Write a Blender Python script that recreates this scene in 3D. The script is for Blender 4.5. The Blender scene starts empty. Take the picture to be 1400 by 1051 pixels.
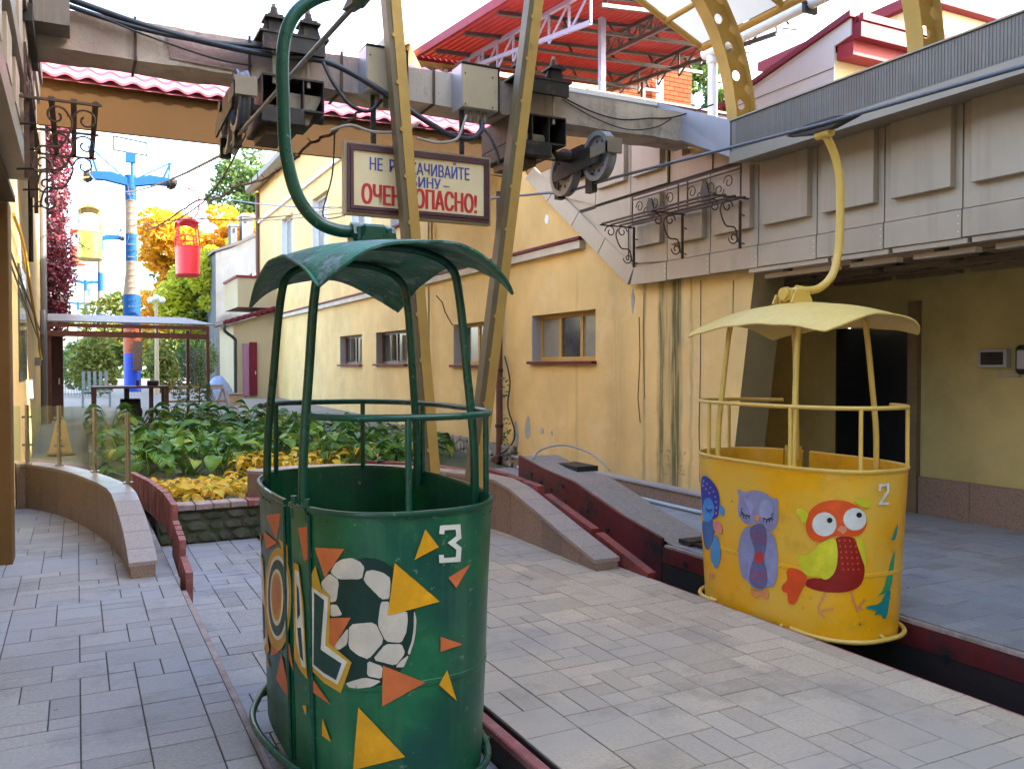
import bpy, bmesh, math, random
from mathutils import Vector, Matrix
from mathutils.geometry import tessellate_polygon
random.seed(7)
S = bpy.context.scene
COL = S.collection
PI = math.pi
R = math.radians

# ------------------------------------------------------------------ camera, sky, sun, exposure
cam_data = bpy.data.cameras.new("camera")
cam = bpy.data.objects.new("camera", cam_data)
COL.objects.link(cam)
cam_data.sensor_width = 36.0
cam_data.lens = 30.086
cam_data.clip_start = 0.05
cam_data.clip_end = 1500
cam.location = (0, 0, 1.6)
cam.rotation_euler = (R(90 - 1.25), 0, R(-26.96))
S.camera = cam

SUN_EL, SUN_AZ = 28.0, 120.0      # azimuth measured clockwise from +Y (north)
world = bpy.data.worlds.new("World")
S.world = world
world.use_nodes = True
wn = world.node_tree.nodes
wl = world.node_tree.links
wn.clear()
sky = wn.new("ShaderNodeTexSky")
sky.sky_type = 'NISHITA'
sky.sun_disc = False
sky.sun_elevation = R(SUN_EL)
sky.sun_rotation = R(SUN_AZ)
sky.air_density = 1.0
sky.dust_density = 3.0
sky.ozone_density = 1.0
bg = wn.new("ShaderNodeBackground")
bg.inputs['Strength'].default_value = 0.15
wo = wn.new("ShaderNodeOutputWorld")
wl.new(sky.outputs[0], bg.inputs[0])
wl.new(bg.outputs[0], wo.inputs[0])

sun_data = bpy.data.lights.new("sun", 'SUN')
sun_data.energy = 2.0
sun_data.angle = R(0.55)
sun_data.color = (1.0, 0.95, 0.86)
sun = bpy.data.objects.new("sun", sun_data)
COL.objects.link(sun)
sd = Vector((math.sin(R(SUN_AZ)) * math.cos(R(SUN_EL)), math.cos(R(SUN_AZ)) * math.cos(R(SUN_EL)), math.sin(R(SUN_EL))))
sun.rotation_euler = sd.to_track_quat('Z', 'Y').to_euler()
sun.location = (0, -5, 30)
S.view_settings.view_transform = 'Standard'
S.view_settings.look = 'None'
S.view_settings.gamma = 1.0
S.view_settings.exposure = 3.5
S.view_settings.use_curve_mapping = False
S.render.engine = 'CYCLES'
S.cycles.max_bounces = 8
S.cycles.transparent_max_bounces = 12

# ------------------------------------------------------------------ materials
MATS = {}
def mat(name, col, rough=0.6, metal=0.0, var=None, bump=None, dirt=None, spec=0.5, streak=None, rand=0.0, trans=0.0, coat=0.0, hue=None, chips=None):
    """procedural surface: base colour, blotchy variation, dirt patches, vertical streaks, fine relief"""
    if name in MATS:
        return MATS[name]
    m = bpy.data.materials.new(name)
    m.use_nodes = True
    nt = m.node_tree; N = nt.nodes; Lk = nt.links
    b = N['Principled BSDF']
    b.inputs['Roughness'].default_value = rough
    b.inputs['Metallic'].default_value = metal
    b.inputs['Specular IOR Level'].default_value = spec
    if coat: 
        b.inputs['Coat Weight'].default_value = coat
        b.inputs['Coat Roughness'].default_value = 0.15
    geo = N.new('ShaderNodeNewGeometry')
    pos = geo.outputs['Position']
    rgb = N.new('ShaderNodeRGB'); rgb.outputs[0].default_value = (*col, 1)
    cur = rgb.outputs[0]
    def noise(scale, detail=4, rg=0.55, vec=pos):
        n = N.new('ShaderNodeTexNoise')
        n.inputs['Scale'].default_value = scale
        n.inputs['Detail'].default_value = detail
        n.inputs['Roughness'].default_value = rg
        Lk.new(vec, n.inputs['Vector'])
        return n.outputs[0]
    def ramp(src, a, c):
        r = N.new('ShaderNodeMapRange')
        r.inputs[1].default_value = a; r.inputs[2].default_value = c
        Lk.new(src, r.inputs[0]); return r.outputs[0]
    def mix(fac, c1, c2, mode='MIX'):
        x = N.new('ShaderNodeMix'); x.data_type = 'RGBA'; x.blend_type = mode
        if isinstance(fac, float): x.inputs[0].default_value = fac
        else: Lk.new(fac, x.inputs[0])
        Lk.new(c1, x.inputs[6])
        if isinstance(c2, tuple): x.inputs[7].default_value = (*c2, 1)
        else: Lk.new(c2, x.inputs[7])
        return x.outputs[2]
    if var:
        sc, am = var
        f = ramp(noise(sc, 6, 0.62), 0.3, 0.7)
        mm = N.new('ShaderNodeMapRange'); mm.inputs[3].default_value = 1 - am; mm.inputs[4].default_value = 1 + am * 0.6
        Lk.new(f, mm.inputs[0])
        hs = N.new('ShaderNodeHueSaturation')
        Lk.new(mm.outputs[0], hs.inputs['Value']); Lk.new(cur, hs.inputs['Color'])
        cur = hs.outputs[0]
    if rand:
        oi = N.new('ShaderNodeObjectInfo')
        mm = N.new('ShaderNodeMapRange'); mm.inputs[3].default_value = 1 - rand; mm.inputs[4].default_value = 1 + rand
        Lk.new(oi.outputs['Random'], mm.inputs[0])
        hs = N.new('ShaderNodeHueSaturation')
        Lk.new(mm.outputs[0], hs.inputs['Value']); Lk.new(cur, hs.inputs['Color'])
        cur = hs.outputs[0]
    if hue:      # second colour blended by large noise
        c2, sc2 = hue
        cur = mix(ramp(noise(sc2, 5), 0.42, 0.62), cur, c2)
    if streak:
        c2, am, sc2 = streak
        mp = N.new('ShaderNodeMapping'); mp.inputs['Scale'].default_value = (sc2, sc2, sc2 * 0.06)
        Lk.new(pos, mp.inputs[0])
        f = ramp(noise(1.0, 5, 0.6, mp.outputs[0]), 0.52, 0.78)
        ml = N.new('ShaderNodeMath'); ml.operation = 'MULTIPLY'; ml.inputs[1].default_value = am; Lk.new(f, ml.inputs[0])
        cur = mix(ml.outputs[0], cur, c2)
    if dirt:
        c2, sc2, lo, hi = dirt
        cur = mix(ramp(noise(sc2, 9, 0.72), lo, hi), cur, c2)
    if chips:
        c3, sc3_, lo3 = chips
        cur = mix(ramp(noise(sc3_, 3, 0.6), lo3, lo3 + .03), cur, c3)
    Lk.new(cur, b.inputs['Base Color'])
    rr = N.new('ShaderNodeMapRange'); rr.inputs[3].default_value = max(0.03, rough - 0.12); rr.inputs[4].default_value = min(1, rough + 0.12)
    Lk.new(noise(9.0, 5), rr.inputs[0]); Lk.new(rr.outputs[0], b.inputs['Roughness'])
    if bump:
        sc3, st = bump
        bn = N.new('ShaderNodeBump'); bn.inputs['Strength'].default_value = st; bn.inputs['Distance'].default_value = 0.01
        Lk.new(noise(sc3, 8, 0.65), bn.inputs['Height']); Lk.new(bn.outputs[0], b.inputs['Normal'])
    if trans:
        out = N['Material Output']
        tr = N.new('ShaderNodeBsdfTranslucent'); Lk.new(cur, tr.inputs[0])
        ms = N.new('ShaderNodeMixShader'); ms.inputs[0].default_value = trans
        Lk.new(b.outputs[0], ms.inputs[1]); Lk.new(tr.outputs[0], ms.inputs[2]); Lk.new(ms.outputs[0], out.inputs[0])
    MATS[name] = m
    return m

def glass(name, tint=(0.9, 0.95, 0.93), gl=0.12):
    """thin pane: clear with a mirror-like share"""
    m = bpy.data.materials.new(name); m.use_nodes = True
    nt = m.node_tree; N = nt.nodes; N.clear()
    o = N.new('ShaderNodeOutputMaterial'); t = N.new('ShaderNodeBsdfTransparent'); g = N.new('ShaderNodeBsdfGlossy')
    t.inputs[0].default_value = (*tint, 1); g.inputs['Roughness'].default_value = 0.02
    x = N.new('ShaderNodeMixShader'); x.inputs[0].default_value = gl
    nt.links.new(t.outputs[0], x.inputs[1]); nt.links.new(g.outputs[0], x.inputs[2]); nt.links.new(x.outputs[0], o.inputs[0])
    MATS[name] = m
    return m

def facade_mat():
    """yellow render: blotches, pale scuffs, rain streaks and two mossy runs below the cladding"""
    m = mat('facade_render', (0.77, 0.535, 0.215), 0.85, var=(0.9, 0.17), bump=(70, 0.5), streak=((0.56, 0.42, 0.22), 0.3, 5.0), dirt=((0.79, 0.61, 0.33), 1.5, 0.54, 0.80), chips=((0.45, 0.33, 0.17), 3.2, 0.735))
    nt = m.node_tree; N = nt.nodes; Lk = nt.links
    b = N['Principled BSDF']
    src = b.inputs['Base Color'].links[0].from_socket
    geo = N.new('ShaderNodeNewGeometry'); sep = N.new('ShaderNodeSeparateXYZ'); Lk.new(geo.outputs[0], sep.inputs[0])
    wob = N.new('ShaderNodeTexNoise'); wob.inputs['Scale'].default_value = 3.0; wob.inputs['Detail'].default_value = 6
    Lk.new(geo.outputs[0], wob.inputs['Vector'])
    fine = N.new('ShaderNodeTexNoise'); fine.inputs['Scale'].default_value = 1.0; fine.inputs['Detail'].default_value = 8
    mp = N.new('ShaderNodeMapping'); mp.inputs['Scale'].default_value = (30, 30, 1.6); Lk.new(geo.outputs[0], mp.inputs[0]); Lk.new(mp.outputs[0], fine.inputs['Vector'])
    def math_(op, a, c):
        x = N.new('ShaderNodeMath'); x.operation = op
        for i, v in enumerate((a, c)):
            if isinstance(v, (int, float)): x.inputs[i].default_value = v
            else: Lk.new(v, x.inputs[i])
        return x.outputs[0]
    y = math_('ADD', sep.outputs[1], math_('MULTIPLY', math_('SUBTRACT', wob.outputs[0], 0.5), 0.10))
    tot = None
    for (yc, hw, st, col) in ((8.27, 0.10, 0.95, 0), (8.00, 0.15, 1.25, 0), (8.14, 0.22, 0.45, 0), (8.62, 0.05, 0.5, 0), (7.72, 0.04, 0.45, 0), (10.2, 0.05, 0.25, 0), (9.2, 0.35, 0.18, 0)):
        d = math_('ABSOLUTE', math_('SUBTRACT', y, yc), 0)
        mr = N.new('ShaderNodeMapRange'); mr.inputs[1].default_value = hw; mr.inputs[2].default_value = hw * 0.2; Lk.new(d, mr.inputs[0])
        f = math_('MULTIPLY', mr.outputs[0], st)
        tot = f if tot is None else math_('MAXIMUM', tot, f)
    fr = N.new('ShaderNodeMapRange'); fr.inputs[1].default_value = 0.3; fr.inputs[2].default_value = 0.62; fr.inputs[3].default_value = 0.25
    Lk.new(fine.outputs[0], fr.inputs[0])
    tot = math_('MULTIPLY', tot, fr.outputs[0])
    # only below the cladding
    zr = N.new('ShaderNodeMapRange'); zr.inputs[1].default_value = 3.0; zr.inputs[2].default_value = 2.6; Lk.new(sep.outputs[2], zr.inputs[0])
    tot = math_('MINIMUM', math_('MULTIPLY', tot, zr.outputs[0]), 0.92)
    mx = N.new('ShaderNodeMix'); mx.data_type = 'RGBA'; mx.inputs[7].default_value = (0.085, 0.085, 0.03, 1)
    Lk.new(tot, mx.inputs[0]); Lk.new(src, mx.inputs[6])
    # blotchy moss where the runs reach the plinth
    dz = math_('DIVIDE', math_('SUBTRACT', sep.outputs[2], 0.42), 0.38); dyy = math_('DIVIDE', math_('SUBTRACT', sep.outputs[1], 8.08), 0.42)
    rr2 = math_('ADD', math_('MULTIPLY', dz, dz), math_('MULTIPLY', dyy, dyy))
    nb = N.new('ShaderNodeTexNoise'); nb.inputs['Scale'].default_value = 11.0; nb.inputs['Detail'].default_value = 9; nb.inputs['Roughness'].default_value = .75; Lk.new(geo.outputs[0], nb.inputs['Vector'])
    mb_ = N.new('ShaderNodeMapRange'); mb_.inputs[1].default_value = .50; mb_.inputs[2].default_value = .62; Lk.new(math_('SUBTRACT', nb.outputs[0], math_('MULTIPLY', rr2, .11)), mb_.inputs[0])
    mxb = N.new('ShaderNodeMix'); mxb.data_type = 'RGBA'; mxb.inputs[7].default_value = (0.15, 0.145, 0.05, 1)
    Lk.new(math_('MULTIPLY', mb_.outputs[0], .8), mxb.inputs[0]); Lk.new(mx.outputs[2], mxb.inputs[6]); mx = mxb
    # damp foot of the wall
    zz = N.new('ShaderNodeMapRange'); zz.inputs[1].default_value = 0.75; zz.inputs[2].default_value = 0.05; zz.inputs[4].default_value = 1.0
    Lk.new(math_('ADD', sep.outputs[2], math_('MULTIPLY', wob.outputs[0], 0.5)), zz.inputs[0])
    mx2 = N.new('ShaderNodeMix'); mx2.data_type = 'RGBA'; mx2.inputs[7].default_value = (0.33, 0.27, 0.14, 1)
    Lk.new(math_('MULTIPLY', zz.outputs[0], 0.55), mx2.inputs[0]); Lk.new(mx.outputs[2], mx2.inputs[6])
    Lk.new(mx2.outputs[2], b.inputs['Base Color'])
    return m

M_FAC = facade_mat()
M_FAC2 = mat('yellow_render', (0.60, 0.42, 0.17), 0.85, var=(1.1, 0.12), bump=(40, 0.2), streak=((0.42, 0.30, 0.16), 0.35, 6))
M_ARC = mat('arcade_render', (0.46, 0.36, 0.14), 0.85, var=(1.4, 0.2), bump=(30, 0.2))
M_CLAD = mat('taupe_cladding', (0.43, 0.345, 0.25), 0.45, var=(1.3, 0.10), bump=(6, 0.06), streak=((0.22, 0.17, 0.12), 0.35, 9), rand=0.04)
M_CLADL = mat('pale_cladding', (0.27, 0.225, 0.17), 0.4, var=(1.3, 0.08), streak=((0.3, 0.26, 0.2), 0.3, 9))
M_SEAM = mat('ribbed_flashing', (0.18, 0.15, 0.125), 0.6, metal=0.1, var=(3, 0.12), streak=((0.24, 0.22, 0.20), 0.7, 26))
M_LAV = mat('zinc_flashing', (0.36, 0.35, 0.39), 0.4, metal=0.3, var=(2, 0.1))
M_JOINT = mat('joint_shadow_gap', (0.035, 0.03, 0.025), 0.9)
M_CONC = mat('weathered_concrete', (0.60, 0.53, 0.43), 0.9, var=(2.2, 0.28), bump=(28, 0.7), dirt=((0.15, 0.125, 0.10), 2.4, 0.54, 0.74), streak=((0.14, 0.12, 0.1), 0.6, 7), hue=((0.40, 0.30, 0.25), 0.55))
M_PAV = mat('granite_paver', (0.325, 0.31, 0.30), 0.62, var=(60, 0.26), bump=(120, 0.3), rand=0.18, dirt=((0.14, 0.13, 0.125), 1.9, 0.52, 0.80), hue=((0.30, 0.31, 0.345), 0.6), spec=0.5, chips=((0.10, 0.09, 0.08), 7.0, 0.73))  # the bluish blend puts a sky reflection into the paver colour
M_PINKD = mat('pink_tile_lip_shade', (0.42, 0.11, 0.165), 0.7, spec=0.1)  # darker pink paints the shadow line under each tile row's lip
M_PAVW = mat('warm_granite_paver', (0.47, 0.37, 0.265), 0.66, var=(60, 0.24), bump=(120, 0.3), rand=0.17, dirt=((0.20, 0.165, 0.13), 1.7, 0.52, 0.80), hue=((0.37, 0.315, 0.26), 0.7), spec=0.35, chips=((0.13, 0.11, 0.095), 7.0, 0.735))
M_GRT = mat('paver_joint_sand', (0.07, 0.062, 0.052), 0.95, var=(20, 0.3), bump=(80, 0.5))
M_GRAN = mat('polished_granite', (0.30, 0.20, 0.15), 0.38, var=(90, 0.35), bump=(60, 0.05), dirt=((0.12, 0.075, 0.055), 55, 0.5, 0.66), rand=0.10)
M_GRANT = mat('granite_coping', (0.36, 0.29, 0.25), 0.35, var=(90, 0.25), dirt=((0.2, 0.15, 0.13), 50, 0.5, 0.7), rand=0.08)
M_RED = mat('red_painted_board', (0.24, 0.045, 0.038), 0.55, var=(4, 0.35), bump=(30, 0.4), dirt=((0.045, 0.035, 0.035), 3.2, 0.5, 0.68), rand=0.12)
M_REDL = mat('pink_worn_board', (0.32, 0.09, 0.08), 0.6, var=(6, 0.3), bump=(40, 0.4), dirt=((0.36, 0.27, 0.24), 8, 0.52, 0.7), rand=0.12)
M_PIT = mat('dark_pit_lining', (0.035, 0.018, 0.018), 0.7, var=(3, 0.4), bump=(20, 0.4), hue=((0.012, 0.014, 0.013), 1.2))
M_CURB = mat('worn_edge_beam', (0.42, 0.31, 0.27), 0.7, var=(8, 0.3), bump=(50, 0.4), dirt=((0.18, 0.12, 0.10), 9, 0.5, 0.72))
M_STEEL = mat('galvanised_rope', (0.13, 0.14, 0.17), 0.45, metal=0.6, var=(30, 0.2))
M_IRON = mat('rusty_iron', (0.085, 0.05, 0.036), 0.65, metal=0.3, var=(14, 0.35), dirt=((0.16, 0.07, 0.035), 16, 0.52, 0.7))
M_DARKST = mat('sooty_steel', (0.030, 0.026, 0.023), 0.6, metal=0.4, var=(8, 0.3), dirt=((0.12, 0.08, 0.055), 9, 0.52, 0.7))
M_OCHST = mat('grimy_beige_steel', (0.23, 0.185, 0.125), 0.6, var=(6, 0.2), dirt=((0.09, 0.065, 0.045), 7, 0.52, 0.72))
M_BOX = mat('beige_enamel_box', (0.40, 0.31, 0.19), 0.5, var=(4, 0.1), dirt=((0.2, 0.14, 0.085), 6, 0.6, 0.8))
M_BLK = mat('black_rubber', (0.015, 0.017, 0.018), 0.5, var=(12, 0.2))
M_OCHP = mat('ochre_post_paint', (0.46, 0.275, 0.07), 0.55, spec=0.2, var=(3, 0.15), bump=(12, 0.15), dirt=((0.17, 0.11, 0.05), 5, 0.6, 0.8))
M_OCHP2 = mat('umber_paint_and_shade', (0.14, 0.10, 0.045), 0.6, var=(3, 0.2))  # plain umber; on the slanting posts it stands in for shade
M_WHT = mat('white_paint', (0.75, 0.76, 0.78), 0.45, var=(3, 0.06))
M_MEMB = mat('canopy_membrane', (0.50, 0.48, 0.42), 0.6, var=(0.8, 0.06), trans=0.5)
M_PINK = mat('pink_metal_tile', (0.46, 0.16, 0.225), 0.5, var=(2, 0.08), dirt=((0.32, 0.14, 0.19), 9, 0.55, 0.8), spec=0.25)
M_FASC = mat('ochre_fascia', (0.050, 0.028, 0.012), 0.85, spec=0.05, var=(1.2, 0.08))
M_MAR = mat('maroon_trim', (0.14, 0.014, 0.024), 0.6, spec=0.15, var=(5, 0.15))
M_PURP = mat('plum_frame', (0.10, 0.035, 0.045), 0.45, var=(5, 0.2))
M_BRN = mat('brown_steel', (0.13, 0.045, 0.032), 0.5, var=(5, 0.2))
M_REDROOF = mat('red_sheet_roof', (0.20, 0.014, 0.012), 0.5, var=(1.0, 0.12), trans=0.08)
M_REDTR = mat('red_sheet_edge', (0.20, 0.024, 0.035), 0.6, spec=0.15)
M_TRL = mat('lavender_truss_paint', (0.26, 0.26, 0.40), 0.45, var=(6, 0.1))
M_TRD = mat('grey_truss_paint', (0.07, 0.058, 0.062), 0.5, var=(6, 0.2))
M_BRICK = mat('orange_brick', (0.20, 0.050, 0.022), 0.9, spec=0.05, var=(8, 0.12), bump=(30, 0.3), rand=0.14)
M_MORT = mat('mortar', (0.09, 0.045, 0.032), 0.95, spec=0.05)
M_CREAM = mat('cream_render', (0.42, 0.34, 0.21), 0.8, var=(1, 0.06))
M_PALEG = mat('pale_grey_cladding', (0.38, 0.355, 0.37), 0.6, var=(1, 0.06))
M_GREYW = mat('old_grey_render', (0.125, 0.135, 0.145), 0.9, var=(0.6, 0.25), bump=(12, 0.4), dirt=((0.08, 0.078, 0.072), 0.9, 0.5, 0.75), streak=((0.07, 0.068, 0.062), 0.7, 2.5))
M_STN = mat('rubble_stone', (0.36, 0.31, 0.25), 0.9, var=(9, 0.25), bump=(25, 0.6), rand=0.22)
M_MOSS = mat('mossy_stone', (0.13, 0.125, 0.09), 0.95, var=(7, 0.4), bump=(18, 0.8), dirt=((0.055, 0.075, 0.022), 4, 0.45, 0.65), rand=0.25)
M_SOIL = mat('garden_soil', (0.10, 0.085, 0.055), 0.95, var=(9, 0.3), bump=(30, 0.9), hue=((0.09, 0.115, 0.04), 2.2))
M_ASPH = mat('dusty_paving', (0.24, 0.21, 0.175), 0.9, var=(2, 0.15), bump=(30, 0.3), dirt=((0.2, 0.17, 0.13), 1.2, 0.5, 0.8))
M_INOX = mat('brushed_inox', (0.50, 0.46, 0.38), 0.25, metal=1.0, var=(20, 0.1))
M_WOOD = mat('raw_timber', (0.36, 0.23, 0.13), 0.8, var=(9, 0.25), bump=(20, 0.3), rand=0.2)
M_GREENP = mat('green_enamel', (0.010, 0.125, 0.052), 0.36, chips=((0.10, 0.17, 0.11), 24.0, 0.665), spec=0.35, var=(5, 0.4), bump=(14, 0.14), coat=0.08, hue=((0.006, 0.060, 0.048), 1.9), dirt=((0.055, 0.15, 0.065), 5, 0.60, 0.78), streak=((0.09, 0.20, 0.11), 0.45, 9))
M_GREENT = mat('green_tube_enamel', (0.005, 0.066, 0.042), 0.30, chips=((0.12, 0.16, 0.13), 36.0, 0.68), var=(12, 0.3), spec=0.45)
M_GREENR = mat('green_roof_enamel', (0.030, 0.19, 0.11), 0.5, spec=0.3, var=(12, 0.5), bump=(30, 0.7), dirt=((0.15, 0.24, 0.24), 9, 0.51, 0.60), hue=((0.012, 0.040, 0.030), 4.5))
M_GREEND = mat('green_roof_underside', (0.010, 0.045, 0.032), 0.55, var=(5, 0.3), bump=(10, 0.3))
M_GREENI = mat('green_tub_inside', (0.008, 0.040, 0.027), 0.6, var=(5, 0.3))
M_YELP = mat('yellow_enamel', (0.80, 0.37, 0.004), 0.38, chips=((0.22, 0.12, 0.03), 28.0, 0.70), var=(3, 0.08), bump=(10, 0.08), coat=0.05, spec=0.35, dirt=((0.50, 0.27, 0.03), 3.5, 0.56, 0.8), hue=((0.72, 0.42, 0.05), 2.0))
M_YELT = mat('yellow_tube_enamel', (0.70, 0.45, 0.09), 0.42, var=(9, 0.1), coat=0.2, dirt=((0.28, 0.17, 0.05), 26, 0.66, 0.74))
M_YELR = mat('yellow_roof_enamel', (0.72, 0.50, 0.14), 0.45, var=(30, 0.08), bump=(45, 0.35), dirt=((0.42, 0.28, 0.10), 3.0, 0.62, 0.85))
M_RIDE_B = mat('pylon_blue', (0.008, 0.055, 0.17), 0.7, spec=0.1, var=(2, 0.1))
M_RIDE_W = mat('pylon_cream', (0.19, 0.14, 0.105), 0.7, spec=0.1, var=(2, 0.1))
M_RIDE_O = mat('pylon_orange', (0.34, 0.055, 0.008), 0.5, var=(2, 0.1))
M_RIDE_D = mat('pylon_deep_blue', (0.01, 0.05, 0.42), 0.5)
M_GLS = glass('clear_glass', (0.84, 0.93, 0.90), 0.12)
M_WGL = mat('dark_window_glass', (0.05, 0.05, 0.05), 0.06, spec=0.9, var=(2, 0.3))
M_WGLL = mat('curtained_window_glass', (0.26, 0.25, 0.22), 0.12, spec=0.8, var=(3, 0.2))
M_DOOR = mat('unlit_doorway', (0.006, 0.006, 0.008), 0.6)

PAINT = dict(yel=(0.74, 0.36, 0.012), ora=(0.62, 0.16, 0.05), ora2=(0.55, 0.20, 0.08), ochre=(0.58, 0.34, 0.03), whi=(0.62, 0.56, 0.49), whi2=(0.72, 0.70, 0.66), ball=(0.006, 0.035, 0.028),
             dark=(0.015, 0.06, 0.055), dred=(0.30, 0.012, 0.008), ored=(0.75, 0.08, 0.015), ored2=(0.78, 0.095, 0.012), lime=(0.66, 0.60, 0.025), blk=(0.01, 0.01, 0.012), salm=(0.75, 0.26, 0.14),
             salm2=(0.72, 0.27, 0.10), lav=(0.26, 0.27, 0.46), lav2=(0.27, 0.26, 0.44), lav3=(0.33, 0.35, 0.56), slate=(0.13, 0.12, 0.26), red=(0.50, 0.04, 0.04), oran=(0.80, 0.30, 0.10),
             blue=(0.015, 0.045, 0.36), lblue=(0.06, 0.26, 0.66), lblue2=(0.07, 0.28, 0.60), mblue=(0.05, 0.14, 0.36), pink=(0.72, 0.24, 0.22), teal=(0.01, 0.24, 0.25), teal2=(0.03, 0.30, 0.14))
def paint(k):
    return mat('paint_' + k, PAINT[k], 0.5, spec=0.3, var=(14, 0.2), bump=(60, 0.15), chips=((0.03, 0.06, 0.05), 34.0, 0.735), hue=(tuple(v * .82 for v in PAINT[k]), 5.0))

# ------------------------------------------------------------------ building blocks
def wloc(o):
    v = Vector((0, 0, 0))
    while o is not None:
        v += o.location; o = o.parent
    return v

class MB:
    """collects geometry in world coordinates; build() links it as ONE mesh object"""
    def __init__(s): s.v = []; s.f = []
    def add(s, vs, fs):
        k = len(s.v); s.v += [tuple(p) for p in vs]; s.f += [tuple(i + k for i in f) for f in fs]; return s
    def box(s, x0, y0, z0, x1, y1, z1, c=0.0):
        if c:
            return s.cbox(x0, y0, z0, x1, y1, z1, c)
        return s.add([(x0, y0, z0), (x1, y0, z0), (x1, y1, z0), (x0, y1, z0), (x0, y0, z1), (x1, y0, z1), (x1, y1, z1), (x0, y1, z1)],
                     [(0, 3, 2, 1), (4, 5, 6, 7), (0, 1, 5, 4), (1, 2, 6, 5), (2, 3, 7, 6), (3, 0, 4, 7)])
    def cbox(s, x0, y0, z0, x1, y1, z1, c):
        """box with all edges chamfered by c"""
        bm = bmesh.new(); bmesh.ops.create_cube(bm, size=1)
        for v in bm.verts:
            v.co = Vector((x0 if v.co.x < 0 else x1, y0 if v.co.y < 0 else y1, z0 if v.co.z < 0 else z1))
        bmesh.ops.bevel(bm, geom=bm.edges[:], offset=c, segments=1, affect='EDGES')
        bm.verts.index_update()
        s.add([v.co[:] for v in bm.verts], [[v.index for v in f.verts] for f in bm.faces]); bm.free(); return s
    def bar(s, a, b, w, h=None, up=(0, 0, 1), c=0):
        a = Vector(a); b = Vector(b); h = h or w
        d = (b - a).normalized(); u = Vector(up)
        if abs(d.dot(u)) > 0.98: u = Vector((0, 1, 0))
        r = d.cross(u).normalized(); u = r.cross(d)
        pts = []
        for p in (a, b):
            for (i, j) in ((-1, -1), (1, -1), (1, 1), (-1, 1)):
                pts.append(p + r * w / 2 * i + u * h / 2 * j)
        return s.add(pts, [(0, 1, 2, 3)[::-1], (4, 5, 6, 7), (0, 1, 5, 4), (1, 2, 6, 5), (2, 3, 7, 6), (3, 0, 4, 7)])
    def tube(s, pts, r, n=8, closed=False, cap=True):
        P = [Vector(p) for p in pts]; m = len(P)
        rr = r if isinstance(r, (list, tuple)) else [r] * m
        k = len(s.v); nrm = None; V = []
        for i in range(m):
            a = P[(i - 1) % m] if closed or i else P[i]; b = P[(i + 1) % m] if closed or i < m - 1 else P[i]
            t = (b - a).normalized()
            if nrm is None:
                nrm = t.cross(Vector((0, 0, 1)))
                if nrm.length < 0.05: nrm = t.cross(Vector((1, 0, 0)))
            nrm = (nrm - t * nrm.dot(t)).normalized(); bn = t.cross(nrm)
            for j in range(n):
                an = 2 * PI * j / n
                V.append(P[i] + (nrm * math.cos(an) + bn * math.sin(an)) * rr[i])
        F = []
        for i in range(m if closed else m - 1):
            for j in range(n):
                a = i * n + j; b = i * n + (j + 1) % n; c = ((i + 1) % m) * n
                F.append((a, b, c + (j + 1) % n, c + j))
        if cap and not closed:
            F.append(tuple(range(n))[::-1]); F.append(tuple((m - 1) * n + j for j in range(n)))
        return s.add(V, F)
    def cyl(s, a, b, r, n=14, r2=None):
        return s.tube([a, b], [r, r2 if r2 is not None else r], n)
    def prism(s, poly, axis, a, b):
        """poly: 2D points on the plane across `axis`, extruded from a to b.  axis 0: (y,z); 1: (x,z); 2: (x,y)"""
        def p3(p, t): return (t, p[0], p[1]) if axis == 0 else (p[0], t, p[1]) if axis == 1 else (p[0], p[1], t)
        n = len(poly); V = [p3(p, a) for p in poly] + [p3(p, b) for p in poly]
        tr = tessellate_polygon([[Vector((p[0], p[1], 0)) for p in poly]])
        F = [tuple(t) for t in tr] + [tuple(i + n for i in t)[::-1] for t in tr]
        F += [(i, (i + 1) % n, (i + 1) % n + n, i + n) for i in range(n)]
        return s.add(V, F)
    def build(s, name, m, parent=None, smooth=0, label=None, kind=None):
        me = bpy.data.meshes.new(name)
        o0 = wloc(parent) if parent else Vector((0, 0, 0))
        me.from_pydata([(v[0] - o0.x, v[1] - o0.y, v[2] - o0.z) for v in s.v], [], s.f)
        bm = bmesh.new(); bm.from_mesh(me); bmesh.ops.recalc_face_normals(bm, faces=bm.faces); bm.to_mesh(me); bm.free()
        if smooth:
            me.polygons.foreach_set('use_smooth', [True] * len(me.polygons)); me.set_sharp_from_angle(angle=R(smooth))
        me.materials.append(m)
        o = bpy.data.objects.new(name, me); COL.objects.link(o); o.parent = parent
        if label: o['label'] = label
        if kind: o['kind'] = kind
        return o

def empty(name, loc, label, cat, group=None):
    o = bpy.data.objects.new(name, None); COL.objects.link(o); o.location = loc
    o.empty_display_size = 0.2
    o['label'] = label; o['category'] = cat
    if group: o['group'] = group
    return o
def tag(o, label, cat, group=None):
    o['label'] = label; o['category'] = cat
    if group: o['group'] = group
    return o
def copy_tree(o, parent=None):
    c = o.copy(); COL.objects.link(c); c.parent = parent
    for ch in list(o.children): copy_tree(ch, c)
    return c
def inst(name, me, m, parent, loc, rot=(0, 0, 0), sc=(1, 1, 1)):
    o = bpy.data.objects.new(name, me); COL.objects.link(o); o.parent = parent
    p = wloc(parent) if parent else Vector((0, 0, 0))
    o.location = Vector(loc) - p; o.rotation_euler = rot; o.scale = sc
    return o
def mesh_of(mb, name, m, smooth=0):
    me = bpy.data.meshes.new(name); me.from_pydata(mb.v, [], mb.f)
    bm = bmesh.new(); bm.from_mesh(me); bmesh.ops.recalc_face_normals(bm, faces=bm.faces); bm.to_mesh(me); bm.free()
    if smooth: me.polygons.foreach_set('use_smooth', [True] * len(me.polygons)); me.set_sharp_from_angle(angle=R(smooth))
    me.materials.append(m); return me
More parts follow.
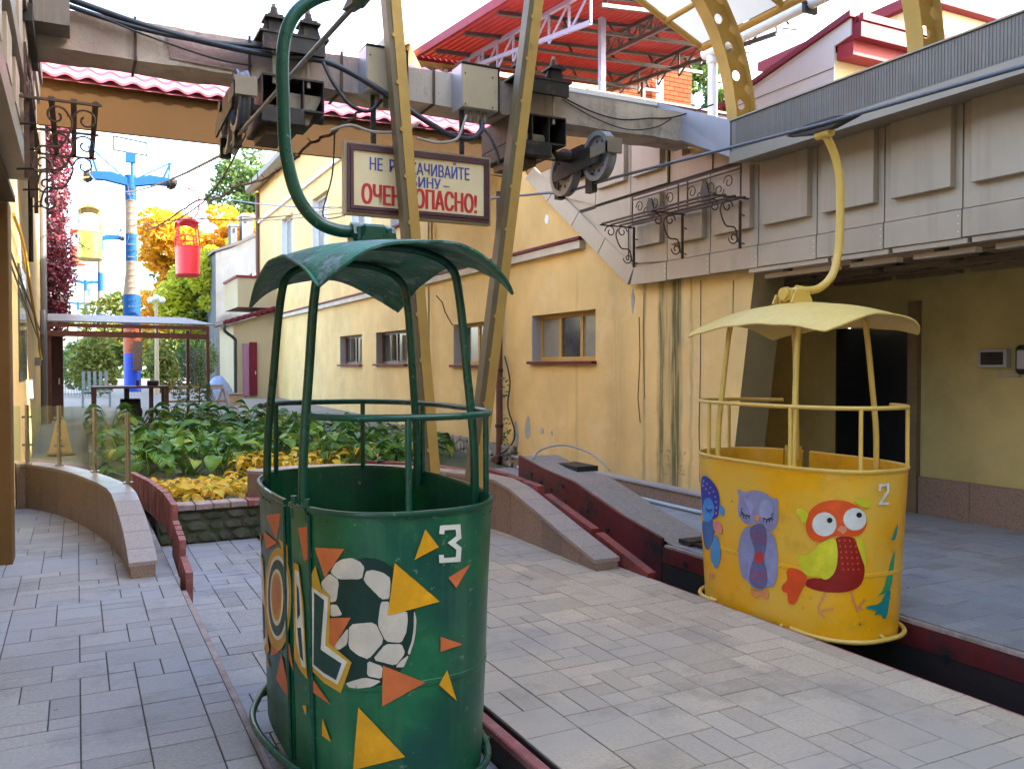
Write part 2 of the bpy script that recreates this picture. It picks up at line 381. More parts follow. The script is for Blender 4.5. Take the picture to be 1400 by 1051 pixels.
def bez(p0, p1, p2, p3, n=10):
    P = [Vector(p) for p in (p0, p1, p2, p3)]
    return [P[0] * (1 - t) ** 3 + P[1] * 3 * t * (1 - t) ** 2 + P[2] * 3 * t * t * (1 - t) + P[3] * t ** 3 for t in [i / n for i in range(n + 1)]]
def smoothline(pts, k=5):
    """Catmull-Rom through the points"""
    P = [Vector(p) for p in pts]; out = []
    for i in range(len(P) - 1):
        a = P[max(0, i - 1)]; b = P[i]; c = P[i + 1]; d = P[min(len(P) - 1, i + 2)]
        for j in range(k):
            t = j / k
            out.append(0.5 * ((2 * b) + (c - a) * t + (2 * a - 5 * b + 4 * c - d) * t * t + (3 * b - a - 3 * c + d) * t ** 3))
    out.append(P[-1]); return out
def sag(a, b, dz, n=14):
    a = Vector(a); b = Vector(b)
    return [a.lerp(b, i / n) - Vector((0, 0, dz * 4 * (i / n) * (1 - i / n))) for i in range(n + 1)]
def struct(o): o['kind'] = 'structure'; return o

# ================================================================== GROUND AND PLATFORMS
def terrain():
    ys = [-300, -20, 9.0, 9.75, 9.8, 12.0, 14, 16, 18, 20, 24, 30, 40, 60, 120, 300, 900]
    zs = [-.72, -.72, -.72, -.72, -.03, -.03, .05, .18, .32, .42, .46, .5, .55, .6, .6, .6, .6]
    xs = [-600, -60, -10, -3, 0, 2, 4, 6.5, 10, 60, 600]
    m = MB(); V = []; F = []
    for y, z in zip(ys, zs):
        for x in xs: V.append((x, y, z + (random.uniform(-.015, .015) if 12 < y < 60 else 0)))
    n = len(xs)
    for j in range(len(ys) - 1):
        for i in range(n - 1): F.append((j * n + i, j * n + i + 1, (j + 1) * n + i + 1, (j + 1) * n + i))
    m.add(V, F); return m
struct(terrain().build('ground', M_ASPH))

# paver shapes are shared meshes, one per format
PU = {}
def paver_mesh(w, h, u, pm):
    key = (w, h, round(u, 4), pm.name)
    if key not in PU:
        g = 0.0028
        m = MB().cbox(-w * u / 2 + g, -h * u / 2 + g, -.03, w * u / 2 - g, h * u / 2 - g, 0, .002)
        PU[key] = mesh_of(m, 'paver', pm)
    return PU[key]
FMT = [(2, 2), (2, 1), (1, 2), (1, 1), (3, 1), (2, 3), (3, 2)]
FW = [30, 30, 16, 9, 9, 3, 6]
def pave(parent, x0, x1, y0, y1, z, u, seed, skip=None, limit=295, pm=M_PAV):
    """fills a rectangle with mixed-format granite pavers; the nearest ones are parts, the rest one joined part"""
    rnd = random.Random(seed)
    nx = int(round((x1 - x0) / u)); ny = int(round((y1 - y0) / u)); occ = set(); tiles = []
    for j in range(ny):
        for i in range(nx):
            if (i, j) in occ: continue
            opts = rnd.choices(FMT, FW, k=8) + [(1, 1)]
            for (w, h) in opts:
                cells = [(i + a, j + b) for a in range(w) for b in range(h)]
                if i + w <= nx and j + h <= ny and not any(c in occ for c in cells): break
            occ.update(cells)
            cx = x0 + (i + w / 2) * u; cy = y0 + (j + h / 2) * u
            if skip and skip(cx, cy): continue
            tiles.append((cx, cy, w, h))
    vis = lambda t: (0 if (t[0] + .35 > t[1] * -.07 and t[1] > 1.6 and t[0] < t[1] * 1.75) else 1e3) + math.hypot(t[0], t[1])
    tiles.sort(key=vis)
    for t in tiles[:limit]:
        inst('paver', paver_mesh(t[2], t[3], u, pm), pm, parent, (t[0], t[1], z + rnd.uniform(-.0015, .0015)), (rnd.uniform(-.003, .003), rnd.uniform(-.003, .003), 0))
    if tiles[limit:]:
        m = MB()
        for t in tiles[limit:]:
            g = .0028; dz = rnd.uniform(-.0015, .0015)
            m.cbox(t[0] - t[2] * u / 2 + g, t[1] - t[3] * u / 2 + g, z - .03, t[0] + t[2] * u / 2 - g, t[1] + t[3] * u / 2 - g, z + dz, .003)
        m.build('paver_field', pm, parent, kind='stuff')

def platform(name, x0, x1, y0, y1, z, u, seed, base_z, skip=None, wall=None, limit=295, pm=M_PAV):
    b = MB().box(x0 - .004, y0, base_z, x1 + .004, y1, z - .007).build(name, wall or M_GRT)
    struct(b)
    pave(b, x0, x1, y0, y1, z, u, seed, skip, limit, pm)
    return b
platform('left_platform', -.65, .65, -2.0, 11.0, 0, .13, 3, -.7, skip=lambda x, y: y < .8)
platform('island_platform', 1.70, 3.84, -2.0, 9.5, 0, 2.14 / 16, 5, -.7, skip=lambda x, y: y < .8, wall=M_PIT, pm=M_PAVW)
platform('right_platform', 4.735, 4.735 + .1372 * 25, -2.0, 12.0, 0, .1372, 8, -.7, skip=lambda x, y: y < 1.2 or (y > 6.2 and x < 5.2), wall=M_PIT)
platform('track_bed', .672, .672 + .137 * 7, .6, 8.9, -.16, .137, 11, -.7, skip=lambda x, y: y < 1.5)
m = MB().box(3.87, -2, -.7, 4.70, 9.6, -.55); struct(m.build('pit_floor', M_PIT))

# edge beams and pit linings
m = MB().box(.655, 2.0, -.155, .70, 6.62, -.035, .006)
e = tag(m.build('edge_beam', M_CURB), 'worn pinkish timber beam along the left platform edge', 'edge beam')
m = MB().box(1.632, -.5, -.66, 1.648, 7.2, -.055); t_ = MB().box(1.625, -.5, -.052, 1.682, 7.2, -.012, .006)
e = empty('edge_beam', (1.64, 3, -.1), 'pale pink edge beam over black lining, beside the green cabin', 'edge beam')
t_.build('beam', M_REDL, e); m.build('lining', M_PIT, e)
e = empty('edge_beam', (3.86, 3, -.1), 'thin pink strip edging the brick platform before the yellow cabin', 'edge beam')
MB().box(3.846, -.5, -.03, 3.862, 5.5, -.006).build('strip', M_REDL, e); MB().box(3.846, -.5, -.66, 3.858, 9.4, -.032).build('lining', M_PIT, e)

# red plank guide wall on the far side of the yellow cabin's pit
e = empty('guide_wall', (4.70, 6, 0), 'high dark red plank guide wall with bolt holes beyond the yellow cabin pit', 'guide wall')
top = [(9.05, .53), (8.5, .44), (7.8, .37), (6.9, .155), (6.25, .045)]
m = MB().prism([(9.05, -.66)] + top + [(6.25, -.66)], 0, 4.69, 4.725).build('upper_board', mat('red_board_face', (0.16, 0.020, 0.022), 0.5, var=(3, 0.4), bump=(20, 0.4), dirt=((0.02, 0.02, 0.022), 1.5, 0.50, 0.62)), e)
MB().box(4.69, -.5, -.17, 4.722, 6.245, -.035).build('plank', mat('red_board_face', (0, 0, 0)), e)
MB().box(4.695, -.5, -.66, 4.72, 6.245, -.173).build('lining', M_PIT, e)
MB().box(4.69, -.5, -.03, 4.73, 6.2, -.008).build('edge_strip', M_CURB, e)
for (y, z) in ((8.72, .34), (8.5, .27), (8.26, .22), (7.95, .14), (7.5, .1), (7.12, -.03), (7.12, -.14), (6.75, -.2), (5.9, -.12), (5.65, -.2), (5.3, -.14), (4.9, -.22), (3.4, -.17), (8.0, .3)):
    MB().cyl((4.682, y, z), (4.692, y, z), .026, 12).build('bolt', M_BLK, e)
V = []
for (y, z) in top[:4] + [(6.15, .012)]: V += [(4.728, y, z - .012), (5.22, y, z - .012)]
m = MB().add(V, [(2 * i, 2 * i + 1, 2 * i + 3, 2 * i + 2) for i in range(4)])
n = len(V) // 2
V2 = [(x, y, -.3) for (x, y, z) in V]
m.add([V[2 * i + 1] for i in range(n)] + [V2[2 * i + 1] for i in range(n)], [(i, i + 1, n + i + 1, n + i) for i in range(n - 1)])
m.add([V[0], V[1], V2[1], V2[0]], [(0, 1, 2, 3)]); m.add([V[-2], V[-1], V2[-1], V2[-2]], [(0, 1, 2, 3)])
m.build('ramp_slab', mat('gritty_ramp', (0.30, 0.25, 0.215), 0.95, var=(30, .25), bump=(60, .8)), e)
MB().box(4.80, 5.98, .012, 5.12, 6.14, .05).box(4.84, 5.86, .012, 5.2, 5.97, .036).build('step_block', M_DARKST, e)
c = empty('looped_cable', (5.0, 8.9, .5), 'grey cable loop on a black mat at the top of the red guide wall', 'cable')
MB().tube(smoothline([(4.80, 8.9, .5), (4.95, 8.95, .60), (5.15, 8.75, .66), (5.3, 8.4, .58), (5.36, 8.1, .42)], 5), .012, 6).build('cable', mat('grey_cable', (.3, .32, .33), .5), c, 40)
MB().box(5.02, 8.25, .40, 5.3, 8.75, .46).build('mat', M_BLK, c)

# curved granite parapets on both platforms
def granite_wall(label, path, th, side, zb=-.05, seg_label=None):
    """path: (x,y,ztop) along the face the camera sees; thickness goes to `side`"""
    e = empty('granite_parapet', (path[0][0], path[0][1], 0), label, 'parapet')
    P = [Vector(p) for p in path]; O = []
    for i, p in enumerate(P):
        a = P[max(0, i - 1)]; b = P[min(len(P) - 1, i + 1)]; d = (b - a); d.z = 0; d.normalize()
        O.append(Vector((p.x + side * d.y * th, p.y - side * d.x * th, p.z)))
    gap = .003
    for i in range(len(P) - 1):
        a, b, oa, ob = P[i].copy(), P[i + 1].copy(), O[i].copy(), O[i + 1].copy()
        t = gap / max(.01, (b - a).length)
        a2 = a.lerp(b, t); b2 = b.lerp(a, t); oa2 = oa.lerp(ob, t); ob2 = ob.lerp(oa, t)
        V = [(q.x, q.y, zz) for zz in (0, 1) for q in (a2, b2, ob2, oa2)]
        V = [(v[0], v[1], zb if v[2] == 0 else (a, b, ob, oa)[k % 4].z - .032) for k, v in enumerate(V)]
        MB().add(V, [(0, 1, 2, 3), (4, 7, 6, 5), (0, 4, 5, 1), (1, 5, 6, 2), (2, 6, 7, 3), (3, 7, 4, 0)]).build('facing_slab', M_GRAN, e)
        ex = .015
        da = (a - oa); da.z = 0; da.normalize(); db = (b - ob); db.z = 0; db.normalize()
        A, B2, OA, OB = a2 + da * ex, b2 + db * ex, oa2 - da * ex, ob2 - db * ex
        V = [(q.x, q.y, q.z - .03) for q in (A, B2, OB, OA)] + [(q.x, q.y, q.z) for q in (A, B2, OB, OA)]
        MB().add(V, [(0, 1, 2, 3), (4, 7, 6, 5), (0, 4, 5, 1), (1, 5, 6, 2), (2, 6, 7, 3), (3, 7, 4, 0)]).build('coping_slab', M_GRANT, e)
    return e
LP = smoothline([(-.64, 11.2, .5), (-.40, 11.15, .5), (-.04, 10.45, .5), (.23, 9.5, .5), (.41, 8.55, .5), (.46, 8.05, .44), (.505, 7.5, .27), (.52, 7.0, .12)], 2)
LP[0].x = -.64
granite_wall('curved polished granite parapet sloping down on the left platform, under the glass', [tuple(p) for p in LP], .17, 1)
RP = smoothline([(3.595, 5.62, .09), (3.62, 6.2, .21), (3.635, 6.9, .375), (3.63, 7.5, .49), (3.42, 8.2, .5), (3.05, 8.85, .5), (2.5, 9.25, .5), (1.95, 9.25, .5), (1.72, 9.1, .5)], 2)
granite_wall('long curved granite ramp parapet on the brick platform behind the green cabin', [tuple(p) for p in RP], .20, 1)

def pads(label, path, w, h, name='board', m=M_RED):
    e = empty('guard_boards', tuple(Vector(path[0][0])), label, 'guard board')
    for (a, b) in path:
        mm = MB().bar((a[0], a[1], a[2] - h / 2), (b[0], b[1], b[2] - h / 2), w, h, up=(0, 0, 1)); mm.build(name, m, e)
    return e
def run(pts, n0, g=.012):
    """cuts a polyline into boards with small gaps"""
    out = []
    for i in range(len(pts) - 1):
        a = Vector(pts[i]); b = Vector(pts[i + 1]); k = max(1, int(round((b - a).length / n0)))
        for j in range(k):
            p = a.lerp(b, j / k); q = a.lerp(b, (j + 1) / k); d = (q - p).normalized() * g
            out.append((p + d, q - d))
    return out
pads('short red boards stepping down outside the left granite parapet', run([(.50, 9.7, .50), (.63, 8.9, .49), (.70, 8.2, .47), (.725, 7.7, .43)], .20) + run([(.725, 7.66, .31), (.725, 7.1, .24)], .13) + run([(.725, 7.06, .13), (.725, 6.66, .08)], .5), .05, .30, m=M_REDL)
pads('narrow red boards stepping down behind the granite ramp, between it and the pit', run([(3.95, 8.6, .50), (3.90, 7.75, .50), (3.90, 7.05, .465)], .45) + [((3.90, 6.95, .41), (3.90, 6.12, .225))] + [((3.90, 6.05, .205), (3.87, 5.28, .035))], .075, .10)
pads('lower dark red panel below the stepped boards at the pit edge', [((3.868, 9.0, .33), (3.868, 7.0, .33)), ((3.868, 6.98, .30), (3.868, 6.2, .14))], .02, .42, name='panel', m=M_PIT)
# red bricks edging the bed behind the ramp
e = empty('brick_edging', (4.5, 10, .1), 'curved row of red bricks edging the bed below the yellow wall', 'brick edging')
for p, q in run([(3.7, 11.9, .18), (4.3, 11.2, .18), (4.55, 10.2, .18), (4.62, 9.3, .18)], .24, .006):
    MB().bar(p, q, .12, .12).build('brick', M_REDL, e)

# stone retaining wall and planting bed
e = empty('retaining_wall', (1.2, 8.95, -.16), 'low mossy rubble wall holding up the flower bed', 'garden wall')
MB().box(.69, 8.99, -.2, 1.9, 9.3, .17).build('core', M_SOIL, e)
rnd = random.Random(4)
z = -.17
for row, hh in enumerate((.12, .11, .10)):
    x = .69
    while x < 1.86:
        w = rnd.uniform(.09, .24); w = min(w, 1.88 - x)
        bm = bmesh.new(); bmesh.ops.create_icosphere(bm, subdivisions=1, radius=1)
        V = [(x + w / 2 + v.co.x * w * .56 * rnd.uniform(.85, 1.1), 9.0 + v.co.y * .06, z + hh / 2 + v.co.z * hh * .58 * rnd.uniform(.85, 1.1)) for v in bm.verts]
        F = [[v.index for v in f.verts] for f in bm.faces]; bm.free()
        MB().add(V, F).build('stone', M_MOSS, e); x += w
    z += hh
for i in range(7):
    x = .70 + i * .168
    MB().cbox(x, 8.93 + rnd.uniform(-.01, .01), .175, x + .16, 9.16, .235 + rnd.uniform(-.004, .004), .006).build('cap_brick', M_CURB if i < 5 else M_REDL, e)
def bed():
    m = MB(); V = []; F = []
    nx, ny = 26, 60
    for j in range(ny + 1):
        y = 9.1 + j * (18.2 - 9.1) / ny
        xl = .69 if y < 9.6 else .60 - min(.45, (y - 9.6) * .3); xr = 1.75 + min(4.3, (y - 9.1) * 1.6) if y < 11.7 else 6.15
        for i in range(nx + 1):
            x = xl + (xr - xl) * i / nx
            base = .19 if y < 12 else .19 + min(.28, (y - 12) * .045)
            if x > 3.6: base -= min(.2, (x - 3.6) * .2)
            V.append((x, y, base + math.sin(x * 7 + y * 5) * .015 + random.uniform(-.01, .01)))
    for j in range(ny):
        for i in range(nx):
            a = j * (nx + 1) + i; F.append((a, a + 1, a + nx + 2, a + nx + 1))
    return m.add(V, F)
struct(bed().build('planting_bed', M_SOIL, smooth=60))

# ================================================================== YELLOW BUILDING ON THE RIGHT
def holed_wall(m, X, Xb, y0, y1, z0, z1, holes):
    """wall on plane x=X facing -X with rectangular openings; reveals go back to Xb"""
    ys = sorted({y0, y1, *[h[0] for h in holes], *[h[1] for h in holes]})
    zs = sorted({z0, z1, *[h[2] for h in holes], *[h[3] for h in holes]})
    for i in range(len(ys) - 1):
        for j in range(len(zs) - 1):
            cy = (ys[i] + ys[i + 1]) / 2; cz = (zs[j] + zs[j + 1]) / 2
            if any(h[0] < cy < h[1] and h[2] < cz < h[3] for h in holes): continue
            m.add([(X, ys[i], zs[j]), (X, ys[i + 1], zs[j]), (X, ys[i + 1], zs[j + 1]), (X, ys[i], zs[j + 1])], [(0, 1, 2, 3)])
    for (a, b, c, d) in holes:
        m.add([(X, a, c), (X, b, c), (X, b, d), (X, a, d), (Xb, a, c), (Xb, b, c), (Xb, b, d), (Xb, a, d)], [(0, 1, 5, 4), (1, 2, 6, 5), (2, 3, 7, 6), (3, 0, 4, 7)])
bld = empty('yellow_building', (6.2, 15, 0), 'long two storey building in cracked yellow render along the right side', 'building')
LOW = [(20.25, 22.2, 1.635, 2.37), (17.05, 19.15, 1.645, 2.365), (13.0, 14.57, 1.62, 2.355), (9.72, 11.52, 1.67, 2.36)]
UPP = [(27.6, 29.3, 4.62, 6.5), (23.4, 25.1, 4.62, 6.45), (19.5, 21.1, 4.62, 6.4), (16.9, 18.1, 4.62, 6.4)]
w = MB(); holed_wall(w, 6.2, 6.42, 7.12, 33.4, -.3, 8.3, LOW + UPP)
w.add([(6.2, 33.4, -.3), (14, 33.4, -.3), (14, 33.4, 8.3), (6.2, 33.4, 8.3)], [(0, 1, 2, 3)])
# keep the part over Y<17 lower, the roof terrace sits there
w2 = MB()
for f in w.f:
    w2.f.append(f)
w2.v = [(x, y, min(z, 3.95 if y < 7.5 else 4.38 if y < 12.9 else 5.85 if y < 16.8 else 99)) for (x, y, z) in w.v]
w2.build('wall', M_FAC, bld)
MB().prism([(6.70, 2.615), (7.115, -.05), (7.25, -.05), (7.25, 2.615)], 0, 6.203, 6.62).build('wall_end', mat('shaded_pier_render', (0.27, 0.19, 0.085), .85, var=(3, .15), bump=(20, .2)), bld)  # this end face lies in shade, and the brown colour carries that shade
MB().add([(6.2, 6.7, 2.62), (6.2, 7.118, -.1), (6.2, 7.1195, -.1), (6.2, 7.1195, 2.62)], [(0, 1, 2, 3)]).build('wall_edge', M_FAC, bld)
MB().box(6.25, 17.35, 8.3, 11.2, 33.2, 8.5).build('roof_slab', M_CONC, bld)
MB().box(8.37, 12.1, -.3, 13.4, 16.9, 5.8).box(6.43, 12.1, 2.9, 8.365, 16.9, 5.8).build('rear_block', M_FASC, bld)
MB().box(6.43, 12.08, 5.81, 13.5, 16.98, 5.86).build('terrace_slab', M_CONC, bld)
MB().box(8.2, 17.3, -.3, 11.2, 33.2, 8.29).build('rear_block', M_FAC2, bld)
g_ = MB(); g_.prism([(5.75, 8.22), (5.9, 8.1), (6.2, 8.25), (6.2, 8.4), (5.75, 8.4)], 1, 16.8, 33.6); g_.build('eave', M_OCHST, bld)
MB().box(6.10, 9.98, 3.20, 6.197, 33.4, 3.31).build('ledge', mat('ledge_render', (0.60, 0.52, 0.42), .8, var=(3, .15)), bld)
MB().box(6.07, 9.95, 3.315, 6.197, 33.4, 3.355).build('ledge_flashing', M_MAR, bld)
MB().box(6.12, 17.0, 6.95, 6.197, 33.4, 7.05).build('cornice_band', M_WHT, bld)
def window(parent, y0, y1, z0, z1, fm, panes, sill=True, tall=False, open_=False, gm=M_WGLL):
    e = bld; X = 6.38
    f = MB(); t = .06
    f.box(X - .03, y0 + .002, z0 + .002, X + .03, y1 - .002, z0 + t).box(X - .03, y0 + .002, z1 - t, X + .03, y1 - .002, z1 - .002)
    f.box(X - .03, y0 + .002, z0 + t + .001, X + .03, y0 + t, z1 - t - .001).box(X - .03, y1 - t, z0 + t + .001, X + .03, y1 - .002, z1 - t - .001)
    for k in range(1, panes):
        yy = y0 + (y1 - y0) * k / panes; f.box(X - .028, yy - .035, z0 + t + .001, X + .028, yy + .035, z1 - t - .001)
    w_ = f.build('window', fm, parent)
    for k in range(panes):
        a = y0 + (y1 - y0) * k / panes + .036; b = y0 + (y1 - y0) * (k + 1) / panes - .036
        MB().box(X - .004, a + .0, z0 + t, X + .004, b, z1 - t).build('pane', gm if (k % 2 == 0) else M_WGL, w_)
    MB().box(6.12, y0 - .03, z0 - .045, 6.196, y1 + .03, z0 - .004).build('sill', M_MAR, w_) if sill else None
    if open_:
        q = (y0 + y1) / 2 - .1
        MB().bar((6.10, q - .25, (z0 + z1) / 2 + .0), (6.3, q + .05, (z0 + z1) / 2 + .0), .03, z1 - z0 - .16).build('open_sash', M_WGLL, w_)
    return w_
for i, h in enumerate(LOW):
    window(bld, *h, M_BRN if i < 2 else M_OCHP, (2, 2, 2, 3)[i], open_=i < 2, gm=M_WGLL)
    MB().box(6.203, h[1] - .012, h[2] + .002, 6.36, h[1] - .004, h[3] - .002).build('reveal_lining', M_PALEG, bld)
for h in UPP:
    window(bld, *h, M_WHT, 1, sill=True)
    MB().box(6.203, h[1] - .012, h[2] + .002, 6.36, h[1] - .004, h[3] - .002).build('reveal_lining', M_WHT, bld)
# pipework on the facade
MB().tube(smoothline([(6.10, 12.45, 4.4), (6.10, 12.45, 2.5), (6.10, 12.45, .22), (6.02, 12.36, .12), (5.94, 12.28, .1)], 3), .055, 10).build('downpipe', M_BRN, bld, 40)
for z in (2.75, 1.5, .6): MB().cyl((6.10, 12.45, z), (6.10, 12.45, z + .05), .068, 10).build('pipe_clip', M_DARKST, bld)
MB().tube([(6.12, 33.2, 8.1), (6.12, 33.2, .5)], .07, 8).build('downpipe', M_BRN, bld)
MB().tube([(6.14, 15.66, 4.6), (6.14, 15.66, .5)], .02, 6).tube([(6.14, 15.62, 4.45), (6.14, 13.2, 4.55)], .02, 6).build('conduit', M_CREAM, bld)
MB().tube([(6.14, 15.5, 4.6), (6.14, 15.5, 3.4)], .025, 6).build('conduit', M_FAC2, bld)
# cracks and bare patches in the render
def patch(pts, m, off=.006):
    MB().prism(pts, 0, 6.2 - off, 6.199).build('bare_patch', m, bld)
rp = random.Random(3)
def blob(y, z, ry, rz, m=M_PALEG, n=11):
    patch([(y + ry * math.cos(2 * PI * i / n) * rp.uniform(.6, 1.15), z + rz * math.sin(2 * PI * i / n) * rp.uniform(.6, 1.15)) for i in range(n)], m)
M_BAREP = mat('bare_plaster', (.40, .39, .38), .9, var=(8, .3))
blob(8.86, 2.42, .035, .16, M_BAREP); blob(11.65, .62, .10, .20, M_BAREP); blob(11.2, .62, .06, .05, M_BAREP); blob(10.9, .62, .03, .04, M_BAREP); blob(12.85, 1.55, .09, .12, M_BAREP); blob(12.05, .5, .1, .25, M_BAREP)
blob(11.05, 3.75, .07, .09, M_WHT)
def crack(pts, w=.006):
    MB().tube([(6.196, y, z) for (y, z) in pts], w, 4).build('crack', M_JOINT, bld)
crack([(15.4, 2.95), (15.1, 2.8), (14.95, 2.6), (14.75, 2.45), (14.6, 2.35)], .012)
crack([(8.72, 2.2), (8.70, 1.7), (8.74, 1.2), (8.69, .9)]); crack([(7.55, 2.55), (7.55, 1.6), (7.57, .9), (7.55, .3)], .005); crack([(7.02, 2.5), (7.03, 2.0)], .004)
crack([(8.62, 2.5), (8.63, 1.9), (8.6, 1.2)], .004)
# granite plinth near, rubble plinth farther
MB().box(6.08, 7.1, -.2, 6.197, 11.9, .17).build('plinth', M_GRAN, bld)
MB().box(6.05, 7.1, .174, 6.197, 11.9, .20).build('plinth_cap', M_PALEG, bld)
rs = random.Random(9); y = 12.0
MB().box(6.14, 12.0, -.1, 6.197, 20, .32).build('stone_backing', M_SOIL, bld)
while y < 18.5:
    z = -.05 if y > 13 else .0
    wv = rs.uniform(.10, .24)
    while z < .30:
        hv = rs.uniform(.08, .2); hv = min(hv, .35 - z)
        n = 7; cy, cz = y + wv / 2, z + hv / 2
        pts = [(cy + wv * .52 * math.cos(2 * PI * i / n + .3) * rs.uniform(.85, 1.05), cz + hv * .54 * math.sin(2 * PI * i / n + .3) * rs.uniform(.85, 1.05)) for i in range(n)]
        MB().prism(pts, 0, 6.09 + rs.uniform(0, .02), 6.15).build('stone', M_STN, bld); z += hv
    y += wv
pipe = tag(MB().tube(smoothline([(6.0, 11.6, .05), (5.98, 9.5, .03), (5.95, 8.0, .03), (5.96, 7.1, .03), (6.0, 6.6, .03), (6.3, 6.45, .03)], 4), .022, 8).build('ground_pipe', mat('pale_pipe', (.42, .5, .56), .4), smooth=60), 'thin pale blue pipe lying along the foot of the yellow wall', 'pipe')
cc = empty('wall_creeper', (6.1, 12.2, 0), 'thin leafy creeper on a black cable beside the brown downpipe', 'plant')
MB().tube(smoothline([(6.15, 12.35, 1.75), (6.12, 12.1, 1.35), (6.13, 12.2, .95), (6.13, 11.95, .55), (6.1, 12.1, .3), (6.05, 12.4, .15), (6.1, 11.8, .25)], 4), .013, 5).build('stem', M_BLK, cc)

# ---- taupe cladding with raised panels and seamed cornice
clad = empty('cladding_overhang', (6.05, 4, 2.58), 'taupe metal clad overhang with raised square panels above the arcade', 'cladding')
outer = [(-3, 2.58), (8.76, 2.60), (11.45, 4.42), (7.8, 4.42), (7.75, 3.95), (-3, 3.95)]
MB().prism(outer, 0, 6.088, 6.195).build('backing', M_CLAD, clad)
for s_ in (0.0, .72, 1.43, 2.14, 2.86, 3.575, 4.297, 5.01, 5.743, 6.498, 7.225, 7.975, 8.703):
    MB().box(6.08, s_ - .007, 2.80, 6.087, s_ + .007, 3.9 if s_ < 7.8 else 4.4).build('joint', M_JOINT, clad)
MB().box(6.08, -3, 2.794, 6.087, 8.62, 2.804).box(6.08, 6.4, 3.66, 6.087, 10.2, 3.70).build('joint', M_JOINT, clad)
seams = [-.7, .0, .72, 1.43, 2.14, 2.86, 3.575, 4.297, 5.01, 5.743, 6.498, 7.225, 7.975, 8.703, 9.5, 10.3, 11.2]
def clip_diag(y, z): return z > 2.80 + max(0, (y - 8.62)) * .675
for i in range(len(seams) - 1):
    a, b = seams[i] + .007, seams[i + 1] - .007
    # lower band
    if a < 8.62:
        MB().prism([(a - .0, 2.58), (min(b, 8.7), 2.585), (min(b, 8.62), 2.795), (a, 2.795)], 0, 6.045, 6.084).build('band_plate', M_CLAD, clad)
    for (z0, z1) in ((2.803, 3.66), (3.70, 4.40)):
        if z0 > 3.6 and a < 7.7: continue
        if z0 < 3 and a > 9.4: continue
        zl = z0; dl = lambda yy: 2.80 + max(0, yy - 8.62) * .675
        zb = max(z0, dl(b))
        za = max(z0, dl(a))
        if za > z1 - .3: continue
        MB().prism([(a, za), (b, min(zb, z1 - .02)), (b, z1), (a, z1)], 0, 6.055, 6.084).build('panel_plate', M_CLAD, clad)
        if zb < z1 - .4:
            ya, yb = a + .055, b - .10
            MB().box(5.99, ya, max(zb, z0) + .17, 6.053, yb, z1 - .05, .004).build('raised_panel', M_CLAD, clad)
for s_ in seams[1:13]:
    for zz in (2.63, 2.69, 2.75):
        MB().cyl((6.0425, s_ + .03, zz), (6.0455, s_ + .03, zz), .0055, 6).build('rivet', M_WHT, clad)
# diagonal band
for k in range(4):
    t0, t1 = k * .215, (k + 1) * .215 - .004
    p = lambda t: (8.76 + 3.14 * t, 2.60 + 2.12 * t)
    q = lambda t: (8.62 + 3.0 * t, 2.80 + 2.02 * t)
    MB().prism([p(t0), p(t1), q(t1), q(t0)], 0, 6.045, 6.084).build('band_plate', M_CLAD, clad)
cor = MB()
MB().box(5.60, -3, 3.645, 6.2, 6.38, 3.93).build('cornice', M_SEAM, clad)
MB().prism([(5.585, 3.53), (6.04, 3.60), (6.04, 3.64), (5.585, 3.64)], 1, -3, 6.395).build('cornice_lip', M_CLADL, clad)
for k in range(290):
    y = -1.2 + k * .026
    if y < 6.36: cor.box(5.5955, y, 3.655, 5.5995, y + .008, 3.925)
cor.build('standing_ribs', M_SEAM, clad, kind='stuff')
MB().box(5.58, -3, 3.932, 6.2, 6.40, 3.945).build('cornice_cap', M_CLADL, clad)
fl = MB()
A0, A1 = (5.60, 6.405, 3.60), (5.60, 6.405, 3.95); B0, B1 = (5.74, 7.8, 4.20), (5.78, 7.8, 4.52); C0, C1 = (4.40, 7.8, 4.28), (4.40, 7.8, 4.52)
bk = lambda p, dx, dy: (p[0] + dx, p[1] + dy, p[2] + .02)
fl.add([A0, A1, B1, B0, bk(A0, .6, .02), bk(A1, .6, .02), bk(B1, .5, .35), bk(B0, .5, .35)], [(0, 1, 2, 3), (1, 5, 6, 2), (4, 7, 6, 5), (0, 3, 7, 4), (0, 4, 5, 1), (3, 2, 6, 7)])
fl.build('corner_flashing', M_LAV, clad)
f2 = MB(); f2.add([B0, B1, C1, C0, (5.78, 8.2, 4.2), (5.78, 8.2, 4.56), (4.4, 8.2, 4.56), (4.4, 8.2, 4.28)], [(0, 3, 2, 1), (1, 2, 6, 5), (4, 5, 6, 7), (2, 3, 7, 6), (0, 1, 5, 4), (0, 4, 7, 3)])
f2.build('rear_flashing', M_LAV, clad)
MB().bar((4.40, 7.79, 4.50), (5.77, 7.79, 4.50), .015, .045).build('flashing_bead', M_WHT, clad)

# ---- arcade
arc = empty('arcade', (7.2, 3, 0), 'dark arcade with a black doorway behind the yellow cabin', 'arcade')
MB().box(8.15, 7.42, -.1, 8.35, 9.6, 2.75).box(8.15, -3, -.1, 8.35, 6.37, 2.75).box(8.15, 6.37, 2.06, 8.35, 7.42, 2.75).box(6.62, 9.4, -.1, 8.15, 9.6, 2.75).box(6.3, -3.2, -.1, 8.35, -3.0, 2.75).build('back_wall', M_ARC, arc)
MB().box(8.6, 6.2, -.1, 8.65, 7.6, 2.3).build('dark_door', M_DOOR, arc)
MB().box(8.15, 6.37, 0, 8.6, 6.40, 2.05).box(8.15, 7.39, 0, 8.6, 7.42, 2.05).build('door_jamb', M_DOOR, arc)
MB().box(8.08, 6.25, -.01, 8.148, 6.37, 2.3).build('pier', mat('brown_pier', (.2, .13, .06), .8, var=(3, .2)), arc)
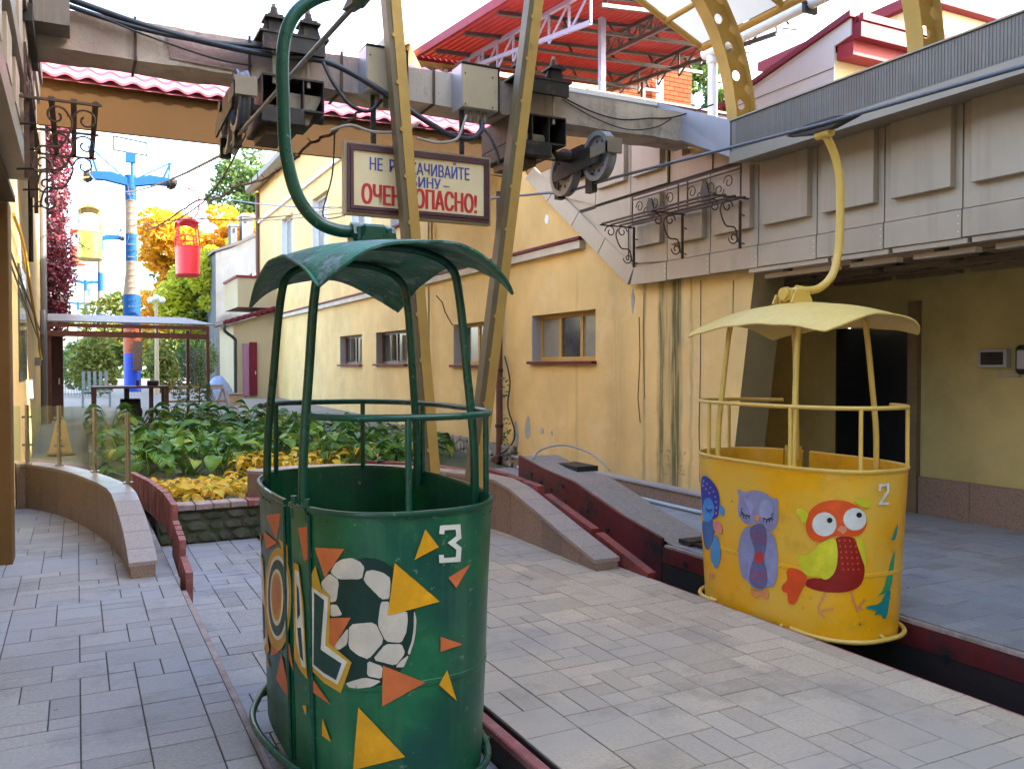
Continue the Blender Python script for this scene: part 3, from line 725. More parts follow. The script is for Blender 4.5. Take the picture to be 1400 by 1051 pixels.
for k in range(14):
    y = 6.24 - (k + 1) * .6
    MB().box(8.10, y + .003, -.01, 8.147, y + .597, .405).build('dado_slab', M_GRAN, arc)
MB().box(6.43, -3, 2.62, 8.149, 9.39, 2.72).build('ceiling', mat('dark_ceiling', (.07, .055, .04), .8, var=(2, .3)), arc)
cut = [6.66, 5.60, 4.95, 4.24, 3.56, 2.85, 2.1, 1.4, .7]
for k in range(len(cut) - 1):
    a, b = cut[k + 1] + .02, cut[k] - .02
    MB().box(6.06, a, 2.535, 6.13, b, 2.575).build('soffit_slat', M_CLAD, arc)
    MB().box(6.16, a - .0, 2.475, 6.24, b - .12, 2.515).build('soffit_slat', M_CLAD, arc)
mslat = mesh_of(MB().box(-.05, -.36, -.02, .05, .36, .02), 'ceiling_slat', mat('brown_slat', (.20, .13, .075), .6, rand=.3))
for i in range(7):
    for k in range(9):
        inst('ceiling_slat', mslat, None, arc, (6.45 + i * .25, 8.6 - k * .86 + (i % 2) * .4, 2.555 + (i % 3) * .012))
eb = empty('fuse_box', (8.14, 5.4, 1.67), 'pale electrical box with a dark window on the arcade wall', 'fuse box')
MB().box(8.07, 5.25, 1.585, 8.148, 5.54, 1.765, .006).build('casing', M_PALEG, eb); MB().box(8.06, 5.28, 1.61, 8.069, 5.51, 1.735).build('cover_window', M_DOOR, eb)
wl_ = empty('wall_lamp', (8.1, 5.13, 1.65), 'dark rimmed bulkhead lamp at the right edge of the arcade wall', 'lamp')
MB().box(8.06, 5.0, 1.52, 8.148, 5.17, 1.80, .03).build('rim', M_DARKST, wl_, 30); MB().box(8.045, 5.03, 1.57, 8.062, 5.135, 1.75, .008).build('diffuser', M_PALEG, wl_)
tag(MB().tube(smoothline([(8.13, 5.38, 1.53), (8.13, 5.33, 1.50), (8.13, 5.2, 1.51), (8.13, 5.15, 1.5)], 3), .012, 6).build('conduit', M_PALEG), 'short pale conduit below the electrical box', 'conduit')

# ================================================================== LEFT BUILDING
lb = empty('left_building', (-.65, 12, 0), 'yellow building at the left edge with clad overhang', 'building')
MB().box(-1.6, 8.3, -.1, -.655, 21.5, 6.6).build('wall', M_FAC2, lb)
MB().box(-1.6, 2.0, -.1, -.9, 8.3, 3.0).build('wall', M_FAC2, lb)
MB().box(-.80, 7.95, -.1, -.475, 8.28, 2.93, .008).build('column', mat('ochre_column', (.15, .08, .026), .6, spec=.2, var=(2, .2), streak=((.09, .05, .02), .5, 12)), lb)
MB().box(-.655, 8.3, -.05, -.615, 9.2, 3.0).build('pilaster', M_FAC2, lb)
MB().box(-.655, 10.2, -.05, -.625, 10.7, 3.0).build('pilaster', M_CREAM, lb)
MB().box(-.66, 12.5, 1.4, -.635, 14.2, 2.9).build('window', M_WGL, lb)
for (z0, z1, m_, dx) in ((2.95, 3.10, M_CLADL, 0), (3.12, 3.42, M_JOINT, -.05), (3.44, 3.56, M_CLADL, .02), (3.58, 3.95, M_JOINT, -.04), (3.97, 4.12, M_CLADL, .03), (4.14, 4.75, M_SEAM, .05)):
    MB().box(-.9, -2, z0, -.30 + dx, 7.2 if z0 < 3.5 else 8.9, z1).build('cladding_band', m_, lb)
for k in range(10):
    y = 2.2 + k * .72
    if y + .5 < 8.7:
        if y + .5 < 7.15: MB().box(-.35, y, 3.14, -.30, y + .4, 3.40).build('raised_panel', M_CLAD, lb)
        MB().box(-.34, y + .1, 3.60, -.285, y + .5, 3.93).build('raised_panel', M_CLAD, lb)
MB().box(-.9, -2, 2.90, -.42, 7.9, 2.945).build('soffit', mat('brown_soffit', (.10, .065, .03), .6, var=(2, .2)), lb)
MB().box(-.30, 7.0, 4.05, -.02, 7.28, 4.62).build('end_box', M_SEAM, lb); MB().box(-.45, 6.6, 3.9, -.24, 7.7, 4.02).build('end_bracket', M_DARKST, lb)
# downpipe and gas pipe
MB().tube(smoothline([(-.60, 20.2, 6.4), (-.60, 20.2, 2.9), (-.60, 20.2, 2.65), (-.60, 19.9, 2.5), (-.60, 19.9, .45)], 3), .075, 10).build('downpipe', mat('slate_pipe', (.085, .085, .09), .45), lb, 40)
MB().tube(smoothline([(-.58, 10.5, 3.2), (-.58, 12.5, 3.1), (-.58, 14.5, 2.6), (-.58, 16.8, 2.1), (-.58, 17.2, 1.9), (-.55, 17.2, 1.7)], 4), .02, 8).build('gas_pipe', mat('yellow_pipe', (.62, .36, .03), .5), lb, 60)
MB().tube([(-.57, 14.2, 4.4), (-.57, 14.2, 3.1)], .03, 8).build('vertical_pipe', M_DARKST, lb)
MB().box(-.655, 15.0, 1.1, -.60, 15.2, 1.4).box(-.655, 17.2, 1.6, -.56, 17.35, 1.75).build('meter_box', M_PALEG, lb)
MB().tube([(-.62, 9.3, 2.9), (-.62, 20.0, 2.2)], .012, 5).tube([(-.62, 9.3, 2.8), (-.62, 20.0, 1.9)], .01, 5).build('wires', M_BLK, lb)

# ================================================================== CROSSING BRIDGE WITH PINK TILES
br = empty('footbridge', (2.8, 13, 4.5), 'covered bridge with ochre fascia and wavy pink tile roof between the buildings', 'bridge')
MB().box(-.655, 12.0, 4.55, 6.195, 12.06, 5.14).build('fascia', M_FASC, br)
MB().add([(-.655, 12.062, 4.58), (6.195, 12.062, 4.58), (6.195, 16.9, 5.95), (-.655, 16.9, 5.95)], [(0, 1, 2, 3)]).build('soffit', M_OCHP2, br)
tu, tl = .2545, .275
ZE, YE, SL = 5.125, 11.86, 0.72
mt = MB(); V = []; F = []; nseg = 8
for j, (s_, lift) in enumerate(((0.010, .004), (0.0, .036), (.04, .037), (tl, .0))):
    for i in range(nseg + 1):
        x = tu * i / nseg; wv = .024 * math.sin(2 * PI * i / nseg)
        d = math.cos(math.atan(SL)) * s_
        V.append((x, d, d * SL + wv + lift - (0 if j else 0)))
for j in range(3):
    for i in range(nseg): F.append((j * (nseg + 1) + i, j * (nseg + 1) + i + 1, (j + 1) * (nseg + 1) + i + 1, (j + 1) * (nseg + 1) + i))
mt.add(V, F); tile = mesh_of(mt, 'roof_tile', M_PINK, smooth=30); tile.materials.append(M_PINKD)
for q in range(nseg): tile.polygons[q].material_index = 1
dy = math.cos(math.atan(SL)) * (tl - .012)
for r_ in range(11):
    for c_ in range(27):
        inst('roof_tile', tile, None, br, (-.66 + c_ * tu, YE + r_ * dy, ZE + r_ * dy * SL))
MB().add([(-.66, YE + .05, ZE - .03), (6.2, YE + .05, ZE - .03), (6.2, YE + 11 * dy, ZE + 11 * dy * SL - .03), (-.66, YE + 11 * dy, ZE + 11 * dy * SL - .03), (-.66, 16.9, 6.0), (6.2, 16.9, 6.0)], [(0, 1, 2, 3), (3, 2, 5, 4)]).build('roof_deck', M_PINK, br)

# ================================================================== CONCRETE BEAM
cb = empty('concrete_beam', (3, 7.5, 3.98), 'weathered concrete crossbeam carrying the cableway machinery', 'beam')
def beam():
    m = MB(); xs = [-.26 + i * .1 for i in range(63)]; V = []
    for x in xs:
        n = lambda k: math.sin(x * 7 + k) * .006 + random.uniform(-.004, .004)
        V += [(x, 7.30 + n(1), 3.975 + n(2)), (x, 7.30 + n(3) * .5, 4.275 + n(4) * .7), (x, 7.68, 4.275 + n(5) * .5), (x, 7.68, 3.975 + n(6))]
    F = []
    for i in range(len(xs) - 1):
        for j in range(4): F.append((i * 4 + j, i * 4 + (j + 1) % 4, (i + 1) * 4 + (j + 1) % 4, (i + 1) * 4 + j))
    F.append((0, 1, 2, 3)); k = (len(xs) - 1) * 4; F.append((k + 3, k + 2, k + 1, k))
    return m.add(V, F)
beam().build('beam', M_CONC, cb)
MB().prism([(.65, 4.22), (.68, 4.02), (1.30, 4.0), (1.36, 4.2), (1.0, 4.235)], 1, 7.286, 7.29).build('pink_render_patch', mat('pinkish_render', (.40, .27, .25), .9, var=(20, .2), bump=(60, .6)), cb)
for x in (.42, 1.28, 2.05, 2.9):
    MB().box(x, 7.275, 3.96, x + .02, 7.705, 3.972).box(x, 7.275, 3.973, x + .02, 7.287, 4.30).build('strap', M_IRON, cb)

# painted decoration: (name, layer, paint, outline as arc-length,height in thousandths)
GREEN_ART = [
('painted_triangle',5,'yel',"2942,944 2950,933 2959,922 2968,911 2977,900 2986,888 2996,877 2982,872 2968,867 2954,862 2941,857 2927,852 2914,846 2900,841 2906,854 2911,867 2916,880 2921,892 2926,905 2931,918 2936,931"),
('painted_triangle',5,'yel',"2829,836 2839,827 2849,818 2859,809 2870,800 2880,790 2891,781 2902,772 2912,763 2923,753 2934,744 2945,734 2956,724 2968,715 2979,705 2990,695 3002,685 2987,683 2972,682 2958,680 2943,678 2929,676 2914,674 2900,672 2886,670 2872,668 2858,666 2845,663 2831,661 2818,658 2804,655 2806,668 2808,681 2810,694 2811,707 2813,720 2815,732 2817,745 2818,758 2820,771 2822,784 2824,797 2825,810 2827,823"),
('painted_triangle',5,'yel',"2696,334 2706,325 2716,316 2726,307 2736,298 2746,288 2756,279 2765,269 2775,259 2784,249 2794,239 2804,228 2814,218 2823,207 2833,196 2843,186 2853,174 2863,163 2873,152 2859,151 2845,149 2830,148 2816,146 2803,143 2789,141 2775,138 2761,135 2747,132 2732,128 2718,124 2703,120 2688,115 2672,110 2674,123 2675,136 2677,150 2678,163 2680,176 2681,189 2682,203 2684,216 2685,229 2686,242 2688,256 2689,269 2691,282 2692,295 2693,308 2695,321"),
('painted_triangle',5,'yel',"3039,435 3045,420 3051,405 3057,390 3063,374 3069,359 3075,344 3082,328 3088,312 3074,326 3060,338 3046,351 3033,363 3020,375 3007,387 3015,399 3023,411 3031,423"),
('painted_triangle',5,'yel',"2523,266 2530,255 2537,244 2544,234 2551,223 2557,212 2564,201 2570,190 2553,194 2536,198 2518,201 2519,217 2520,234 2522,250"),
('painted_triangle',5,'yel',"2391,279 2426,288 2422,268 2418,248 2409,258 2400,268"),
('painted_triangle',5,'ora',"2492,869 2515,872 2536,874 2557,876 2576,877 2594,879 2612,880 2629,881 2645,882 2635,870 2625,858 2615,845 2604,833 2594,820 2583,808 2571,795 2559,782 2547,769 2540,782 2534,794 2527,807 2520,819 2513,832 2506,844 2499,857"),
('painted_triangle',5,'ora',"3138,798 3128,787 3117,777 3108,766 3098,756 3089,745 3080,734 3071,724 3059,738 3047,752 3036,765 3049,770 3062,775 3076,780 3091,785 3106,789 3121,794"),
('painted_triangle',5,'ora',"3008,560 3023,553 3039,546 3055,539 3071,532 3088,524 3106,515 3089,514 3072,513 3056,511 3040,509 3025,507 3010,505 3009,518 3009,532 3008,546"),
('painted_triangle',5,'ora',"2788,482 2801,476 2814,471 2827,465 2840,459 2853,452 2867,446 2880,440 2894,433 2908,426 2922,419 2936,412 2951,405 2938,400 2924,396 2911,391 2898,387 2885,382 2872,377 2860,372 2847,367 2834,362 2822,356 2810,351 2797,345 2785,339 2785,352 2785,365 2786,378 2786,391 2786,404 2786,417 2787,430 2787,443 2787,456 2787,469"),
('painted_triangle',5,'ora',"2563,630 2582,633 2601,636 2618,639 2635,641 2651,643 2667,645 2659,633 2652,621 2644,609 2635,596 2627,584 2618,572 2610,559 2601,547 2591,534 2560,533 2561,547 2561,561 2562,575 2562,589 2562,602 2562,616"),
('painted_triangle',5,'ora',"2464,393 2480,384 2495,376 2509,368 2523,359 2536,351 2549,342 2561,333 2573,324 2557,328 2540,332 2522,336 2503,339 2483,342 2462,345 2463,361 2464,377"),
('painted_triangle',5,'ora',"1899,900 2003,919 2096,935 2174,949 2162,932 2149,916 2137,899 2124,882 2110,865 2096,847 2081,830 2058,840 2033,850 2008,860 1981,870 1955,880 1927,890"),
('painted_triangle',5,'ora',"1818,824 1886,826 1946,826 2002,825 2055,825 2103,823 2037,804 1962,782 1882,759 1870,772 1858,785 1845,798 1832,811"),
('painted_triangle',5,'ora',"2387,926 2424,933 2457,940 2458,926 2460,913 2461,899 2463,886 2464,872 2466,858 2467,845 2468,831 2426,811 2422,823 2418,836 2414,849 2409,862 2405,875 2400,888 2396,900 2391,913"),
('painted_triangle',5,'ora',"2109,399 2120,387 2132,375 2142,363 2153,351 2164,339 2174,328 2184,316 2193,304 2203,292 2212,280 2221,268 2230,256 2239,244 2210,248 2180,252 2146,254 2110,256 2072,258 2030,259 1985,259 2005,280 2023,300 2042,320 2059,340 2076,360 2093,380"),
('painted_triangle',5,'ora',"2242,471 2249,458 2256,444 2263,430 2270,417 2276,403 2283,390 2289,376 2272,385 2254,394 2235,403 2215,411 2194,419 2219,446"),
('painted_triangle',5,'ora',"1912,406 1951,401 1988,395 2025,389 2059,383 1976,355 1883,324 1889,341 1895,357 1901,374 1906,390"),
('painted_triangle',5,'yel',"2128,843 2191,841 2246,838 2246,822 2247,806 2248,791 2249,775 2217,787 2182,798 2169,809 2156,820 2142,831"),
('painted_triangle',5,'yel',"1610,787 1743,788 1690,757 1610,720 1610,737 1610,753 1610,770"),
('painted_triangle',5,'yel',"1740,284 1777,278 1809,271 1838,263 1724,242 1732,263"),
('painted_ball',1,'ball',"2910,619 2910,606 2909,592 2908,579 2905,567 2903,554 2900,541 2896,530 2891,518 2886,507 2877,491 2868,476 2857,463 2846,450 2833,440 2820,429 2806,422 2792,414 2776,409 2761,404 2745,402 2729,400 2713,401 2696,402 2679,405 2662,409 2646,415 2628,421 2612,431 2596,439 2581,451 2565,463 2552,477 2539,491 2532,502 2526,513 2519,524 2515,537 2511,549 2507,561 2506,575 2505,588 2504,601 2506,615 2508,629 2510,643 2514,657 2519,671 2524,685 2532,698 2539,711 2546,725 2559,743 2572,761 2588,777 2603,793 2619,806 2634,819 2651,829 2667,838 2684,844 2699,850 2715,853 2731,855 2746,853 2762,852 2776,847 2791,841 2804,832 2818,824 2831,812 2843,800 2854,785 2866,770 2875,753 2884,736 2889,724 2893,711 2898,699 2901,685 2904,672 2907,659 2908,646 2909,632"),
('painted_ball_patch',2,'whi',"2580,800 2595,821 2602,828 2628,842 2639,846 2666,851 2676,851 2699,843 2706,839 2719,825 2720,817 2716,802 2713,786 2699,780 2682,779 2665,778 2648,776 2629,774 2610,775 2588,786 2583,789 2578,795"),
('painted_ball_patch',2,'whi',"2527,753 2546,768 2564,783 2578,786 2594,779 2611,772 2615,758 2613,745 2610,732 2608,718 2605,705 2599,694 2577,687 2568,690 2555,700 2542,709 2534,718 2528,730 2522,742"),
('painted_ball_patch',2,'whi',"2729,809 2746,813 2755,813 2768,810 2782,806 2791,802 2811,787 2814,774 2814,762 2813,749 2812,736 2811,723 2807,713 2786,712 2773,721 2764,731 2754,740 2745,749 2735,758 2726,767 2718,780 2725,803"),
('painted_ball_patch',2,'whi',"2784,704 2806,704 2810,697 2808,680 2807,662 2816,657 2832,660 2848,663 2865,666 2875,662 2877,647 2878,633 2877,621 2875,607 2873,592 2869,583 2863,572 2857,561 2846,558 2832,560 2819,562 2805,564 2793,574 2786,588 2779,602 2772,616 2770,636 2772,650 2774,664 2776,678 2778,692"),
('painted_ball_patch',2,'whi',"2673,622 2688,625 2703,627 2718,629 2732,631 2746,632 2764,624 2770,612 2776,600 2782,588 2788,575 2784,557 2774,546 2764,535 2753,523 2743,512 2729,504 2715,509 2700,513 2689,518 2675,526 2661,535 2655,549 2656,564 2656,579 2657,594 2658,608"),
('painted_ball_patch',2,'whi',"2805,556 2819,555 2834,554 2848,553 2858,548 2868,524 2865,513 2857,503 2848,493 2840,483 2824,481 2808,486 2792,491 2777,495 2761,499 2756,510 2765,520 2773,530 2782,539 2790,549"),
('painted_ball_patch',2,'whi',"2577,680 2602,682 2610,677 2619,665 2627,653 2622,647 2602,642 2580,638 2571,642 2572,658 2572,674"),
('painted_ball_patch',2,'whi',"2655,602 2653,587 2652,572 2650,557 2644,545 2630,536 2616,527 2606,524 2586,529 2593,541 2605,553 2615,565 2626,577 2636,588 2646,600"),
('painted_ball_patch',2,'whi',"2738,496 2752,491 2766,486 2780,481 2787,472 2785,456 2784,441 2775,436 2756,440 2737,443 2729,451 2729,464 2730,477 2730,490"),
('painted_ball_patch',2,'whi',"2654,417 2673,424 2691,430 2709,436 2728,438 2744,435 2759,432 2774,429 2778,425 2766,418 2754,411 2742,407 2724,404 2706,401 2693,399 2678,399 2662,399 2654,401 2644,411"),
('painted_ball_patch',2,'whi',"2882,505 2875,490 2868,475 2861,470 2838,472 2837,476 2852,492 2859,497 2880,509"),
('painted_ball_patch',2,'whi',"2904,660 2910,637 2911,626 2910,610 2909,594 2908,582 2905,569 2903,557 2900,546 2894,531 2889,516 2885,511 2880,517 2881,524 2886,538 2892,552 2895,564 2898,582 2900,599 2901,611 2901,624 2901,638 2901,646 2902,662"),
('painted_letter',6,'ochre',"2447,749 2459,763 2470,777 2482,791 2493,805 2499,792 2504,780 2510,767 2516,755 2521,742 2527,730 2544,723 2560,716 2576,709 2575,696 2574,682 2573,668 2572,654 2571,640 2570,626 2569,613 2568,599 2568,585 2567,571 2566,557 2565,543 2580,537 2594,531 2607,524 2620,518 2633,511 2646,504 2658,497 2670,489 2664,476 2658,461 2653,447 2647,433 2641,419 2635,405 2629,390 2622,376 2607,380 2591,384 2575,388 2557,392 2539,395 2524,402 2508,407 2492,413 2474,418 2456,424 2456,437 2456,450 2455,463 2455,476 2454,489 2454,502 2454,515 2453,528 2453,541 2452,554 2452,567 2452,580 2451,593 2451,606 2450,619 2450,632 2450,645 2449,658 2449,671 2448,684 2448,697 2448,710 2447,723 2447,736"),
('painted_letter',7,'whi2',"2462,724 2485,720 2507,716 2527,712 2546,708 2565,703 2563,690 2562,677 2560,664 2559,650 2558,637 2556,624 2555,611 2553,597 2552,584 2550,571 2549,557 2548,544 2546,531 2563,526 2579,520 2594,515 2609,509 2624,503 2638,496 2651,490 2644,476 2637,462 2630,447 2623,433 2616,418 2608,404 2591,408 2574,412 2556,415 2537,418 2520,424 2502,429 2484,435 2464,440 2464,453 2464,467 2464,480 2464,494 2464,507 2464,521 2464,535 2464,548 2463,562 2463,575 2463,589 2463,602 2463,616 2463,629 2463,643 2463,656 2462,670 2462,683 2462,697 2462,710"),
('painted_letter',8,'dark',"2482,709 2504,703 2524,697 2543,691 2542,677 2540,664 2538,650 2536,636 2534,622 2533,609 2531,595 2529,581 2527,567 2525,554 2524,540 2522,526 2520,512 2540,507 2559,502 2577,497 2595,492 2612,486 2628,480 2621,465 2615,449 2608,434 2602,418 2582,423 2560,428 2537,432 2517,438 2496,444 2474,449 2474,463 2475,477 2475,490 2476,504 2476,518 2477,532 2477,545 2478,559 2478,572 2478,586 2479,600 2479,613 2480,627 2480,641 2481,654 2481,668 2482,681 2482,695"),
('painted_letter',6,'ochre',"2336,791 2379,791 2382,778 2386,765 2389,752 2393,740 2396,727 2399,714 2403,701 2406,689 2409,676 2413,663 2414,650 2415,637 2417,623 2418,610 2420,597 2421,583 2422,570 2424,557 2425,544 2426,530 2428,517 2429,504 2430,490 2432,477 2433,464 2434,450 2436,437 2437,424 2439,405 2441,387 2423,393 2403,400 2383,406 2365,416 2347,425 2328,435 2328,448 2328,462 2329,476 2329,490 2329,504 2330,517 2330,531 2330,545 2331,559 2331,572 2331,586 2332,600 2332,614 2332,627 2332,641 2333,654 2333,668 2333,682 2334,696 2334,709 2334,723 2334,736 2335,750 2335,764 2335,777"),
('painted_letter',7,'whi2',"2347,769 2382,766 2385,752 2388,738 2390,725 2393,711 2396,698 2399,684 2402,670 2405,657 2407,643 2409,630 2410,616 2412,603 2413,589 2414,576 2416,562 2417,548 2418,535 2420,521 2421,508 2422,494 2424,481 2425,467 2426,454 2428,440 2429,426 2400,424 2392,436 2384,449 2377,461 2369,474 2361,486 2353,499 2352,512 2352,526 2352,539 2352,553 2351,566 2351,580 2351,593 2350,607 2350,620 2350,634 2349,648 2349,661 2349,674 2348,688 2348,702 2348,715 2348,728 2347,742 2347,756"),
('painted_letter',8,'dark',"2363,720 2380,704 2382,691 2383,678 2385,664 2386,651 2388,638 2389,625 2390,612 2366,587 2366,601 2365,614 2365,627 2365,640 2364,654 2364,667 2364,680 2363,693 2363,706"),
('painted_letter',8,'dark',"2364,558 2397,566 2398,552 2400,539 2402,526 2404,513 2406,499 2408,486 2410,473 2412,460 2414,446 2386,459 2383,473 2380,487 2377,501 2374,516 2370,530 2367,544"),
('painted_letter',6,'ochre',"2283,644 2280,626 2277,608 2272,589 2266,571 2258,553 2249,534 2238,517 2226,500 2197,468 2162,440 2121,416 2075,396 2025,383 1973,376 1922,376 1875,384 1832,400 1815,411 1796,422 1783,437 1769,451 1763,469 1757,487 1759,508 1762,528 1772,550 1782,573 1798,595 1814,618 1834,640 1853,661 1876,682 1898,701 1945,736 1994,766 2045,788 2092,804 2135,811 2173,811 2205,804 2232,789 2253,769 2261,756 2269,743 2274,728 2279,713 2281,697 2284,680 2283,662"),
('painted_letter',7,'whi2',"2259,644 2256,627 2252,610 2246,592 2240,575 2230,558 2221,541 2195,510 2163,482 2125,458 2081,440 2033,427 1984,422 1938,425 1897,435 1863,454 1851,467 1839,480 1833,496 1827,512 1828,530 1829,549 1837,569 1845,589 1859,609 1872,629 1890,649 1908,668 1949,703 1995,733 2042,756 2088,772 2130,779 2167,779 2198,771 2222,756 2240,734 2247,721 2253,708 2256,692 2259,677 2259,661"),
('painted_letter',8,'dark',"2239,640 2236,624 2233,609 2227,593 2221,577 2204,547 2181,518 2152,493 2118,472 2080,456 2039,445 1998,441 1959,444 1925,455 1897,472 1878,496 1873,511 1869,525 1870,542 1871,558 1877,576 1883,594 1894,612 1905,630 1935,664 1970,695 2009,721 2049,742 2089,756 2125,762 2157,762 2185,755 2206,741 2223,722 2234,698 2237,684 2239,670 2239,655"),
('painted_letter',9,'whi2',"2193,632 2186,605 2174,577 2156,551 2133,528 2105,509 2073,495 2040,486 2006,485 1976,490 1952,502 1935,521 1926,545 1927,573 1937,603 1956,633 1981,661 2011,685 2044,704 2077,717 2108,723 2135,722 2158,714 2175,700 2187,681 2193,658"),
('painted_letter',10,'ochre',"2169,629 2163,603 2152,578 2135,555 2113,534 2088,519 2060,509 2032,505 2006,509 1984,519 1969,536 1962,558 1962,583 1971,610 1988,637 2010,662 2036,683 2063,698 2090,706 2115,708 2136,703 2153,691 2164,674 2170,653"),
('painted_letter',11,'ora2',"2145,626 2139,604 2128,582 2112,562 2092,545 2070,534 2046,528 2024,529 2006,536 1992,550 1985,569 1986,591 1994,615 2008,638 2027,659 2049,676 2072,687 2094,691 2114,689 2129,680 2140,666 2145,648"),
('painted_letter',6,'ochre',"1612,720 1610,701 1707,701 1759,693 1759,678 1760,663 1761,648 1762,632 1762,618 1763,602 1764,587 1764,572 1765,557 1766,542 1771,527 1777,512 1782,497 1788,482 1793,467 1798,452 1803,437 1808,422 1812,407 1817,392 1822,377 1826,362 1844,351 1862,340 1740,287 1688,290 1595,281 1596,299 1596,315 1596,331 1596,347 1596,363 1595,379 1595,395 1595,411 1595,427 1594,443 1594,459 1594,475 1594,491 1594,507 1593,523 1593,539 1593,556 1593,572 1592,588 1592,604 1592,620 1592,636 1592,652 1592,668 1612,688 1612,704"),
('painted_letter',7,'whi2',"1648,671 1708,667 1748,658 1747,641 1747,624 1747,606 1747,589 1747,572 1746,555 1746,538 1751,522 1755,507 1759,492 1764,476 1768,461 1772,446 1776,430 1780,415 1784,400 1787,384 1791,369 1795,354 1668,292 1656,305 1640,317 1608,325 1594,338 1594,355 1594,372 1594,389 1594,405 1593,421 1593,437 1593,453 1592,469 1592,484 1592,500 1592,516 1591,532 1591,548 1591,564 1590,580 1620,602 1630,620 1637,637 1643,654"),
('painted_letter',8,'dark',"1646,492 1751,495 1753,479 1755,463 1757,448 1759,432 1761,416 1762,400 1764,384 1766,368 1653,327 1653,343 1652,360 1651,376 1650,393 1650,409 1649,426 1648,442 1647,459 1646,476"),
('painted_number',6,'whi2',"3016,920 3017,934 3032,934 3047,933 3063,932 3066,909 3054,902 3042,895 3030,889 3042,879 3055,870 3068,860 3067,847 3066,834 3049,835 3033,836 3016,837 3016,848 2996,850 2997,835 2998,821 3015,820 3032,819 3050,818 3068,816 3088,815 3089,832 3090,848 3091,865 3077,875 3064,885 3076,892 3090,898 3087,915 3085,932 3083,949 3065,950 3048,951 3031,951 3014,952 2998,952 2997,938 2996,923")]
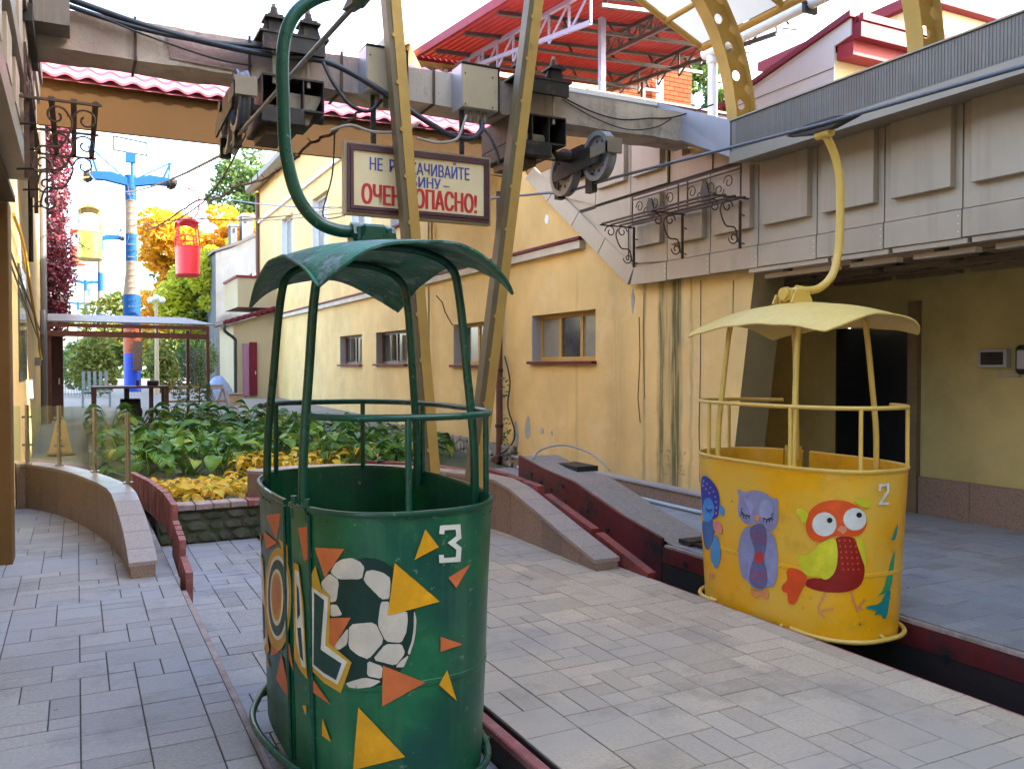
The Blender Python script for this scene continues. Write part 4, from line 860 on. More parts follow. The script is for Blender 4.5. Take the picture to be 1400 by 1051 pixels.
YELLOW_ART = [
('painted_number',6,'whi2',"909,889 912,914 954,915 958,889 943,873 929,858 916,842 902,826 890,811 919,809 950,807 983,804 982,819 952,821 923,823 937,838 951,853 965,868 980,883 977,906 974,930 946,930 919,929 894,929 892,910 890,891"),
('painted_bird_body',3,'dred',"679,628 706,630 729,628 748,622 762,612 772,599 782,581 792,559 802,533 811,502 818,475 822,450 824,427 823,407 820,389 815,373 808,360 800,348 789,338 776,329 761,321 744,315 725,309 703,304 679,300 652,297 626,295 600,294 575,294 550,295 528,297 509,300 493,304 480,308 473,315 470,323 472,332 478,344 490,353 507,360 529,365 557,367 580,372 600,380 616,391 629,404 640,421 649,441 655,465 660,492 661,518 659,543 655,567 648,590 649,607 660,620"),
('painted_dot',4,'ored',"678,603 676,598 672,596 668,599 668,605 672,609 676,608"),
('painted_dot',4,'ored',"707,605 705,600 701,598 697,601 697,607 700,611 705,610"),
('painted_dot',4,'ored',"736,606 734,601 729,599 726,603 725,609 729,612 733,611"),
('painted_dot',4,'ored',"765,607 763,602 758,600 755,604 754,610 758,613 762,612"),
('painted_dot',4,'ored',"683,570 681,565 677,563 673,566 673,572 676,576 681,575"),
('painted_dot',4,'ored',"712,572 710,566 706,565 702,568 702,574 705,578 710,577"),
('painted_dot',4,'ored',"741,573 739,568 734,566 731,570 730,576 734,579 738,578"),
('painted_dot',4,'ored',"770,574 768,568 764,567 760,571 760,576 763,580 768,579"),
('painted_dot',4,'ored',"688,537 686,532 682,530 678,533 678,539 681,543 686,542"),
('painted_dot',4,'ored',"717,539 715,533 710,532 707,535 707,541 710,545 715,544"),
('painted_dot',4,'ored',"746,540 744,534 740,533 736,537 736,542 739,546 744,545"),
('painted_dot',4,'ored',"776,540 774,535 769,534 765,537 765,543 769,547 773,546"),
('painted_dot',4,'ored',"693,504 691,498 687,497 683,500 683,506 686,510 691,509"),
('painted_dot',4,'ored',"722,505 720,500 716,499 712,502 712,508 715,512 720,511"),
('painted_dot',4,'ored',"751,507 749,501 745,500 741,503 741,509 744,513 749,512"),
('painted_dot',4,'ored',"781,507 779,502 774,500 771,504 770,510 774,514 779,512"),
('painted_dot',4,'ored',"698,471 696,465 692,464 688,467 688,473 691,477 696,476"),
('painted_dot',4,'ored',"727,472 725,467 721,466 717,469 717,475 720,478 725,478"),
('painted_dot',4,'ored',"756,473 754,468 750,467 746,470 746,476 750,480 754,478"),
('painted_dot',4,'ored',"787,474 785,468 780,467 776,471 776,477 780,480 784,479"),
('painted_dot',4,'ored',"703,438 701,432 697,431 693,434 693,440 696,444 701,443"),
('painted_dot',4,'ored',"732,439 730,434 726,432 722,436 722,442 725,445 730,444"),
('painted_dot',4,'ored',"762,440 760,435 755,433 751,437 751,443 755,446 759,445"),
('painted_dot',4,'ored',"792,440 790,435 786,434 782,437 781,443 785,447 790,446"),
('painted_bird_tail',4,'ored',"344,386 353,394 365,399 380,401 397,401 418,399 436,395 451,390 463,382 473,374 479,365 482,355 482,345 478,334 473,322 466,308 458,294 449,279 440,263 432,248 425,233 419,218 412,205 405,196 397,188 389,184 380,181 372,180 365,180 357,182 352,187 348,196 346,208 346,222 343,234 338,240 330,244 320,242 312,244 305,248 301,254 298,263 300,273 306,283 316,294 329,305 338,317 342,329 342,342 338,355 336,367 339,377"),
('painted_wing',4,'lime',"586,590 609,605 628,612 642,611 652,602 657,585 661,565 664,543 665,519 664,492 663,468 659,447 654,428 647,412 639,399 630,388 620,378 609,371 598,367 588,367 578,370 568,376 559,379 549,380 540,379 531,375 521,372 510,371 498,372 484,374 473,378 464,383 458,389 454,397 448,408 440,421 430,437 417,456 413,470 417,480 429,486 449,487 467,491 483,498 497,507 510,520 521,530 530,540 537,549 542,556 552,566 567,577"),
('painted_wing',4,'lime',"770,628 780,627 789,622 798,613 806,602 813,587 818,567 823,543 827,514 830,480 830,460 827,454 821,460 813,481 804,503 794,529 783,556 771,586 765,608 765,622"),
('painted_bird_head',5,'ored2',"480,721 483,735 490,749 499,763 510,776 524,789 540,801 557,811 576,820 596,826 616,831 637,834 659,835 681,834 702,831 722,826 739,819 756,810 771,801 785,790 797,779 807,768 815,755 821,743 825,730 826,717 826,703 823,690 818,677 812,664 803,653 792,644 779,638 764,633 746,630 726,629 704,629 680,630 659,628 640,624 624,618 611,609 598,601 587,594 576,589 565,584 554,582 543,582 531,584 518,588 507,594 496,603 488,613 480,626 475,639 472,652 471,666 473,679 474,693 477,707"),
('painted_ear',6,'lime',"410,757 422,765 443,764 474,754 485,734 478,704 466,686 450,681 440,687 436,706 428,718 416,723 408,732 406,746"),
('painted_ear',6,'lime',"758,852 768,857 780,855 796,845 814,841 834,842 847,835 853,820 848,807 832,795 813,795 792,805 774,814 761,822 754,831 753,843"),
('painted_eye',7,'whi2',"653,696 652,679 646,663 638,648 626,636 611,627 595,621 578,620 561,622 545,628 532,637 521,650 514,665 512,682 514,698 520,715 530,730 543,743 558,752 575,758 592,760 608,757 623,750 635,740 645,727 651,712"),
('painted_eye',7,'whi2',"821,730 820,714 814,700 805,687 793,677 779,670 764,666 748,665 733,669 719,676 707,685 698,698 692,712 690,728 691,743 696,758 704,772 715,782 729,790 743,794 759,795 774,791 789,784 802,773 812,760 818,746"),
('painted_pupil',8,'blk',"631,717 629,710 625,704 619,700 612,699 605,702 601,707 599,714 600,721 605,727 611,731 618,731 624,729 629,724"),
('painted_pupil',8,'blk',"793,754 792,747 787,742 781,739 774,739 767,742 762,747 760,754 762,761 766,767 772,770 780,770 786,767 791,761"),
('painted_beak',8,'salm',"656,665 678,690 709,685 711,662 693,641 674,653"),
('painted_foot',3,'salm2',"589,290 580,266 572,241 561,221 550,202 554,182 559,162 578,148 597,135 606,146 589,158 572,171 565,202 584,237 593,262 602,288"),
('painted_foot',3,'salm2',"566,169 588,176 609,182 629,189 650,195 647,208 627,202 606,196 585,189 564,182"),
('painted_foot',3,'salm2',"742,308 750,281 758,254 768,234 778,214 789,190 803,194 791,219 781,239 771,259 763,285 755,312"),
('painted_foot',3,'salm2',"798,206 812,225 827,244 841,262 828,270 814,252 800,233 786,214"),
('painted_foot',3,'salm2',"784,207 824,201 826,214 786,220"),
('painted_owl_body',3,'lav',"75,605 106,604 135,604 181,597 214,586 235,569 244,548 252,526 258,503 263,480 266,456 268,432 268,407 267,382 265,357 261,334 255,312 247,293 237,275 227,262 217,254 206,250 195,251 184,250 174,246 163,239 153,230 139,222 122,217 101,213 76,212 55,213 36,217 20,224 8,234 3939,242 3926,248 3913,252 3899,254 3887,263 3876,279 3866,302 3858,333 3852,364 3850,394 3850,425 3854,455 3860,484 3871,513 3884,540 3902,567 3930,587 25,599"),
('painted_owl_head',4,'lav2',"3858,817 3867,815 3877,813 3886,810 3896,808 3906,805 3919,804 3935,807 9,812 30,820 53,826 77,829 101,830 127,829 149,826 170,821 187,815 203,807 216,802 228,799 239,800 248,803 256,804 262,801 266,796 268,788 269,781 269,773 268,766 266,759 264,749 264,738 266,725 268,709 268,694 266,678 263,661 257,645 251,631 245,619 238,610 231,604 223,600 213,597 202,597 190,598 175,601 158,606 138,611 115,618 92,622 70,622 48,618 26,610 5,606 3931,606 3913,609 3896,616 3882,626 3871,637 3862,651 3856,667 3852,682 3852,698 3855,714 3862,729 3864,745 3864,761 3861,778 3854,794 3851,806 3852,814"),
('painted_belly',5,'slate',"64,613 96,624 121,628 141,627 155,619 164,607 170,591 174,572 175,550 173,524 170,501 165,479 159,458 151,439 148,420 149,403 154,386 164,370 172,352 178,333 182,312 184,289 181,269 173,252 160,239 143,228 123,221 100,218 75,219 48,224 28,234 16,248 11,268 15,292 21,318 30,344 41,371 56,400 63,425 63,449 57,470 44,490 33,509 26,529 20,548 18,568 25,585 40,600"),
('painted_stripe',6,'red',"25,545 62,554 99,563 123,555 147,547 171,538 176,544 151,552 126,561 101,569 63,560 24,551"),
('painted_stripe',6,'red',"45,517 82,521 118,525 140,515 162,504 168,510 145,520 122,531 84,527 46,523"),
('painted_stripe',6,'red',"24,313 55,308 86,304 117,299 150,318 181,337 177,341 148,323 117,305 88,310 58,314 28,319"),
('painted_stripe',6,'red',"28,281 56,277 84,273 112,269 147,287 181,304 178,308 145,292 112,276 73,282 32,288"),
('painted_heart',7,'red',"150,423 146,408 137,394 124,384 107,378 91,378 77,383 68,394 65,407 69,422 78,436 92,447 109,453 125,453 138,447 147,437"),
('painted_eye',6,'lav3',"54,712 51,692 42,673 30,657 13,644 3939,636 3920,633 3901,635 3885,644 3872,656 3864,673 3862,692 3866,712 3874,731 3888,748 3905,761 3923,769 3943,772 16,768 32,760 44,747 52,730"),
('painted_eye',6,'lav3',"232,727 230,708 223,690 212,674 198,662 181,654 163,651 146,654 132,662 120,675 113,691 110,710 113,729 121,748 133,764 148,776 165,783 182,786 198,782 212,774 223,761 230,745"),
('painted_lash',7,'blk',"3882,678 3914,656 26,658 28,665 3920,663 3891,684"),
('painted_lash',7,'blk',"140,664 182,658 223,679 219,684 182,666 144,671"),
('painted_lash',7,'blk',"3892,672 3882,649 3889,649 3899,672"),
('painted_lash',7,'blk',"3911,660 3904,637 3911,638 3919,660"),
('painted_lash',7,'blk',"3931,656 3930,635 3938,636 3938,657"),
('painted_lash',7,'blk',"8,656 17,642 24,645 15,659"),
('painted_lash',7,'blk',"151,665 143,645 150,645 158,665"),
('painted_lash',7,'blk',"173,661 171,642 178,642 180,661"),
('painted_lash',7,'blk',"194,667 200,651 207,653 201,670"),
('painted_lash',7,'blk',"212,679 224,664 230,667 218,682"),
('painted_lash',7,'blk',"220,689 228,710 222,711 214,690"),
('painted_lash',7,'blk',"3893,686 3900,704 3892,705 3885,686"),
('painted_beak',7,'oran',"64,670 93,676 122,681 107,655 92,628 78,649"),
('painted_foot',2,'salm2',"17,209 50,197 83,202 116,207 147,219 178,232 183,204 188,177 147,160 129,174 111,188 71,151 27,163 22,186"),
('painted_hood',4,'blue',"3429,850 3456,856 3482,857 3509,854 3537,848 3564,838 3588,826 3609,812 3627,797 3642,780 3653,762 3659,742 3662,720 3660,697 3656,675 3649,654 3641,633 3630,613 3610,597 3582,585 3544,576 3491,571 3444,572 3403,581 3373,597 3363,623 3357,654 3356,690 3360,730 3368,775 3384,810 3404,835"),
('painted_face',5,'lblue',"3437,685 3492,710 3531,717 3558,708 3577,691 3588,666 3589,639 3581,611 3561,584 3527,558 3481,544 3415,542 3380,573 3388,606 3396,638"),
('painted_lash',6,'blk',"3460,634 3510,621 3571,647 3565,651 3513,629 3472,640"),
('painted_lash',6,'blk',"3484,627 3474,607 3486,608 3495,628"),
('painted_lash',6,'blk',"3517,626 3520,608 3530,610 3528,628"),
('painted_lash',6,'blk',"3546,637 3562,623 3571,626 3556,641"),
('painted_belly',4,'mblue',"3477,566 3532,570 3566,565 3583,550 3585,527 3573,495 3560,465 3545,438 3529,412 3512,389 3495,372 3477,360 3458,355 3439,356 3420,362 3404,373 3388,389 3375,410 3364,432 3357,457 3354,483 3355,511 3384,536 3427,554"),
('painted_wing',5,'lblue2',"3617,470 3629,449 3638,428 3644,406 3649,384 3650,362 3647,339 3639,317 3627,294 3609,271 3594,257 3582,250 3573,252 3567,263 3560,271 3551,278 3541,283 3529,287 3520,294 3515,307 3513,324 3514,346 3522,370 3533,396 3550,425 3570,456 3588,473 3603,478"),
('painted_ribbon',6,'pink',"3576,563 3605,577 3636,574 3670,553 3683,533 3678,512 3664,499 3640,494 3615,494 3590,501 3573,518 3565,543"),
('painted_ear',3,'lblue2',"3674,690 3704,678 3714,657 3706,627 3689,616 3663,624 3652,645 3656,679"),
('painted_foot',3,'salm2',"3562,199 3554,184 3532,172 3504,166 3481,168 3472,179 3483,194 3508,208 3535,214 3556,210"),
('painted_dot',6,'pink',"3461,820 3453,812 3437,810 3429,816 3438,824 3454,826"),
('painted_dot',6,'pink',"3518,809 3511,801 3498,800 3492,805 3499,813 3512,815"),
('painted_dot',6,'pink',"3566,790 3560,783 3549,781 3544,787 3550,795 3561,796"),
('painted_dot',6,'pink',"3496,770 3489,763 3475,761 3468,766 3476,774 3490,776"),
('painted_dot',6,'pink',"3605,769 3599,762 3588,761 3583,767 3589,774 3600,775"),
('painted_dot',6,'pink',"3547,751 3541,743 3529,742 3523,748 3530,755 3542,757"),
('painted_dot',6,'pink',"3623,737 3618,730 3607,728 3602,734 3608,741 3618,743"),
('painted_dot',6,'pink',"3630,704 3624,697 3614,695 3609,701 3615,709 3625,710"),
('painted_dot',6,'pink',"3633,667 3628,659 3618,658 3613,664 3618,671 3629,673"),
('painted_dot',6,'pink',"3625,627 3620,620 3610,618 3605,624 3610,632 3621,633"),
('painted_dot',6,'pink',"3444,787 3436,779 3418,776 3410,782 3420,790 3437,793"),
('painted_feather',4,'teal',"1072,688 1063,670 1054,653 1039,624 1027,601 1033,592 1058,594 1074,623 1076,651 1079,678"),
('painted_feather',3,'teal2',"1070,510 1070,488 1069,465 1068,443 1066,422 1064,400 1062,379 1059,359 1056,339 1052,319 1030,288 996,285 964,281 935,276 934,281 963,296 975,314 987,332 993,350 999,369 1006,387 1013,409 1020,431 1031,464 1045,496 1063,528"),
('painted_feather',4,'teal',"1048,291 1042,254 1039,232 1035,210 1032,185 1028,160 1016,135 1000,133 985,142 971,161 949,169 919,167 911,172 924,185 909,196 869,203 849,211 845,220 868,225 895,226 923,226 963,240 981,268 1005,289 1035,302")]

# ================================================================== CABLEWAY MACHINERY
def clamp_set(x0, x1, label):
    e = empty('beam_clamp', ((x0 + x1) / 2, 7.5, 4.0), label, 'clamp')
    # hollow box girder section slung under the beam, its open cells facing the viewer
    zt, zb, y0, y1 = 3.968, 3.70, 7.12, 7.86
    g = MB().box(x0, y0, zt - .016, x1, y1, zt).box(x0, y0, zb, x1, y1, zb + .016)
    n = 3
    for k in range(n + 1):
        x = x0 + (x1 - x0) * (k / n) ; g.box(x - .006, y0 + .004, zb + .017, x + .006, y1 - .004, zt - .017)
    g.build('box_girder', M_DARKST, e)
    MB().box(x0 + .01, (y0 + y1) / 2, zb + .018, x1 - .01, (y0 + y1) / 2 + .02, zt - .018).build('girder_web', M_JOINT, e)
    MB().box(x0 - .02, y0 - .02, zb - .13, x1 - .16, y1 - .1, zb - .004, .01).build('packing_beam', M_DARKST, e)
    MB().box(x0 + .03, y0 + .08, zb - .20, x1 - .28, y1 - .2, zb - .132).build('foot_plate', M_IRON, e)
    for x in (x0 + .10, x1 - .12):
        t = MB().box(x - .05, y0 - .02, 4.285, x + .05, y0 + .10, 4.40).box(x - .085, y0 - .06, 4.402, x + .085, y0 + .12, 4.42).box(x - .06, y0 - .05, 4.422, x + .06, y0 + .1, 4.436)
        t.prism([(x - .11, 4.285), (x - .05, 4.285), (x - .05, 4.40), (x - .07, 4.40)], 1, y0, y0 + .02).prism([(x + .11, 4.285), (x + .05, 4.285), (x + .05, 4.40), (x + .07, 4.40)], 1, y0, y0 + .02)
        t.build('saddle_plate', M_DARKST, e)
        MB().cyl((x, y0 + .03, 3.9), (x, y0 + .03, 4.54), .017, 8).build('tie_rod', M_OCHST, e)
        MB().cyl((x, y0 + .03, 4.437), (x, y0 + .03, 4.48), .035, 6).cyl((x, y0 + .03, 4.482), (x, y0 + .03, 4.51), .028, 6).build('nut', M_IRON, e)
    MB().box(x0 - .03, 7.05, 4.278, x1 + .03, 7.95, 4.288 + .01).box(x0, 7.06, 4.15, x1, 7.10, 4.277).build('top_channel', M_DARKST, e)
    return e
clamp_set(1.36, 1.86, 'sooty girder clamp on the concrete beam, left, behind the green hanger')
clamp_set(3.66, 4.20, 'sooty girder clamp with tall bolts on the beam beside the right slanting post')

def wheel(e, x, y, z, r, rim):
    w = MB(); n = 28; V = []; F = []
    prof = [(r * .80, -.045), (r, -.045), (r, -.03), (r * .93, -.012), (r * .93, .012), (r, .03), (r, .045), (r * .80, .045), (r * .78, .012), (r * .30, .010), (r * .30, -.010), (r * .78, -.012)]
    for i in range(n):
        a = 2 * PI * i / n
        for (q, dx) in prof: V.append((x + dx, y + q * math.cos(a), z + q * math.sin(a)))
    k = len(prof)
    for i in range(n):
        for j in range(k): F.append((i * k + j, i * k + (j + 1) % k, ((i + 1) % n) * k + (j + 1) % k, ((i + 1) % n) * k + j))
    wo = w.add(V, F).build('sheave', rim, e, 35)
    MB().cyl((x - .05, y, z), (x + .05, y, z), r * .32, 16).build('hub', M_OCHST, wo, 35)
    h = MB()
    for i in range(10):
        a = 2 * PI * i / 10 + .2
        h.cyl((x - .0135, y + r * .6 * math.cos(a), z + r * .6 * math.sin(a)), (x + .0135, y + r * .6 * math.cos(a), z + r * .6 * math.sin(a)), r * .07, 8)
    h.build('lightening_hole', M_JOINT, wo)
    return wo
def sheave_train(x, z, label, sgn):
    e = empty('sheave_train', (x, 7.3, z), label, 'cable wheels')
    wheel(e, x, 6.92, z + .02, .235, M_STEEL if sgn < 0 else mat('worn_wheel', (.22, .21, .21), .35, metal=.7, var=(9, .3)))
    wheel(e, x - sgn * .02, 7.52, z - .02, .235, mat('worn_wheel', (.22, .21, .21), .35))
    for dx in (-.075, .075):
        MB().prism([(6.78, z + .02), (6.80, z - .06), (7.64, z - .10), (7.66, z + .0), (7.4, z + .10), (7.0, z + .12)], 0, x + dx - .008, x + dx + .008).build('side_plate', M_DARKST, e)
    MB().box(x - .085, 6.66, z + .0, x + .085, 6.685, z + .14).box(x - .085, 6.66, z + .0, x - .078, 6.95, z + .1).build('guard_plate', M_OCHST, e)
    MB().box(x - .05, 7.15, z + .1, x + .05, 7.35, z + .18).cyl((x - sgn * .75, 7.32, z + .08), (x + sgn * .1, 7.32, z + .08), .05, 12).build('axle_arm', M_DARKST, e, 35)
    MB().prism([(x - sgn * .72, z + .23), (x - sgn * .45, z + .23), (x - sgn * .32, z + .02), (x - sgn * .60, z - .02)], 1, 7.2, 7.24).build('gusset', M_OCHST, e)
    MB().box(x - .03, 7.0, z - .30, x + .03, 7.12, z - .12).build('rope_catcher', M_DARKST, e); MB().box(x - .045, 7.62, z - .26, x + .045, 7.7, z - .1).build('rope_catcher', M_DARKST, e)
    return e
sheave_train(1.15, 3.63, 'pair of sooty grooved cable wheels under the left end of the beam', -1)
sheave_train(4.45, 3.57, 'pair of cable wheels with pale rims under the right end of the beam', 1)

def control_box(x0, x1, z0, z1, label):
    e = empty('control_box', ((x0 + x1) / 2, 7.2, z0), label, 'electrical box')
    MB().box(x0, 7.07, z0, x1, 7.288, z1).build('casing', M_LAV, e)
    MB().box(x0 + .006, 7.055, z0 + .006, x1 - .004, 7.069, z1 - .006, .004).build('door', M_BOX, e)
    MB().box(x1 + .001, 7.05, z0 - .002, x1 + .012, 7.29, z1 + .01).box(x0, 7.045, z1 + .001, x1 + .012, 7.29, z1 + .011).build('frame_lip', M_JOINT, e)
    for dx in (.12, .2, .26): MB().cyl((x0 + dx, 7.15, z0 - .10), (x0 + dx, 7.15, z0 - .001), .022, 10).build('cable_gland', M_OCHST, e)
    for (dx, dz) in ((.03, .03), (.03, .3), (.3, .03), (.3, .3)): MB().cyl((x0 + dx, 7.048, z0 + dz), (x0 + dx, 7.054, z0 + dz), .007, 6).build('screw', M_IRON, e)
control_box(2.21, 2.57, 3.93, 4.31, 'beige electrical box on the concrete beam, left, behind the first slanting post')
control_box(3.09, 3.45, 3.91, 4.30, 'beige electrical box on the concrete beam, right, above the end of the sign')
MB_ = MB().box(3.46, 7.12, 3.93, 3.52, 7.288, 4.22); tag(MB_.build('cover_strip', M_OCHST), 'narrow beige cover strip beside the right electrical box', 'cover strip')

# black and armoured cables slung along the beam
def cable(pts, r, m, label, k=6, n=8):
    return tag(MB().tube(smoothline(pts, k), r, n).build('cable', m, smooth=60), label, 'cable')
M_CAB = mat('slate_cable', (.022, .028, .036), .4, var=(10, .2))
cable([(-.15, 7.24, 4.36), (.5, 7.22, 4.22), (1.0, 7.2, 4.16), (1.45, 7.16, 4.13), (1.85, 7.1, 4.13), (2.2, 7.05, 4.0), (2.6, 7.0, 3.78), (2.75, 6.98, 3.70), (2.95, 6.98, 3.62), (3.15, 7.0, 3.62), (3.27, 7.04, 3.72), (3.3, 7.1, 3.82)], .026, M_CAB, 'thick slate black cable drooping from the left wall to the right electrical box')
cable([(-.15, 7.23, 4.30), (.4, 7.22, 4.20), (.9, 7.21, 4.17), (1.4, 7.2, 4.20), (1.8, 7.18, 4.2)], .02, M_CAB, 'slate black cable strapped along the left half of the beam face')
cable([(1.84, 7.1, 4.14), (1.92, 7.05, 3.95), (2.05, 7.02, 3.78), (2.2, 7.02, 3.74), (2.3, 7.05, 3.82), (2.36, 7.12, 3.88)], .017, M_BLK, 'short black cable looping below the left electrical box')
cable([(.02, 7.25, 4.28), (.2, 7.2, 4.22), (.55, 7.2, 4.13), (1.0, 7.24, 4.06), (1.3, 7.25, 4.05)], .008, M_BLK, 'thin black wire on the left stretch of the beam')
cable([(4.25, 7.28, 4.22), (4.6, 7.27, 4.12), (4.95, 7.27, 4.09), (5.3, 7.27, 4.15), (5.6, 7.27, 4.2), (5.9, 7.0, 4.3)], .008, M_BLK, 'thin black wire sagging across the right end of the beam, upper one')
cable([(4.25, 7.28, 4.20), (4.6, 7.27, 4.07), (5.0, 7.27, 4.0), (5.35, 7.27, 4.06), (5.55, 7.25, 4.17)], .006, M_BLK, 'thin black wire sagging across the right end of the beam, lower one')
cable([(3.28, 7.1, 3.8), (3.35, 7.02, 3.66), (3.42, 7.0, 3.5), (3.42, 7.0, 3.42)], .013, M_BLK, 'short black cable hanging at the right end of the sign')
cable([(1.9, 7.05, 3.55), (2.05, 7.0, 3.60), (2.25, 7.0, 3.57), (2.5, 6.98, 3.60), (2.65, 6.98, 3.69)], .013, M_STN, 'grey braided hose bent above the left end of the sign')
cable([(2.62, 6.95, 3.55), (2.8, 6.9, 3.52), (2.95, 6.9, 3.56), (3.05, 7.0, 3.66), (3.15, 7.1, 3.85)], .012, M_STN, 'frayed grey hose bent above the middle of the sign')
barb = empty('branch_cable', (1.6, 8.5, 3.4), 'knotted dark vine and cable hanging from the beam towards the pylon', 'cable')
vp = smoothline([(2.2, 7.15, 3.78), (2.0, 7.3, 3.62), (1.85, 7.6, 3.55), (1.75, 8.0, 3.45), (1.7, 9.0, 3.5), (1.65, 10.2, 3.65), (1.6, 11.5, 3.72), (1.55, 13, 3.95), (1.4, 16, 4.1), (1.35, 20, 4.5)], 8)
rv = random.Random(5)
MB().tube([p + Vector((rv.uniform(-.012, .012), rv.uniform(-.01, .01), rv.uniform(-.012, .012))) for p in vp], .013, 6).build('stem', M_IRON, barb, 50)
tw = MB()
for i in range(3, 44, 2):
    p = vp[i]; tw.tube([p, p + Vector((rv.uniform(-.06, .06), rv.uniform(-.03, .03), rv.uniform(-.02, .10)))], [.008, .003], 5)
tw.build('twig', M_IRON, barb)
cable([(2.0, 7.3, 3.62), (2.3, 8.5, 3.5), (2.6, 10, 3.35), (3.4, 11.9, 3.72)], .008, M_IRON, 'thin thorny wire running right behind the sign')
cable([(1.1, 20, 4.6), (1.6, 15, 4.0), (2.3, 13, 3.75), (3.5, 12.5, 3.95), (4.6, 12.2, 4.3)], .010, M_STN, 'pale grey cable sagging from the pylon towards the yellow wall')

cable([(1.5, 7.9, 3.95), (1.5, 12, 3.75), (1.4, 20, 4.6), (1.6, 30, 6.9), (1.9, 37.7, 8.9)], .010, M_IRON, 'thin brown wire sagging under the bridge out to the pylon head')
cable([(2.2, 37.7, 8.6), (2.9, 30, 6.6), (3.9, 22, 5.2), (6.1, 17.5, 5.0)], .012, M_STN, 'thin grey wire from the pylon to the yellow facade')
cable([(1.95, 37.7, 8.2), (1.5, 30, 5.6), (.6, 24, 4.4), (-.5, 20.2, 4.6)], .010, M_BLK, 'thin black wire from the pylon to the left downpipe')
# haul ropes
def rope(pts, r, label):
    return tag(MB().tube(pts, r, 8).build('haul_rope', M_STEEL, smooth=60), label, 'steel rope')
rope([(1.15, -3, 3.08), (1.15, 3.6, 3.235), (1.15, 6.7, 3.40), (1.15, 7.5, 3.42)] + sag((1.15, 7.9, 3.45), (.47, 37.6, 9.25), .55), .0135, 'steel haul rope above the green cabin running out to the blue pylon')
rope([(4.47, -3, 3.02), (4.47, 4.2, 3.218), (4.45, 6.7, 3.34), (4.45, 7.6, 3.36)] + sag((4.45, 7.9, 3.42), (3.58, 37.6, 9.25), .55), .0135, 'steel haul rope carrying the yellow cabin past the panelled overhang')
rope(sag((.47, 38.4, 9.25), (.2, 73, 11.8), .6), .02, 'far haul rope between the first and second pylons, left line')
rope(sag((3.58, 38.4, 9.25), (3.2, 73, 11.8), .6), .02, 'far haul rope between the first and second pylons, right line')

# ================================================================== WARNING SIGN
sg = empty('warning_sign', (2.72, 7.15, 2.9), 'hanging framed warning sign with blue and red Cyrillic lettering', 'sign')
X0, X1, Z0, Z1 = 2.035, 3.405, 2.888, 3.505
MB().box(X0, 7.13, Z0, X1, 7.21, Z1).build('backing_box', M_BOX, sg)
fr = MB()
for (o, d, y0) in ((.022, .022, 7.108), (.046, .028, 7.098)):
    a, b, c, d2 = X0 + o, X1 - o, Z0 + o, Z1 - o
    fr.box(a, y0, c, b, 7.128, c + d - .001).box(a, y0, d2 - d + .001, b, 7.128, d2).box(a, y0, c + d, a + d - .001, 7.128, d2 - d).box(b - d + .001, y0, c + d, b, 7.128, d2 - d)
fr.build('frame', M_PURP, sg)
MB().box(X0 + .075, 7.118, Z0 + .075, X1 - .075, 7.127, Z1 - .075).build('face', mat('peeling_cream_board', (.84, .68, .38), .6, var=(3, .08), dirt=((.74, .50, .16), 3.5, .58, .75)), sg)
for x in (2.30, 3.13): MB().box(x - .022, 7.15, Z1, x + .022, 7.17, 3.97).build('hanger_strap', M_DARKST, sg)
def text(s, size, x, z, y, m, parent, name='lettering', bold=.004, wid=1.0):
    cu = bpy.data.curves.new(name, 'FONT'); cu.body = s; cu.size = size; cu.extrude = .0002; cu.align_x = 'CENTER'; cu.resolution_u = 3
    t = bpy.data.objects.new(name, cu); COL.objects.link(t)
    dg = bpy.context.evaluated_depsgraph_get(); me = bpy.data.meshes.new_from_object(t.evaluated_get(dg))
    bpy.data.objects.remove(t); me.materials.clear(); me.materials.append(m)
    xs_ = [v.co.x for v in me.vertices]; sx = wid / (max(xs_) - min(xs_)); me.transform(Matrix.Translation((-(max(xs_) + min(xs_)) / 2, 0, 0)))
    bm = bmesh.new()
    for (sx_, dz_) in ((-bold, 0.0), (0.0, .0006), (bold, .0012)):
        me.transform(Matrix.Translation((sx_, 0, dz_))); bm.from_mesh(me); me.transform(Matrix.Translation((-sx_, 0, -dz_)))
    bm.to_mesh(me); bm.free()
    o = bpy.data.objects.new(name, me); COL.objects.link(o); o.parent = parent
    o.location = Vector((x, y, z)) - wloc(parent); o.rotation_euler = (PI / 2, 0, 0); o.scale = (sx, 1, 1)
    return o
M_BLUL = mat('blue_lettering', (.06, .09, .36), .6, var=(20, .2)); M_REDL2 = mat('red_lettering', (.62, .03, .03), .6, var=(20, .15))
text('НЕ  РАСКАЧИВАЙТЕ', .150, 2.72, 3.275, 7.1155, M_BLUL, sg, bold=.004, wid=.93)
text('КАБИНУ –', .128, 2.74, 3.168, 7.1155, M_BLUL, sg, bold=.004, wid=.50)
text('ОЧЕНЬ ОПАСНО!', .235, 2.72, 2.985, 7.1155, M_REDL2, sg, bold=.014, wid=1.07)

# ================================================================== V POSTS
def vpost(x0, x1, z1, w, label):
    e = empty('slanting_post', (x0, 7.0, -.05), label, 'post')
    a = Vector((x0, 6.93, -.05)); b = Vector((x1, 6.93, z1))
    off = (b - a).cross(Vector((0, 1, 0))).normalized()
    if off.x > 0: off = -off
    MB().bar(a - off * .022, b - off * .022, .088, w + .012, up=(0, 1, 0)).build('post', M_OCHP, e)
    MB().bar(a + off * .046, b + off * .046, .046, w - .01, up=(0, 1, 0)).build('painted_shade_flange', M_OCHP2, e)  # dark bar paints the shade on the post's side face
    n = 15
    for k in range(n):
        p = a.lerp(b, (k + .4) / n) + off * .020 + Vector((0, -w / 2 - .0095, 0)); MB().cyl(p, p + Vector((0, .004, 0)), .021, 10).build('weld_scallop', M_OCHP, e)
vpost(2.79, 2.29, 5.75, .13, 'ochre steel post leaning left in front of the warning sign')
